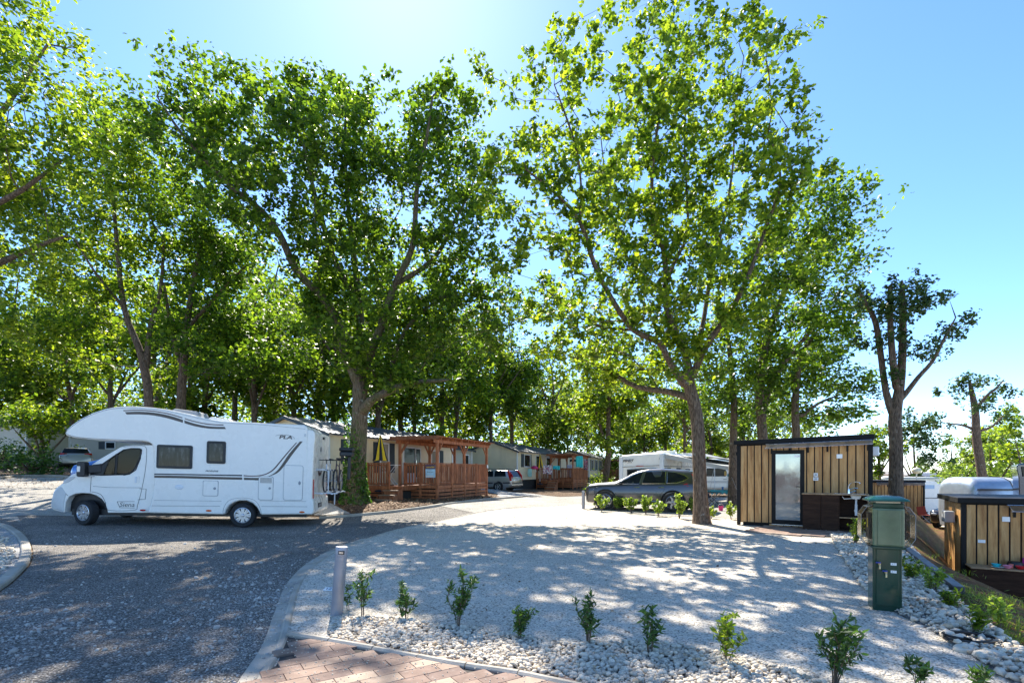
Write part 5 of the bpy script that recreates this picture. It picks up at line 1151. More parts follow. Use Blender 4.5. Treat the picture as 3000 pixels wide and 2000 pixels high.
def home(label, M, L, wd, zf, ze, ridge, wins=(), mat=None, z0=0., name='mobile_home', roof_over=.25, cat='mobile home', tiles=True):
    mat = mat or M_side; r = thing(name, label, cat, M, None); w_ = MB(); board_wall(w_, 0, L, zf, ze)
    w_.build('front_wall', mat, r); half = wd/2
    def clip(z):
        if z <= ze: return (0, wd)
        t = (z-ze)/(ridge-ze)
        return None if t > .97 else (half*t, wd-half*t)
    for x, s in ((0, -1), (L, 1)):
        q = MB(); board_wall(q, 0, wd, zf, ridge, 0., .19, clip); q.v = [((x+s*(-v[1])), (wd-v[0]) if s < 0 else v[0], v[2]) for v in q.v]
        q.prism([(x-s*.01, 0, zf), (x-s*.01, wd, zf), (x-s*.01, wd, ze), (x-s*.01, half, ridge), (x-s*.01, 0, ze)], (-s*.03, 0, 0)); q.build('gable_wall', mat, r)
    MB().box(.02, L-.02, wd-.05, wd, zf, ze).build('back_wall', mat, r)
    tr = MB()
    for x in (0, L): tr.box(x-.06, x+.06, -.05, .03, zf, ze)
    tr.box(0, L, -.04, .0, ze-.12, ze); tr.build('corner_trim', M_trim, r)
    for sgn in (0, 1):
        o = roof_over; nx = max(6, int((L+2*o)/.07)); n = 9; V = []; F = []
        for i in range(n+1):
            for k in (0, 1):
                t = min(1, max(0, (i+(.0 if k else -.0))/n)); 
                for j in range(nx+1):
                    y = (-o+(half+o)*t); z = ze-.02-(ridge-ze)*o/half+(ridge-ze+(ridge-ze)*o/half)*t; wob = .018*math.sin(j*.07/.3*6.28)+(.03 if k == 0 else .0)
                    V.append((-o+(L+2*o)*j/nx, y if not sgn else wd-y, z+wob+.03))
        m = nx+1
        for i in range(n*2+1):
            for j in range(nx): a = i*m+j; F.append((a, a+1, a+m+1, a+m) if not sgn else (a, a+m, a+m+1, a+1))
        npmesh('roof', np.array(V), np.array(F), M_tile, r, smooth=False)
    for x, s in ((-roof_over, -1), (L+roof_over, 1)):
        for y0, y1 in ((-roof_over, half), (wd+roof_over, half)):
            MB().beam((x, y0, ze-.04-(ridge-ze)*roof_over/half), (x, y1, ridge-.02), .03, .12).build('barge_board', M_shut, r)
    MB().box(-.02, L, -roof_over-.02, -roof_over+.03, ze-.11, ze-.05).build('gutter', M_shut, r)
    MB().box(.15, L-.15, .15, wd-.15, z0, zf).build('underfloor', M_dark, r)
    for wn in wins: window(r, *wn)
    return r
Fd = Vector((.358, .934, 0)); Nd = Vector((.934, -.358, 0))
MH = frame((-7.16, 19.94, 0), Fd); fh = Fr(MH); X = lambda px: fh.at(px, 1340, -.03).x
wins1 = [(X(1019), X(1046), 1.87, 2.87, (X(1018)-X(999), 0)), (X(1112), X(1139), 1.5, 2.87, (X(1092)-X(1074), X(1157)-X(1141)), M_blind), (X(1180), X(1217), .98, 2.78, (0, 0), None, True), (X(1215), X(1232), 1.2, 2.76, (0, 0)), (X(1262), X(1286), 1.5, 2.7, (0, X(1300)-X(1288)), M_blind)]
home('long cream mobile home with dark shutters behind the ivy-clad oak and near deck', MH, 10.3, 4.0, .9, 3.1, 3.75, wins1, z0=.2)
MH2 = frame((.38, 38.0, 0), Fd); fh2 = Fr(MH2); X2 = lambda px: fh2.at(px, 1350, -.03).x
wins2 = [(X2(1535), X2(1553), 1.87, 2.87, (X2(1534)-X2(1527)+.05, .3)), (X2(1569), X2(1580), 1.5, 2.87, (0, 0)), (X2(1600), X2(1616), .98, 2.78, (0, 0), None, True), (X2(1632), X2(1640), 1.5, 2.7, (0, .3))]
home('cream mobile home with a broad blank gable behind the silver estate car', MH2, 15, 4.0, .9, 3.1, 3.8, wins2, z0=.1)
home('short beige mobile home wall between the near pergola and the blank gable', frame((-3.95, 32.9, 0), Fd), 3.1, 3.5, .9, 3.05, 3.6, [(1.9, 2.6, 1.7, 2.7, (0, 0))], M_side2, z0=.1)
MH3 = frame((8.2, 54.5, 0), Fd)
home('farthest cream mobile home behind the leaning tree and the third deck', MH3, 10, 4.0, .9, 3.1, 3.75, [(1., 1.8, 1.6, 2.8, (.4, .4)), (3.2, 4, 1.6, 2.8, (.4, .4)), (5.5, 6.3, 1.6, 2.8, (.4, .4))], z0=.0)
zl = g(-33, 40)
home('beige mobile home with a small window behind the silver hatchback', frame((-38.4, 41, 0), (1, .06)), 12.5, 4, zl+.3, zl+2.55, zl+3.2, [(5.6, 6.4, zl+1.5, zl+2.1, (.5, 0)), (1.5, 2.4, zl+1.2, zl+2.2, (0, 0))], M_side2, z0=zl-.3)
zl = g(-33, 34)
home('narrow beige garden shed with a peaked roof at the left edge', frame((-33.2, 35, 0), (.12, 1)), 3., 2.3, zl+.1, zl+2.7, zl+3.3, [], M_side2, z0=zl-.2, name='garden_shed', cat='shed')
home('pale caravan-like home far off behind the round olive shrub', frame((50, 62, 0), (1, -.1)), 9, 3, -1.2, .95, 1.3, [(3.5, 5.5, -.2, .5, (0, 0))], M_side2, z0=-1.6)
# ------------------------------------------------------------------ decks with pergolas
def deck(label, M, zg=.25, zf=.96, sign=False, group='wooden decks with pergolas'):
    r = thing('wooden_deck', label, 'deck', M, group); L = 5.35; B = 1.9; WL = 2.78; TOP = 2.95
    fl = MB(); 
    for k in range(int((WL)/.14)): fl.box(0, L, .02+k*.14, .02+k*.14+.132, zf-.03, zf)
    for k in range(int(1.75/.14)): fl.box(-1.23, -.003, 1.03+k*.14, 1.03+k*.14+.132, zf-.03, zf)
    fl.box(.02, L-.02, .05, .1, zf-.2, zf-.03).box(-1.2, .0, 1.03, 1.08, zf-.2, zf-.03).box(-1.23, -1.18, 1.08, WL, zf-.25, zf-.03); fl.build('floor', M_red_wood, r)
    MB().box(.2, L-.1, .3, WL-.1, zg-.1, zf-.22).box(-1.1, .2, 1.3, WL-.1, zg-.1, zf-.26).build('underdeck_shade', M_dark, r)  # solid dark block in place of the shaded space below the boards
    def post(x, y, z0, z1, w_=.1): MB().box(x-w_/2, x+w_/2, y-w_/2, y+w_/2, z0, z1).build('post', M_red_wood, r, bevel=.006, seg=1)
    for x in (0, 2.63, 5.3):
        post(x, 0, zg-.1, TOP-.14, .11); post(x, B, zf-.0, TOP-.14, .11)
    for x in (1.32, 3.95): post(x, -.02, zg-.1, zf+1.0, .085)
    post(0.0, .85, zg-.1, zf+1.0, .085); post(0, 1.64, zg-.1, zf+1.0, .09); post(-1.23, 1.64, zg-.1, zf+1.02, .09); post(-1.23, WL-.04, zg-.1, zf+1.0, .08)
    def bay(p, q, skirt=True):
        p = Vector((*p, 0)); q = Vector((*q, 0)); d = (q-p); ln = d.length; d.normalize(); k = int(ln/.125); mb = MB(); up = Vector((0, 0, 1)); nn = Vector((d.y, -d.x, 0))
        mb.beam(p+up*(zf+.96), q+up*(zf+.96), .075, .035); mb.beam(p+up*(zf+.08)+nn*.0, q+up*(zf+.08), .035, .07); mb.beam(p+up*(zf+.88), q+up*(zf+.88), .035, .06)
        for i in range(k): c = p+d*(ln*(i+.5)/k)+nn*.03; mb.beam(c+up*(zf+.03), c+up*(zf+.935), .022, .074, up=tuple(d))
        mb.build('baluster_panel', M_red_wood, r)
        if skirt:
            s = MB(); 
            for i in range(4): z = zg+.08+i*.165; s.beam(p+up*(z+.055)+nn*.02, q+up*(z+.055)+nn*.02, .025, .115)
            s.build('skirt_boards', M_red_wood, r)
    for a, b in ((0, 1.32), (1.32, 2.63), (2.63, 3.95), (3.95, 5.3)): bay((a+.05, 0), (b-.05, 0))
    bay((0, 1.6), (0, .88)); bay((0, .8), (0, .05)); bay((-1.23, WL-.08), (-1.23, 1.68)); bay((5.3, .05), (5.3, WL), False)
    st_ = MB(); tr = MB()
    for k in range(3):
        z = zg+(zf-zg)*(3-k)/4; x = -1.23-.34*k; tr.box(x-.36, x+.0, .98, 1.7, z-.035, z)
        st_.box(x-.33, x-.3, 1.02, 1.66, zg-.1, z-.04)
    for y in (.95, 1.72): st_.prism([(-1.22, y, zf-.1), (-1.22, y, zg-.1), (-2.28, y, zg-.1), (-2.28, y, zg+.12), (-1.94, y, zg+.15), (-1.94, y, zg+.3), (-1.6, y, zg+.34), (-1.6, y, zg+.5)], (0, .03, 0))
    q = st_.build('stairs', M_red_wood, r); tr.build('treads', M_tread, q)
    be = MB(); be.beam((-.3, 0, TOP-.07), (L+.25, 0, TOP-.07), .06, .14).beam((-.3, B, TOP-.07), (L+.25, B, TOP-.07), .06, .14); be.build('beam', M_red_wood, r)
    rf = MB()
    for k in range(9): x = .0+k*.665; rf.beam((x, -.22, TOP+.05), (x, B+.2, TOP+.05), .05, .12)
    rf.build('rafters', M_red_wood, r)
    rb = MB()
    for k in range(16): y = -.28+k*.155; rb.box(-.35, L+.4, y, y+.14, TOP+.115, TOP+.14)
    rb.box(-.38, -.35, -.3, B+.3, TOP+.0, TOP+.16); rb.build('roof', M_red_wood, r)
    br = []
    for x in (0, 2.63, 5.3):
        for y in (0, B):
            for s in ((1,) if x == 0 else (-1,) if x > 5 else (-1, 1)): MB().beam((x+s*.03, y, TOP-.6), (x+s*.45, y, TOP-.14), .05, .07).build('brace', M_red_wood, r)
    MB().beam((0, B-.03, TOP-.6), (0, B-.45, TOP-.05), .05, .07).build('brace', M_red_wood, r)
    MB().box(L-.2, L-.04, -.1, -.085, zf+.78, zf+.94).build('number_tag', M_trim, r)
    return r
MD1 = frame((-3.255, 22.3, 0), Fd); D1 = deck('red-stained deck and pergola with a camping sign on its balustrade, nearest', MD1)
MD2 = frame((5.03, 42.3, -.12), Fd); D2 = copy_tree(D1, 'red-stained deck hung with towels behind the dark grey car bonnet', MD2)
MD3 = frame((13.1, 60.5, -.2), Fd); D3 = copy_tree(D1, 'farthest red-stained deck, mostly behind the leaning tree and lettered caravan', MD3)
# sign on the left end of the first deck
fd = Fr(MD1)
Msg = MD1 @ Matrix.Translation((-.075, .3, 1.3)) @ Matrix.Rotation(R(-90), 4, 'Z')
sg = thing('camping_sign', 'purple and pale blue camping sign fixed to the near deck balustrade', 'sign', Msg)
MB().box(-.24, .24, 0, .012, 0, .56).build('board', pm('sky_print', (.45, .68, .8), .4, var=.25, scale=4), sg)
MB().box(-.24, .24, -.004, 0, .37, .56).build('banner', pm('purple_print', (.12, .07, .12), .4), sg)
text('vacansOleil', 'lettering', pm('yellow_print', (.8, .55, .03), .4), sg, TM(0, -.006, .455), .088, .001, bold=.002)
ic = MB()
for k in range(4): ic.box(-.22+k*.1, -.135+k*.1, -.004, 0, .02, .09)
ic.build('pictograms', M_trim, sg)
text('Mobile home', 'lettering', M_seam, sg, TM(-.01, -.006, .24), .06, .001)
# closed parasols
M_yel = pm('yellow_cloth', (.75, .5, .02), .8, var=.1); M_nav = pm('navy_cloth', (.015, .02, .035), .85, var=.3)
def parasol(label, M, s=1.):
    r = thing('closed_parasol', label, 'parasol', M, 'closed parasols on the decks'); MB().tube([(0, 0, -1.35), (0, 0, 1.13)], .022, 8).build('pole', M_trim, r); MB().lathe([(.24, -1.36), (.24, -1.3), (.05, -1.26), (.04, -1.1)], n=20).build('foot', M_nav, r)
    n = 16; V = []; 
    for j in range(n):
        a = 6.28318*j/n; rr = 1.5 if j % 2 else 1.0
        V.append([(.015*math.cos(a), .015*math.sin(a), 1.1), (.09*rr*math.cos(a), .09*rr*math.sin(a), .7), (.17*rr*math.cos(a), .17*rr*math.sin(a), .2), (.22*rr*math.cos(a), .22*rr*math.sin(a), .0-.04*(j % 2))])
    for c in (0, 1):
        mb = MB()
        for j in range(n):
            if (j//2) % 2 == c:
                for k in range(3): mb.add([V[j][k], V[(j+1) % n][k], V[(j+1) % n][k+1], V[j][k+1]], [(0, 1, 2, 3)])
        mb.build('canopy_panels', M_yel if c else M_nav, r)
    return r
pq = P(1114, 1347, 22.0); pr1 = parasol('closed yellow and navy parasol on the near deck platform', Matrix.Translation(pq))
pq = P(1582, 1369, 41); copy_tree(pr1, 'closed yellow and navy parasol on the far deck, among towels', Matrix.Translation(pq))
def drying_rack(label, M):
    r = thing('drying_rack', label, 'drying rack', M, 'folding drying racks'); mb = MB()
    for y in (-.25, .25): mb.tube([(-.32, y, 0), (.34, y, .86)], .012, 6).tube([(.32, y, 0), (-.34, y, .86)], .012, 6)
    for x, z in ((-.32, .02), (.32, .02), (.34, .86), (-.34, .86)): mb.tube([(x, -.25, z), (x, .25, z)], .01, 6)
    mb.build('legs', M_trim, r); t = MB()
    for y in (-.28, .28): t.tube([(-.45, y, .88), (.45, y, .88)], .012, 6)
    for k in range(9): x = -.45+k*.1125; t.tube([(x, -.28, .88), (x, .28, .88)], .006, 5)
    t.build('top_frame', M_trim, r); return r
dr1 = drying_rack('white folding drying rack standing on the near deck platform', MD1 @ Matrix.Translation((-.55, 2.1, .965)) @ Matrix.Rotation(R(-70), 4, 'Z'))
copy_tree(dr1, 'white folding drying rack with cloth over it on the far deck', MD2 @ Matrix.Translation((-.65, 2.05, .965)) @ Matrix.Rotation(R(-60), 4, 'Z'))
def cloth(name, label, M, w_, h, mat, wave=.03, cat='towel', folds=3, drape=0., mats2=None):
    n, m = 18, 12; V = []; F = []
    for i in range(m+1):
        for j in range(n+1):
            u = j/n-.5; v = i/m; V.append((u*w_*(1-.12*v*math.sin(u*9+1)), -.03-wave*math.sin(u*6.28*folds+v*1.5)*(.3+v), -v*h-.03*math.sin(u*7)*v))
    if drape:
        for j in range(n+1): u = j/n-.5; V.append((u*w_, .06, -drape))
    for i in range(m):
        for j in range(n): a = i*(n+1)+j; F.append((a, a+n+1, a+n+2, a+1))
    o = MB().add(V[:(m+1)*(n+1)], F).build(name, mat, None, smooth=80, M=M); s = o.modifiers.new('t', 'SOLIDIFY'); s.thickness = .006; tag(o, label, cat); return o
def patmat(name, a, b, scale, typ='vor', c3=None):
    t = NT(name)
    if typ == 'wave':
        x = t.n('ShaderNodeTexWave'); x.inputs['Scale'].default_value = scale; x.inputs['Distortion'].default_value = 2.; t.l(t.obj(), x.inputs['Vector']); f = x.outputs['Fac']
        return t.fin(t.ramp(f, [(.45, a), (.55, b)]), .85)
    v = t.n('ShaderNodeTexVoronoi'); v.inputs['Scale'].default_value = scale; t.l(t.obj(), v.inputs['Vector']); sp = t.n('ShaderNodeSeparateColor'); t.l(v.outputs['Color'], sp.inputs[0])
    return t.fin(t.ramp(sp.outputs[0], [(.0, a), (.5, a), (.52, b), (.75, b), (.77, c3 or a), (1., c3 or a)]), .85)
M_turq = pm('turquoise_cloth', (.03, .5, .52), .85, var=.12)
def onpl(px, py, Y): p = P(px, py, Y); return Matrix.Translation(p) @ Matrix.Rotation(R(15), 4, 'Z')
cloth('towel', 'plain turquoise towel hanging from the far pergola beam', onpl(1697, 1335, 43), .62, .95, M_turq)
cloth('towel', 'blue and white wavy towel hung over the far balustrade', onpl(1671, 1361, 42.6), .6, 1.05, patmat('wavy_cloth', (.75, .76, .8), (.03, .05, .2), 9, 'wave'), .04)
cloth('towel', 'flowered white and red cloth over the far drying rack', onpl(1603, 1362, 40.3), .75, .7, patmat('flower_cloth', (.75, .73, .7), (.6, .05, .08), 22, c3=(.05, .1, .2)), .05, folds=2)
cloth('towel', 'turquoise cloth bundled behind the far drying rack', onpl(1630, 1364, 42.2), .6, .3, M_turq, .06)
cloth('towel', 'dark flowered cloth hanging at the right end of the far pergola', onpl(1716, 1345, 46), .4, .95, patmat('dark_flower_cloth', (.03, .02, .04), (.6, .1, .12), 25, c3=(.4, .4, .45)))
for i, (px, lb) in enumerate(((1674, 'left black swimming trunks on the far washing line'), (1684, 'right black swimming trunks on the far washing line'))):
    q = onpl(px, 1345, 43.4); o = MB().prism([(-.13, 0, 0), (.13, 0, 0), (.15, 0, -.22), (.02, 0, -.2), (0, 0, -.1), (-.02, 0, -.2), (-.15, 0, -.22)], (0, .03, 0)).build('swimming_trunks', M_nav, None, bevel=.006, M=q); tag(o, lb, 'clothing')
o = MB().lathe([(.0, .0), (.24, .01), (.3, .06), (.26, .16), (.14, .26), (.0, .29)], n=24).build('play_tent', pm('magenta_cloth', (.6, .03, .12), .6, var=.3), None, smooth=50, M=Matrix.Translation(P(1566, 1374, 40.2))); tag(o, 'round pink ball-like cushion on the left rail of the far deck', 'cushion'); o.name = 'cushion'
o = MB().box(-.16, .16, -.06, .06, -.62, 0).build('storage_bag', pm('mint_plastic', (.3, .55, .5), .5), None, bevel=.03, M=Matrix.Translation(P(1552, 1372, 39.7)) @ Matrix.Rotation(R(20), 4, 'Z')); tag(o, 'pale mint storage bag hung on the far deck corner', 'bag')

# ------------------------------------------------------------------ wooden sanitary huts
def oakmat():
    t = NT('oak_cladding'); r = t.n('ShaderNodeNewGeometry').outputs['Random Per Island']
    cmb = t.n('ShaderNodeVectorMath'); cmb.operation = 'ADD'; t.l(t.obj((6, 6, .7)), cmb.inputs[0]); cx_ = t.n('ShaderNodeCombineXYZ'); t.l(t.math('MULTIPLY', r, 40.), cx_.inputs[0]); t.l(t.math('MULTIPLY', r, 13.), cx_.inputs[2]); t.l(cx_.outputs[0], cmb.inputs[1])
    n = t.noise(1.6, 7, .62, cmb.outputs[0]); c = t.ramp(n, [(.3, (.27, .115, .03)), (.5, (.47, .25, .085)), (.72, (.6, .36, .15))]); c = t.mix(1., c, t.ramp(r, [(0., .86), (1., 1.1)]), 'MULTIPLY')
    w2 = t.noise(7., 4, .6, cmb.outputs[0]); c = t.mix(1., c, t.ramp(w2, [(.35, .86), (.6, 1.04)]), 'MULTIPLY')
    return t.fin(c, .5, 0, t.bump(w2, .15, .004), .35)
def sheetmat():
    t = NT('canopy_sheet'); tr = t.n('ShaderNodeBsdfTransparent'); tr.inputs[0].default_value = (.85, .9, .92, 1); df = t.n('ShaderNodeBsdfTranslucent'); df.inputs[0].default_value = (.75, .8, .85, 1)
    mx = t.n('ShaderNodeMixShader'); mx.inputs[0].default_value = .55; t.l(tr.outputs[0], mx.inputs[1]); t.l(df.outputs[0], mx.inputs[2]); t.l(mx.outputs[0], t.out.inputs['Surface']); return t.m
M_oak = oakmat(); M_blackM = pm('black_metal', (.012, .011, .01), .6, var=.2, spec=.2); M_cab = wood('dark_brown_board', (.022, .01, .006), (.055, .028, .016), (1, 1, 5)); M_cab.node_tree.nodes['Principled BSDF'].inputs['Specular IOR Level'].default_value = .12
M_ctop = wood('counter_edge', (.3, .18, .09), (.5, .35, .2), (4, 1, 1)); M_steel = pm('brushed_steel', (.6, .61, .62), .25, .95, var=.05)
M_frost = pm('frosted_door_glass', (.33, .36, .37), .06, .75, var=.12, scale=1.5, spec=.8); M_poly = sheetmat()
M_wplast = pm('white_plastic', (.78, .78, .76), .4, var=.04)
def hut(label, M, wd, dp, h0, h1, door=(.86, 1.66), cnt_=(1.63, 3.1), full=True, ac=True, group='wooden sanitary huts'):
    r = thing('wooden_hut', label, 'hut', M, group); H = lambda x: h0+(h1-h0)*x/wd
    sh = MB(); sh.prism([(.02, .0, .08), (wd-.02, .0, .08), (wd-.02, .0, H(wd)-.05), (.02, .0, H(0)-.05)], (0, dp, 0)); sh.box(.1, wd-.1, .08, dp-.1, -.05, .08); sh.build('shell', M_blackM, r)
    pk = MB(); x = .055; pt = .186
    while x < wd-.1:
        x1 = min(x+.157, wd-.06); 
        segs = [(.1, H(x)-.1)]
        if door and x1 > door[0] and x < door[1]:
            if x < door[0]-.03 and False: pass
            a, b = max(x, x), x1; zt = 2.13; segs = [(zt, H(x)-.1), (.02, .07)]
            if x < door[0]-.005: pk.box(x, min(x1, door[0]), -.022, 0, .1, zt); 
            if x1 > door[1]+.005: pk.box(max(x, door[1]), x1, -.022, 0, .1, zt)
        for z0, z1 in segs: pk.box(x, x1, -.022, 0, z0, z1)
        x += pt
    pk.build('front_cladding', M_oak, r, bevel=.003, seg=1)
    for xx, s in ((0, -1), (wd, 1)):
        q = MB(); y = .06
        while y < dp-.1: q.box(min(xx, xx+s*.022)+(-s*.02 if s > 0 else .02), max(xx, xx+s*.022)+(-.02 if s > 0 else .02), y, min(y+.157, dp-.05), .1, H(xx)-.1); y += .186
        q.build('side_cladding', M_oak, r, bevel=.003, seg=1)
    for xx in (0, wd): MB().box(xx-.045, xx+.045, -.05, .04, .0, H(xx)-.06).build('corner_post', M_blackM, r, bevel=.004)
    MB().prism([(-.12, -.12, H(0)-.06), (wd+.08, -.12, H(wd)-.06), (wd+.08, -.12, H(wd)+.06), (-.12, -.12, H(0)+.06)], (0, dp+.2, 0)).build('roof', M_blackM, r, bevel=.008)
    # canopy strip on brackets
    cz = lambda x: H(x)-.1
    MB().prism([(.75, -.1, cz(.75)), (wd+.03, -.1, cz(wd)), (wd+.03, -.42, cz(wd)-.12), (.75, -.42, cz(.75)-.12)], (0, 0, .008)).build('canopy', M_poly, r)
    MB().tube([(.72, -.42, cz(.75)-.115), (wd+.03, -.42, cz(wd)-.115)], .009, 6).tube([(.72, -.11, cz(.75)+.01), (wd+.03, -.11, cz(wd)+.01)], .012, 6).build('canopy_rail', M_steel, r)
    for k in range(6):
        x = .86+k*(wd-.92)/5; MB().box(x-.022, x+.022, -.05, -.02, H(x)-.36, H(x)-.1).prism([(x-.012, -.05, H(x)-.14), (x-.012, -.05, H(x)-.2), (x-.012, -.36, H(x)-.21), (x-.012, -.36, H(x)-.19)], (.024, 0, 0)).build('bracket', M_blackM, r)
    if door:
        a, b = door; d = MB().box(a, a+.1, -.05, .0, .08, 2.14).box(b-.1, b, -.05, .0, .08, 2.14).box(a+.1, b-.1, -.05, .0, 2.03, 2.14).box(a+.1, b-.1, -.05, .0, .08, .2).build('door', M_blackM, r, bevel=.004)
        MB().box(a+.1, b-.1, -.03, -.015, .2, 2.03).build('pane', M_frost, d)
        MB().box(b-.075, b-.04, -.07, -.05, 1.0, 1.2).box(b-.2, b-.05, -.1, -.085, 1.12, 1.14).box(b-.065, b-.05, -.1, -.05, 1.12, 1.14).box(b-.065, b-.05, -.06, -.05, .98, 1.02).build('handle', M_blackM, d)
        MB().box(b-.24, b-.11, -.034, -.03, 1.94, 2.0).build('sticker', M_wplast, d); MB().box(a, b, -.07, .0, .055, .078).build('threshold', M_steel, d)
    a, b = cnt_; D = -.55
    MB().box(a, b, D, -.03, .945, .975).build('worktop', M_ctop, r, bevel=.004)
    m = a+(b-a)*.56
    cb_ = MB().box(a+.02, a+.02+(m-a)/2-.004, D+.03, D+.05, .03, .94).box(a+.02+(m-a)/2+.004, m, D+.03, D+.05, .03, .94).box(a+.02, a+.04, D+.05, -.03, .03, .94).build('cabinet_doors', M_cab, r)
    MB().box(m, m+.02, D+.04, -.03, .03, .94).box(b-.03, b-.01, D+.04, -.03, .03, .94).box(m+.02, b-.03, D+.05, -.05, .36, .38).box(m+.02, b-.03, D+.05, -.05, .04, .06).box(m+.02, b-.03, -.06, -.045, .06, .94).build('cabinet_shelves', M_cab, r)
    MB().box(m+.02, b-.03, D+.03, D+.05, .36, .38).box(b-.03, b-.012, D+.02, D+.04, .03, .94).build('shelf_edge', M_ctop, r)
    ft = MB()
    for x in (a+.1, a+.55, m, b-.1): ft.lathe([(.02, 0), (.02, .04)], (x, D+.08, -.01), n=8)
    ft.build('feet', M_wplast, r)
    if full:
        sx0_ = m-.1; s = MB().box(sx0_, b-.08, D+.06, -.08, .975, .985).build('sink', M_steel, r, bevel=.004)
        MB().prism([(m+.25, D+.2, .94), (m+.5, D+.2, .94), (m+.46, D+.2, .84), (m+.29, D+.2, .84)], (0, .25, 0)).build('bowl', M_wplast, s, bevel=.02)
        MB().tube([(m+.38, D+.3, .84), (m+.38, D+.3, .6), (m+.36, D+.3, .55), (m+.38, D+.3, .42)], .025, 8).tube([(m+.3, D+.2, .86), (m+.12, D+.2, .84), (m+.08, D+.2, .9)], .012, 6).tube([(m+.38, D+.3, .7), (m+.38, D+.3, .42)], .034, 8).build('drain_pipe', M_wplast, s, smooth=50)
        MB().tube(smoothpts([(m+.22, -.2, .98), (m+.21, -.2, 1.13), (m+.26, -.22, 1.24), (m+.36, -.3, 1.28), (m+.44, -.36, 1.27), (m+.46, -.37, 1.24)], 3), .013, 8).lathe([(.028, 0), (.024, .1), (.02, .12)], (m+.22, -.2, .98), n=12).tube([(m+.22, -.2, 1.08), (m+.34, -.24, 1.13), (m+.42, -.26, 1.12)], .014, 6).tube([(m+.24, -.2, 1.01), (m+.38, -.22, 1.06)], .02, 6).build('tap', M_chrome, s, smooth=50)
        for (x, z, w_, h) in ((2.47, 1.95, .13, .11), (1.93, 1.46, .1, .09), (1.93, 1.35, .12, .09)):
            sw = MB().box(x-w_/2, x+w_/2, -.045, -.022, z-h/2, z+h/2).build('switch_plate', M_wplast, r, bevel=.004)
            if z < 1.5: MB().box(x-w_*.3, x+w_*.3, -.049, -.045, z-h*.25, z+h*.25).build('socket', M_grey, sw)
    if ac: MB().box(wd+.03, wd+.19, .25, .6, 1.95, 2.2).build('wall_box', M_wplast, r, bevel=.03, smooth=40)
    if ac is True and full: MB().box(-.1, -.02, .1, .25, 2.02, 2.12).build('outdoor_lamp', M_blackM, r, bevel=.01)
    return r
phi = R(33); hx = (math.cos(phi), -math.sin(phi)); MHu = frame((9.25-3.15*hx[0], 13.2-3.15*hx[1], .03), hx)
hut('oak-clad hut with a glass door and an outdoor sink on the white gravel', MHu, 3.15, 2.0, 2.38, 2.45)
MHf = frame((25.75-3.15*hx[0], 32-3.15*hx[1], -1.47), hx); hut('farthest oak-clad hut, partly behind the pollarded trunk on the lower terrace', MHf, 3.15, 2.0, 2.38, 2.4, full=False, ac=False, door=(1.5, 2.0), cnt_=(.1, 1.4))
phi3 = R(31); h3 = (math.cos(phi3), -math.sin(phi3)); MHr = frame((10.4, 11.8, -1.5), h3)
H3 = hut('oak-clad hut cut by the right edge, crockery on its dark counter', MHr, 3.15, 2.2, 2.42, 2.45, door=None, cnt_=(.02, 3.1), full=False, ac=False)
MB().box(-.24, -.045, .55, .95, 1.85, 2.12).build('wall_box', M_grey, H3, bevel=.02)
for (x, z, w_, h) in ((.31, 1.5, .13, .07), (.72, 2.02, .13, .11)): MB().box(x-w_/2, x+w_/2, -.045, -.022, z-h/2, z+h/2).build('switch_plate', M_wplast, H3, bevel=.004)
pavers('brick_paving', [tuple((MHr @ Vector(p)).xy) for p in ((-.2, -1.0, 0), (3.2, -1.0, 0), (3.2, 0, 0), (-.2, 0, 0))], -phi3, .03, .2, .3)
# crockery on that counter
f3 = Fr(MHr); ct = .978
def dish(name, label, x, y, prof, mat, cat='bowl', scale=1.): 
    o = MB().lathe([(a*scale, b*scale) for a, b in prof], n=22).build(name, mat, None, smooth=50, M=MHr @ Matrix.Translation((x, y, ct))); return tag(o, label, cat)
BOWL = [(.04, 0), (.045, .005), (.085, .07), (.08, .07), (.04, .012), (.0, .01)]; CUP = [(.035, 0), (.042, .09), (.038, .09), (.032, .008), (0, .006)]; PLATE = [(.06, 0), (.12, .018), (.115, .02), (.06, .006), (0, .005)]
dish('plate', 'white plate at the left end of the crockery on the right hut counter', .52, -.36, PLATE, M_wplast, 'plate'); dish('bowl', 'turquoise bowl on the right hut counter', .5, -.3, BOWL, M_turq)
dish('bowl', 'pink bowl between the turquoise and red ones on the right hut counter', .66, -.4, BOWL, pm('pink_plastic', (.75, .25, .35), .4)); dish('cup', 'pale red cup behind the pink bowl', .74, -.3, CUP, pm('coral_plastic', (.7, .2, .15), .4), 'cup')
dish('bowl', 'bright red bowl on the right hut counter', .87, -.38, BOWL, pm('red_plastic', (.65, .02, .03), .35)); dish('bowl', 'lime green bowl nearest the picture edge on the right hut counter', 1.02, -.42, BOWL, pm('lime_plastic', (.4, .6, .05), .4))
dish('saucepan', 'black upturned saucepan behind the bowls on the right hut counter', .84, -.16, [(.13, 0), (.135, .09), (.11, .13), (.04, .14), (0, .145)], M_black, 'saucepan'); dish('jug', 'magenta jug against the wall at the right hut counter', 1.02, -.12, [(.05, 0), (.06, .12), (.05, .22), (.045, .22), (0, .2)], pm('magenta_plastic', (.6, .03, .3), .4), 'jug')

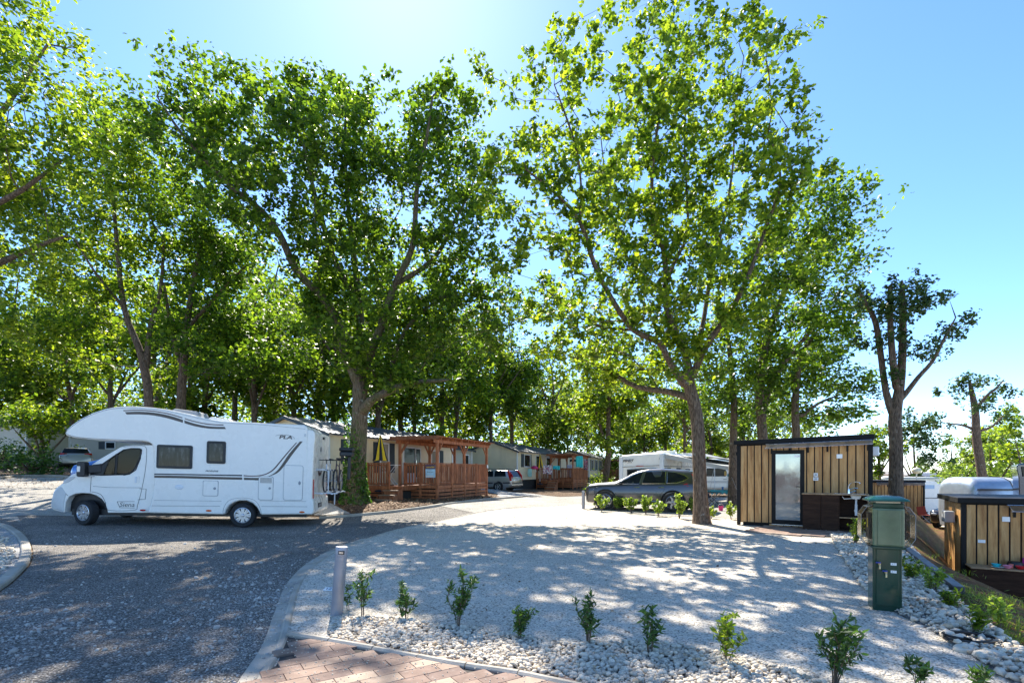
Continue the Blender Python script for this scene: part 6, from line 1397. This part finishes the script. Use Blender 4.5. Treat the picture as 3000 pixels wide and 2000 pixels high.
# ------------------------------------------------------------------ caravans
def rbox(mb, x0, x1, y0, y1, z0, z1): return mb.box(x0, x1, y0, y1, z0, z1)
Mcv = frame((5.56, 26.4, 0), (1.84, -1.4)); fcv = Fr(Mcv); Wc = 2.31
cv = thing('caravan', 'large white touring caravan with lettering and an awning behind the dark grey car', 'caravan', Mcv)
MB().prism([(0, 0, .4), (0, 0, 2.2), (.05, .1, 2.4), (Wc-.05, .1, 2.5), (Wc, 0, 2.3), (Wc, 0, .4)], (0, 7, 0)).build('body', M_white, cv, bevel=.09, smooth=40, seg=4)
MB().box(0.5, 1.4, 1.5, 2.4, 2.42, 2.56).box(1.45, 2.2, 1.2, 2.0, 2.42, 2.62).build('roof_hatch', M_white, cv, bevel=.05)
MB().box(-.03, .16, -.05, .06, .45, 2.32).build('corner_trim', M_whiteM, cv, bevel=.03); MB().box(Wc-.2, Wc+.02, -.06, .06, .45, 2.44).build('corner_trim', M_whiteM, cv, bevel=.04)
MB().tube([(.15, -.01, 1.78), (Wc-.2, -.01, 1.86)], .012, 5).build('seam', M_seam, cv)
wf_ = MB().prism([(.4, -.03, 1.0), (1.95, -.03, 1.05), (1.95, -.03, 1.74), (.4, -.03, 1.66)], (0, .05, 0)).build('window', M_black, cv, bevel=.02); MB().prism([(.48, -.036, 1.05), (1.87, -.036, 1.1), (1.87, -.036, 1.64), (.48, -.036, 1.58)], (0, .01, 0)).build('pane', M_dglass, wf_)
def txc(b, px, py, size, **k): q = fcv.at(px, py, -.004); return text(b, 'lettering', M_seam, cv, TM(q.x, -.008, q.z, R(-2)), size, .002, **k)
txc('FENDT', 1840, 1349, .15, shear=.25, bold=.006, sx=1.2); txc('SAPHIR', 1845, 1354.5, .07, shear=.2, sx=1.1); txc('100', 1936, 1343.5, .15, bold=.002)
MB().box(.9, 1.3, -.02, 0, 1.82, 1.85).build('brake_light', M_red, cv)
for (y0, y1, z0, z1) in ((.15, .95, 1.2, 1.75), (1.8, 2.4, 1.1, 1.75), (3.2, 3.9, 1.1, 1.7), (5., 5.8, 1.1, 1.7)):
    q = MB().box(Wc-.01, Wc+.025, y0, y1, z0, z1).build('window', M_black, cv, bevel=.01); MB().box(Wc+.02, Wc+.035, y0+.06, y1-.06, z0+.06, z1-.06).build('pane', M_dglass, q)
MB().box(Wc, Wc+.02, 2.55, 3.1, .5, 2.2).build('door', M_whiteM, cv, bevel=.01); MB().box(Wc-.02, Wc+.02, .05, 6.9, 1.8, 1.83).build('side_seam', M_seam, cv)
for x in (.1, Wc-.1): wheel(cv, x, 3.6, .3, .31, .18, .19, -1)
M_canv = pm('awning_canvas', (.5, .49, .46), .75, var=.12, scale=2); M_canvG = pm('grey_awning_canvas', (.26, .27, .28), .8, var=.1)
aw = thing('awning', 'cream caravan awning sloping down to thin poles beside the wooden hut', 'awning', Mcv)
def canvas(mb, a, b, c, d, n=10, sag=.1):
    a, b, c, d = map(Vector, (a, b, c, d)); V = []
    for i in range(n+1):
        for j in range(n+1):
            u, v = i/n, j/n; p = (a*(1-u)+b*u)*(1-v)+(d*(1-u)+c*u)*v; p.z -= sag*math.sin(math.pi*u)*math.sin(math.pi*v); V.append(p)
    mb.add(V, [(i*(n+1)+j, i*(n+1)+j+1, (i+1)*(n+1)+j+1, (i+1)*(n+1)+j) for i in range(n) for j in range(n)])
cm = MB(); canvas(cm, (Wc, .2, 2.42), (Wc, 4.4, 2.42), (Wc+3.0, 4.2, 1.86), (Wc+3.0, .0, 1.78)); o = cm.build('roof_canvas', M_canv, aw, smooth=60); o.modifiers.new('s', 'SOLIDIFY').thickness = .01
cm = MB(); canvas(cm, (Wc, .19, 2.4), (Wc+3., -.01, 1.78), (Wc+3.02, .0, 1.62), (Wc, .2, 2.2), 8, 0); o = cm.build('valance', M_canv, aw, smooth=60)
cm = MB(); canvas(cm, (Wc+.2, 1.5, 2.5), (Wc+2.9, 2.2, 2.1), (Wc+3.0, 5.2, 1.9), (Wc+.2, 5.5, 2.6), 8, .05); cm.build('rear_canvas', M_canvG, aw, smooth=60)
for x, y in ((Wc+2.95, .02), (Wc+2.95, 4.15), (Wc+2.4, .05)): MB().tube([(x, y, .02), (x, y, 1.8)], .016, 6).build('pole', M_whiteM, aw)
gl_ = MB().tube([(Wc+2.95, .0, 1.8), (Wc+3.9, -.9, .02)], .006, 4).tube([(Wc+2.4, .05, 1.82), (Wc+2.2, -.5, .02)], .01, 4); gl_.build('guy_rope', M_canv, aw)
Mc2 = frame(P(2040, 1470, 31.5), (1, -.1)); Mc2.translation.z = 0; c2 = thing('caravan', 'smaller white caravan with blue stripes seen under the awning', 'caravan', Mc2)
MB().box(0, 4.6, 0, 2.1, .45, 2.35).build('body', M_white, c2, bevel=.18, smooth=40, seg=4); st2 = MB().box(.1, 4.5, -.006, 0, .92, .95).box(.1, 4.5, -.006, 0, .86, .88).build('stripe', pm('navy_stripe', (.02, .03, .12), .4), c2)
q = MB().box(.25, 1.75, -.03, .01, 1.25, 1.75).build('window', M_black, c2, bevel=.03); MB().box(.32, 1.68, -.036, -.03, 1.31, 1.69).build('pane', M_dglass, q)
q = MB().box(2.4, 3.0, -.02, .01, .55, 2.15).build('door', M_whiteM, c2, bevel=.01); MB().box(2.5, 2.7, -.04, -.02, 1.2, 1.24).build('handle', M_black, q); MB().box(1.6, 1.8, -.02, .0, 1.05, 1.08).build('hatch_handle', M_black, c2)
wheel(c2, 2.2, .12, .3, .3, .18, .19, -1)
# table, chair, pots under the awning
Mt = frame(P(2128, 1490, 23.5), (1, -.15)); Mt.translation.z = 0; tb = thing('camping_table', 'camping table under a turquoise cloth beneath the awning', 'table', Mt)
MB().box(-.75, .75, -.35, .35, .69, .71).build('tabletop', M_grey, tb)
for x in (-.6, .6):
    for y in (-.28, .28): MB().tube([(x, y, 0), (x*.95, y, .69)], .014, 6).build('leg', M_alloy, tb)
cl_ = MB(); n = 24; V = []
for i in range(n+1):
    x = -.78+1.56*i/n; dd = .16+.05*math.sin(i*1.9); V += [(x, .37, .6), (x, .36, .722), (x, -.36, .722), (x+.02*math.sin(i), -.4, .72-dd)]
cl_.add(V, [(i*4+j, i*4+j+1, i*4+j+5, i*4+j+4) for i in range(n) for j in range(3)]); o = cl_.build('tablecloth', pm('sea_green_cloth', (.06, .33, .36), .8, var=.15), None, smooth=60, M=Mt); tag(o, 'turquoise cloth draped over the camping table', 'tablecloth')
pt_ = thing('flower_pot', 'white pot of purple flowers on the turquoise tablecloth', 'flower pot', Mt @ Matrix.Translation((.35, -.1, .725))); MB().lathe([(.07, 0), (.09, .15), (.08, .15), (0, .12)], n=16).build('pot', M_wplast, pt_, smooth=40)
rg = np.random.default_rng(3); C = rg.normal(size=(160, 3))*.1+np.array([0, 0, .26]); V, F = leaves(C, rg, .06, KITE); npmesh('flowers', V, F, pm('purple_petal', (.2, .04, .25), .6, var=.4, scale=30), pt_)
C = rg.normal(size=(120, 3))*.09+np.array([0, 0, .2]); V, F = leaves(C, rg, .06, KITE); npmesh('foliage', V, F, M_leafS, pt_)
o = MB().lathe([(.04, 0), (.05, .14), (.045, .14), (0, .1)], n=14).build('beaker', pm('blue_plastic', (.1, .25, .5), .3), None, smooth=40, M=Mt @ Matrix.Translation((-.2, -.15, .725))); tag(o, 'blue beaker on the turquoise tablecloth', 'beaker')
Mch = frame(P(2088, 1490, 22.5), (.8, -.6)); Mch.translation.z = 0; chn = thing('folding_chair', 'dark reclining camping chair beside the oak trunk under the awning', 'chair', Mch)
MB().beam((-.2, 0, .42), (.28, 0, .45), .5, .03, up=(0, 0, 1)).build('seat', M_nav, chn); MB().beam((-.2, 0, .42), (-.5, 0, 1.15), .5, .03).build('backrest', M_nav, chn)
for y in (-.26, .26): MB().tube([(-.35, y, 0), (.3, y, .62)], .013, 6).tube([(.3, y, 0), (-.3, y, .62)], .013, 6).tube([(-.35, y, .64), (.3, y, .64)], .016, 6).build('side_frame', M_dalloy, chn)
M_pinkp = pm('pink_spade', (.8, .04, .2), .4)
bk = thing('pink_bucket', 'bright pink toy bucket on the sand below the awning pole', 'bucket', tuple(P(2112, 1501, 20.2))); bk.location.z = g(13, 20)+.02
MB().lathe([(.07, 0), (.1, .18), (.095, .18), (.065, .01), (0, .01)], n=18).build('tub', M_pinkp, bk, smooth=40); MB().tube([(.1*math.cos(a), 0, .17+.1*math.sin(a)) for a in np.linspace(0, 3.14, 10)], .006, 5).build('handle', M_trim, bk)
ln = thing('lantern', 'yellow lantern hanging at the near awning pole', 'lantern', Matrix.Translation(P(2126, 1392, 23.3))); MB().lathe([(.05, 0), (.06, .02), (.06, .16), (.03, .2), (.01, .21)], n=12).build('housing', pm('amber_glass', (.55, .35, .08), .3), ln, smooth=40); MB().tube([(0, 0, .2), (0, 0, .33)], .006, 4).build('hook', M_black, ln)
o = MB().prism([(0, 0, 0), (.16, 0, .12), (.16, 0, -.12)], (0, .01, 0)).ball((-.05, 0, 0), .07, .03, .06).build('fish_toy', M_turq, None, M=Matrix.Translation(P(2136, 1391, 23.3))); tag(o, 'turquoise fish-shaped pendant beside the lantern', 'pendant'); o.name = 'pendant'
# lower terrace vehicles
def px_prism(name, pts, Y, depth, mat, parent, bevel=.0, dy=0.):
    return MB().prism([parent.matrix_world.inverted() @ (P(px, py, Y)+Vector((0, dy, 0))) for px, py in pts], ((pts[0][0]-1500)/FP*depth*.85, depth, 0)).build(name, mat, parent, bevel=bevel, smooth=40, seg=3)
def veh(name, label, cat, px, Y):
    p = P(px, 1500, Y); p.z = g(p.x, p.y); r = thing(name, label, cat, Matrix.Translation(p)); bpy.context.view_layer.update(); return r
m2 = veh('motorhome', 'low white motorhome with green-tinted cab windows beyond the far hut', 'motorhome', 2700, 44)
px_prism('body', [(2580, 1476), (2580, 1401), (2600, 1396), (2755, 1397), (2785, 1402), (2810, 1411), (2824, 1420), (2842, 1437), (2872, 1444), (2886, 1455), (2888, 1476)], 44, 2.2, M_white, m2, .12)
px_prism('cab_window', [(2780, 1419), (2800, 1419), (2818, 1436), (2780, 1436)], 44, .02, M_dglass, m2, dy=-.02); px_prism('windscreen', [(2806, 1418), (2822, 1420), (2838, 1436), (2824, 1436)], 44, .02, M_dglass, m2, dy=-.02)
px_prism('roof_edge', [(2585, 1399), (2755, 1400), (2800, 1410), (2800, 1412), (2755, 1402), (2585, 1401)], 44, .02, M_grey, m2, dy=-.03)
wheel(m2, 3.9, .1, .32, .33, .2, .2, -1); wheel(m2, -1.5, .1, .32, .33, .2, .2, -1)
c3 = veh('caravan', 'grey-white caravan with a curved nose right beside the far hut', 'caravan', 2740, 34)
px_prism('body', [(2640, 1500), (2640, 1408), (2700, 1407), (2740, 1411), (2758, 1421), (2775, 1436), (2786, 1455), (2790, 1500)], 34, 2.1, M_white, c3, .08); px_prism('window', [(2700, 1420), (2737, 1420), (2737, 1431), (2700, 1431)], 34, .02, pm('pale_blue_pane', (.35, .5, .65), .1), c3, dy=-.02)
px_prism('stripe', [(2645, 1457), (2786, 1457), (2786, 1459), (2645, 1459)], 34, .02, M_seam, c3, dy=-.02); wheel(c3, -.3, .1, .3, .31, .18, .19, -1)
c4 = veh('rounded_caravan', 'silver caravan with a ribbed rounded body above the right hut roof', 'caravan', 2900, 25)
bpy.context.view_layer.update()
iv = c4.matrix_world.inverted(); a = iv @ P(2850, 1440, 25); b = iv @ P(2962, 1440, 25); zt_ = (iv @ P(2900, 1398, 25)).z
sec = [(.0, .3), (-.12, .8), (-.16, 1.2), (-.12, zt_-.55), (.05, zt_-.2), (.35, zt_-.04), (.7, zt_), (1.4, zt_), (1.75, zt_-.04), (2.05, zt_-.2), (2.2, zt_-.55), (2.25, 1.2), (2.2, .8), (2.1, .3)]
V = []; n = len(sec); xs = [a.x, a.x+.03, a.x+.12, a.x+.3, b.x-.02, b.x]; ins = [.55, .35, .15, 0, 0, 0]
for x, q in zip(xs, ins):
    for y, z in sec: V.append((x, 1.05+(y-1.05)*(1-q*.45), .3+(z-.3)*(1-q*.3)))
MB().add(V, [(i*n+j, i*n+(j+1) % n, (i+1)*n+(j+1) % n, (i+1)*n+j) for i in range(len(xs)-1) for j in range(n)]+[tuple(range(n-1, -1, -1))]).build('body', pm('polished_aluminium', (.5, .55, .6), .4, .7, var=.1), c4, smooth=60)
V = [];
for x, q in zip((b.x+.002, b.x+.3, b.x+.6, b.x+.85, b.x+1.0), (0, .03, .15, .4, .8)):
    for y, z in sec: V.append((x, 1.05+(y-1.05)*(1-q*.45)*1.02, .3+(z-.3)*(1-q*.3)*1.01))
MB().add(V, [(i*n+j, i*n+(j+1) % n, (i+1)*n+(j+1) % n, (i+1)*n+j) for i in range(4) for j in range(n)]+[tuple(range(4*n, 5*n))]).build('end_cap', M_white, c4, smooth=60)
MB().box(a.x+.1, b.x, -.2, -.14, zt_-.62, zt_-.55).build('rub_strip', M_black, c4); MB().ball((b.x+.25, -.13, zt_-.5), .06, .04, .1, 12, 8).build('lamp', M_black, c4, smooth=60); wheel(c4, (a.x+b.x)/2, -.05, .3, .31, .18, .19, -1)
vn = veh('dark_van', 'dark van roof corner sticking up at the right picture edge', 'van', 3040, 21)
px_prism('body', [(2990, 1560), (2984, 1400), (2978, 1368), (2980, 1359), (2992, 1357), (3120, 1357), (3160, 1420), (3165, 1560)], 21, 1.9, carpaint('navy_paint', (.015, .02, .04), .2, .3), vn, .06); px_prism('side_window', [(2992, 1366), (3090, 1366), (3100, 1395), (2996, 1395)], 21, .02, M_dglass, vn, dy=-.02); wheel(vn, .6, .1, .32, .33, .2, .2, -1)
# lamp globe
lp = veh('street_lamp', 'globe lamp on a white post beyond the far hut', 'street lamp', 2685, 41); bpy.context.view_layer.update(); q = lp.matrix_world.inverted() @ P(2685, 1378, 41)
lp.location.x += q.x; MB().tube([(0, 0, 0), (0, 0, q.z-.15)], .045, 8).build('post', M_trim, lp); MB().ball((0, 0, q.z), .33, .33, .26, 20, 12).build('globe', pm('cream_globe', (.75, .68, .5), .4), lp, smooth=60)
# red chair and stand by the far hut
Mrc = frame(P(2716, 1511, 30.5), (.5, -.8)); Mrc.translation.z = -1.5; rc_ = thing('folding_chair', 'small red folding chair at the right end of the far hut', 'chair', Mrc)
MB().box(-.22, .22, -.22, .22, .44, .47).build('seat', pm('rust_cloth', (.3, .06, .04), .8), rc_); MB().beam((-.22, 0, .45), (-.32, 0, .95), .44, .03).build('backrest', MATS['rust_cloth'], rc_)
for x, y in ((-.2, -.2), (.2, -.2), (-.2, .2), (.2, .2)): MB().tube([(x, y, .44), (-x*1.1, y, 0)], .012, 5).build('leg', M_alloy, rc_)
# ------------------------------------------------------------------ supply pedestal
M_gr = pm('green_enamel', (.012, .05, .03), .16, var=.25, scale=3, dirt=.1); M_grL = pm('green_panel', (.14, .18, .1), .16, var=.25, scale=4, dirt=.15); M_teal = pm('teal_cap', (.01, .09, .07), .2, var=.2)
M_hood = glass('polycarbonate_hood', alpha=.82, rough=.12)
Mp = frame((4.10, 5.82, .02), (.906, -.42)); fp = Fr(Mp); pd = thing('supply_pedestal', 'glossy green service pedestal with two blue-handled taps and clear side hoods', 'service pedestal', Mp)
w0 = .275; dpt = .27; zc = 1.27
MB().box(0, w0, 0, dpt, -.05, .715).build('lower_body', M_gr, pd, bevel=.012, seg=2, smooth=40); MB().box(-.002, w0+.022, -.02, dpt+.01, .725, 1.16).build('upper_body', M_grL, pd, bevel=.02, seg=2, smooth=40)
MB().box(.03, w0-.03, -.012, -.0, .06, .7).build('lower_panel', M_gr, pd, bevel=.006); MB().box(.04, w0-.018, -.032, -.02, .745, 1.14).build('upper_panel', M_grL, pd, bevel=.006); MB().box(-.012, w0+.03, -.03, dpt+.02, .7, .728).build('ledge', M_gr, pd, bevel=.006)
MB().box(-.0, w0+.015, -.015, dpt+.01, 1.16, 1.215).build('neck', M_gr, pd, bevel=.01); MB().box(.03, w0-.02, -.01, dpt-.0, 1.215, 1.235).build('lamp_strip', pm('cream_diffuser', (.55, .45, .3), .3), pd)
MB().prism([(-.05, -.06, 1.235), (w0+.06, -.06, 1.235), (w0+.06, dpt+.06, 1.235), (-.05, dpt+.06, 1.235)], (0, 0, .02)).add([(-.045, -.055, 1.255), (w0+.055, -.055, 1.255), (w0+.055, dpt+.055, 1.255), (-.045, dpt+.055, 1.255), (.02, .0, 1.29), (w0-.01, .0, 1.29), (w0-.01, dpt, 1.29), (.02, dpt, 1.29)], [(0, 1, 5, 4), (1, 2, 6, 5), (2, 3, 7, 6), (3, 0, 4, 7), (4, 5, 6, 7)]).build('cap', M_teal, pd, bevel=.008, smooth=40)
for s, x in ((-1, 0), (1, w0+.02)):
    mb = MB(); pr_ = [(0, .70), (s*.05, .73), (s*.105, .82), (s*.105, 1.08), (s*.05, 1.17), (0, 1.185)]
    for y0, y1 in ((.02, .235),):
        n = len(pr_); vs = [(x+a, y0, z) for a, z in pr_]+[(x+a, y1, z) for a, z in pr_]; mb.add(vs, [(i, n+i, n+i+1, i+1) for i in range(n-1)]+[tuple(range(n)), tuple(range(2*n-1, n-1, -1))])
    h = mb.build('hood', M_hood, pd); h.modifiers.new('s', 'SOLIDIFY').thickness = .004
    e = MB().tube([(x+a, .02, z) for a, z in pr_], .0022, 5).tube([(x+a, .235, z) for a, z in pr_], .0022, 5)
    for a, z in pr_[1:5]: e.tube([(x+a, .02, z), (x+a, .235, z)], .003, 5)
    e.build('hood_edge', M_grey, h); 
    so = MB().box(min(x, x+s*.03), max(x, x+s*.03), .05, .2, .8, 1.1).build('socket_plate', M_black, h, bevel=.004)
    MB().box(min(x+s*.03, x+s*.034), max(x+s*.03, x+s*.034), .09, .12, .93, 1.03).build('fuse_label', pm('yellow_label', (.7, .5, .05), .5), so)
for x, z in ((.055, .53), (.115, .44)):
    t = MB().tube([(x, -.01, z), (x, -.05, z), (x, -.06, z-.01), (x, -.062, z-.05)], .009, 8).lathe([(.012, 0), (.012, .02)], (x, -.05, z-.01), (0, 0, 1), 8).build('tap', pm('brass', (.55, .42, .22), .3, .8), pd, smooth=50)
    MB().box(x-.035, x+.012, -.062, -.045, z+.012, z+.026).build('lever', pm('blue_lever', (.02, .04, .3), .35), t, bevel=.003)
for k, (z, s_) in enumerate(((.535, '3  *'), (.45, '4  *'))):
    l = MB().box(.165, .22, -.0145, -.012, z-.014, z+.014).build('label', M_wplast, pd); text(s_, 'label_characters', M_seam, l, TM(.192, -.0148, z), .02, .0003)
# ------------------------------------------------------------------ bollards
M_bol = pm('bollard_grey', (.3, .3, .33), .4, .3, var=.1, scale=5, dirt=.15)
def bollard(label, M):
    r = thing('bollard_light', label, 'bollard', M, 'grey bollard lights'); MB().lathe([(.065, -.05), (.065, .64), (.062, .642), (.062, .647), (.065, .65), (.066, .735), (.062, .745), (.0, .75)], n=32).build('tube', M_bol, r, smooth=40)
    MB().box(-.012, .05, -.069, -.05, .67, .71).build('lamp_slot', M_black, r); MB().box(-.004, .042, -.0705, -.066, .678, .7).build('reflector', M_chrome, r); return r
b0 = Vector((*G(986, 1803), 0)); bo1 = bollard('near grey cylindrical bollard light leaning slightly beside the first seedling', Matrix.Translation((b0.x, b0.y, .02)) @ Matrix.Rotation(R(4.5), 4, 'Y'))
b0 = Vector((*G(1709, 1491), 0)); copy_tree(bo1, 'far grey bollard light standing in front of the dark grey car', Matrix.Translation((b0.x, b0.y, .02)))
q = Vector((*G(965, 1731), 0)); pn = thing('pitch_plate', 'small white number plate lying on the gravel left of the near bollard', 'number plate', Matrix.Translation((q.x, q.y, .05)) @ Matrix.Rotation(R(12), 4, 'X'))
MB().box(-.07, .07, -.05, .05, -.02, -.016).build('plate', M_wplast, pn); text('122', 'plate_characters', M_seam, pn, Matrix.Translation((.01, 0, -.0155)), .085, .0004)
# ------------------------------------------------------------------ seedlings and shrubs
def plant(name, label, base, h, wd, lm, seed, nst=5, leaf=.075, shape=None, dens=60., cat='seedling', group=None, lean=0.):
    rg = np.random.default_rng(seed); r = thing(name, label, cat, tuple(base), group); mb = MB(); P_ = []; D_ = []
    for k in range(nst):
        a = rg.uniform(0, 6.28); out = wd*.5*rg.uniform(.3, 1.)*(1 if k else .25); hh = h*rg.uniform(.6, 1.) if k else h
        pts = smoothpts([(0.012*math.cos(a), .012*math.sin(a), -.02), (out*.3*math.cos(a)+rg.normal()*.01, out*.3*math.sin(a), hh*.35), (out*.75*math.cos(a)+rg.normal()*.02+lean*.5, out*.75*math.sin(a), hh*.72), (out*math.cos(a)+lean, out*math.sin(a), hh)], 4)
        mb.tube(pts, list(np.linspace(.006, .002, len(pts))*(h/.5)**.5), 5)
        A = np.array(pts); br = [A]
        for j in range(rg.integers(2, 5)):
            i0 = rg.integers(len(A)//3, len(A)-1); v = rg.normal(size=3); v[2] = abs(v[2])+.6; v /= np.linalg.norm(v); q = A[i0]+np.outer(np.linspace(0, 1, 5), v*h*rg.uniform(.15, .3)); mb.tube([tuple(p) for p in q], .002, 4); br.append(q)
        for q in br:
            L = np.linalg.norm(np.diff(q, axis=0), axis=1).sum(); n = int(L*dens)+3; t = rg.uniform(.25 if q is A else .1, 1.03, n)*(len(q)-1); i = np.clip(t.astype(int), 0, len(q)-2); f = (t-i)[:, None]
            c = q[i]*(1-f)+q[i+1]*f; d = q[i+1]-q[i]; d /= np.linalg.norm(d, axis=1)[:, None]+1e-9; o = rg.normal(size=(n, 3)); o /= np.linalg.norm(o, axis=1)[:, None]; dd = d*.7+o*.8; dd /= np.linalg.norm(dd, axis=1)[:, None]; P_.append(c+dd*leaf*.5); D_.append(dd)
    C = np.concatenate(P_); D = np.concatenate(D_); V, F = leaves(C, rg, leaf, NARROW if shape is None else shape, .2, D=D*3); npmesh('foliage', V, F, lm, r); mb.build('stems', M_twig, r, smooth=60); return r
seeds = [(1062, 1808, 1682, 60, 'tall thin oleander seedling just right of the near bollard', 4), (1175, 1812, 1722, 55, 'oleander seedling on one slanting stem, second from the near bollard', 2), (1192, 1822, 1742, 80, 'low tufted oleander seedling beside the slanting one', 5), (1340, 1848, 1692, 110, 'wide forked oleander seedling, largest of the left ones on the pebbles', 6),
 (1522, 1888, 1796, 85, 'small round oleander seedling at mid pebble bed', 6), (1722, 1895, 1757, 85, 'upright bushy oleander seedling right of the small round one', 6), (1905, 1928, 1803, 80, 'slim oleander seedling with a long side shoot at the pebble edge', 4), (2130, 1955, 1818, 105, 'light green two-stemmed oleander seedling on the pebbles', 5),
 (2445, 2015, 1845, 150, 'biggest dark oleander seedling at the bottom of the picture', 9), (2690, 2025, 1950, 60, 'oleander seedling top at the bottom edge, right of the biggest', 4), (2872, 2035, 1975, 40, 'tiny oleander tip at the bottom right', 3), (1020, 1795, 1728, 30, 'short oleander sprig touching the near bollard', 2)]
for i, (px, py, ty, wpx, lb, ns) in enumerate(seeds):
    x, y = G(px, py); z = g(x, y)+.02; h = (py-ty)/FP*y; plant('oleander_seedling', lb, (x, y, z), h, wpx/FP*y, M_leafS if i != 7 else M_leafB, 200+i, ns, .06, dens=85, group='oleander seedlings on the pebbles', lean=.05 if i == 3 else 0)
row = [(1745, 1478, 1460, 40, 'leftmost'), (1762, 1490, 1459, 55, 'second from left'), (1808, 1487, 1464, 50, 'third from left'), (1850, 1494, 1468, 50, 'fourth from left'), (1892, 1497, 1467, 36, 'fifth from left'), (1928, 1504, 1478, 45, 'sixth from left'), (1990, 1511, 1463, 40, 'tallest, by the rear wheel'), (2028, 1496, 1472, 30, 'last before the oak trunk')]
for i, (px, py, ty, wpx, wd_) in enumerate(row):
    x, y = G(px, py+9); plant('green_shrub', f'{wd_} of the yellow-green shrubs in front of the dark grey car', (x, y, .03), (py-ty+9)/FP*y*1.15, wpx/FP*y, M_leafY, 300+i, 8, .075, KITE, 70, 'shrub', 'yellow-green shrubs along the parking pitch')
for i, (px, py, ty, wpx, lb) in enumerate([(2084, 1520, 1488, 34, 'right behind the oak trunk'), (2142, 1522, 1480, 36, 'against the left edge of the wooden hut')]):
    x, y = G(px, py); plant('green_shrub', f'yellow-green shrub {lb}', (x, y, .03), (py-ty)/FP*y, wpx/FP*y, M_leafY, 320+i, 7, .07, KITE, 60, 'shrub')
slope = [(2505, 1600, 1515, 70, 'bushy shrub between the hut sink and the green pedestal', M_leafB, 12), (2668, 1705, 1625, 80, 'green shrub just right of the pedestal on the bank', M_leafB, 9), (2735, 1740, 1650, 100, 'broad light shrub at the middle of the bank', M_leafY, 10), (2790, 1790, 1720, 90, 'loose shrub lower on the bank above the stones', M_leafB, 9), (2850, 1870, 1765, 130, 'thin wiry shrub at the hose coil', M_leafB, 7), (2930, 1850, 1740, 80, 'upright light green shrub in front of the right hut', M_leafY, 6)]
for i, (px, py, ty, wpx, lb, lm, ns) in enumerate(slope):
    x, y = G(px, py); plant('bank_shrub', lb, (x, y, g(x, y)), (py-ty)/FP*y*.85, wpx/FP*y*.7, lm, 340+i, ns, .055, NARROW*np.array([1.5, 1]), 45, 'shrub', 'shrubs on the bank')
# grass tufts and weeds along the bank
rg = np.random.default_rng(12); C = []; D = []
for i in range(85):
    t = rg.uniform(0, .55); k = min(len(EDGE)-1, 2+int(t*4)); a = Vector(EDGE[2+int(t*4)]); b = Vector(EDGE[3+int(t*4)]); f = rg.uniform(); p = a*(1-f)+b*f; n_ = (b-a).normalized(); off = abs(rg.normal())*.55+.1
    x, y = p.x+n_.y*off, p.y-n_.x*off; m = rg.integers(15, 45); c = np.array([x, y, g(x, y)+.03])+rg.normal(size=(m, 3))*np.array([.12, .12, .02]); C.append(c); d = rg.normal(size=(m, 3))*.5; d[:, 2] = 1; D.append(d)
C = np.concatenate(C); D = np.concatenate(D); V, F = leaves(C, rg, .08, np.array([(0, -.5), (.05, 0), (0, .5), (-.05, 0)]), 0., D=D*2); M_grass = leafmat('bank_grass', (.08, .11, .02), (.14, .2, .03), (.26, .3, .07), .4)
tag(npmesh('bank_grass', V, F, M_grass), kind='stuff')
# litter of leaves on the mulch beds and under the wood
C = []
for poly, n in ((mulch1, 9000),):
    for x, y in rand_in(poly, n): C.append((x, y, g(x, y)+.045))
for i in range(9000):
    px = rg.uniform(-200, 1450); Y = rg.uniform(20, 38); x = (px-1500)/FP*Y
    if x < -7.2 or Y > 30: C.append((x, Y, g(x, Y)+.03))
C = np.array(C)+rg.normal(size=(len(C), 3))*np.array([0, 0, .008]); V, F = leaves(C, rg, .065, KITE, 2.5)
t = NT('dry_leaf'); c = t.ramp(t.n('ShaderNodeNewGeometry').outputs['Random Per Island'], [(0, (.08, .04, .02)), (.5, (.22, .12, .06)), (1, (.42, .28, .15))]); tag(npmesh('leaf_litter', V, F, t.fin(c, .8)), kind='stuff')
# few fallen leaves on the white gravel
pp = rand_in(pad[:len(pad)-7]+[(4, 6)], 420); C = np.array([(x, y, g(x, y)+.03) for x, y in pp]); V, F = leaves(C, rg, .038, KITE, 2.); tag(npmesh('fallen_leaves', V, F, MATS['dry_leaf']), kind='stuff')
# board edging on the bank, hose, drain pipe
a = G(2650, 1612); b = G(2810, 1745)
o = MB().beam((a[0], a[1], g(*a)+.05), (b[0], b[1], g(*b)+.07), .12, .1).build('edging_board', pm('wet_dark_board', (.05, .05, .055), .5, var=.3), None, bevel=.01); tag(o, 'long dark board edging lying down the bank right of the pedestal', 'board')
hs2 = []; cx_, cy_ = G(2840, 1890)
for k in range(60): a_ = k*.42; rr_ = .16+.012*math.sin(k); hs2.append((cx_+rr_*math.cos(a_)*1.25, cy_+rr_*math.sin(a_)*.9, g(cx_, cy_)+.06+.0012*k))
x_, y_ = G(2775, 1868); hs2.append((x_, y_, g(x_, y_)+.06)); o = MB().tube(hs2[:26]+[hs2[-1]], .011, 6).build('garden_hose', M_black, None, smooth=60); tag(o, 'black hose coiled on the stones at the bottom right', 'hose')
for i, (px, py, s) in enumerate([(2740, 1850, .07), (2830, 1915, .1), (2900, 1930, .12), (2690, 1840, .055), (1065, 1888, .055), (2270, 1945, .05), (760, 1845, .035)]):
    x, y = G(px, py); V, F = stone_templates(1, 40+i, 1)[0]; V = V*np.array([s*1.2, s, s*.7])
    o = npmesh('boulder', V, F, M_peb); o.location = (x, y, g(x, y)+s*.3); tag(o, ['flat pale boulder right of the pedestal foot', 'large pale boulder under the hose coil', 'largest pale boulder near the bottom right corner', 'smallish pale boulder left of the flat one', 'flat white stone at the paving edge by the seedlings', 'pale stone among pebbles near the light green seedling', 'single white stone on the dark road near the kerb'][i], 'stone')
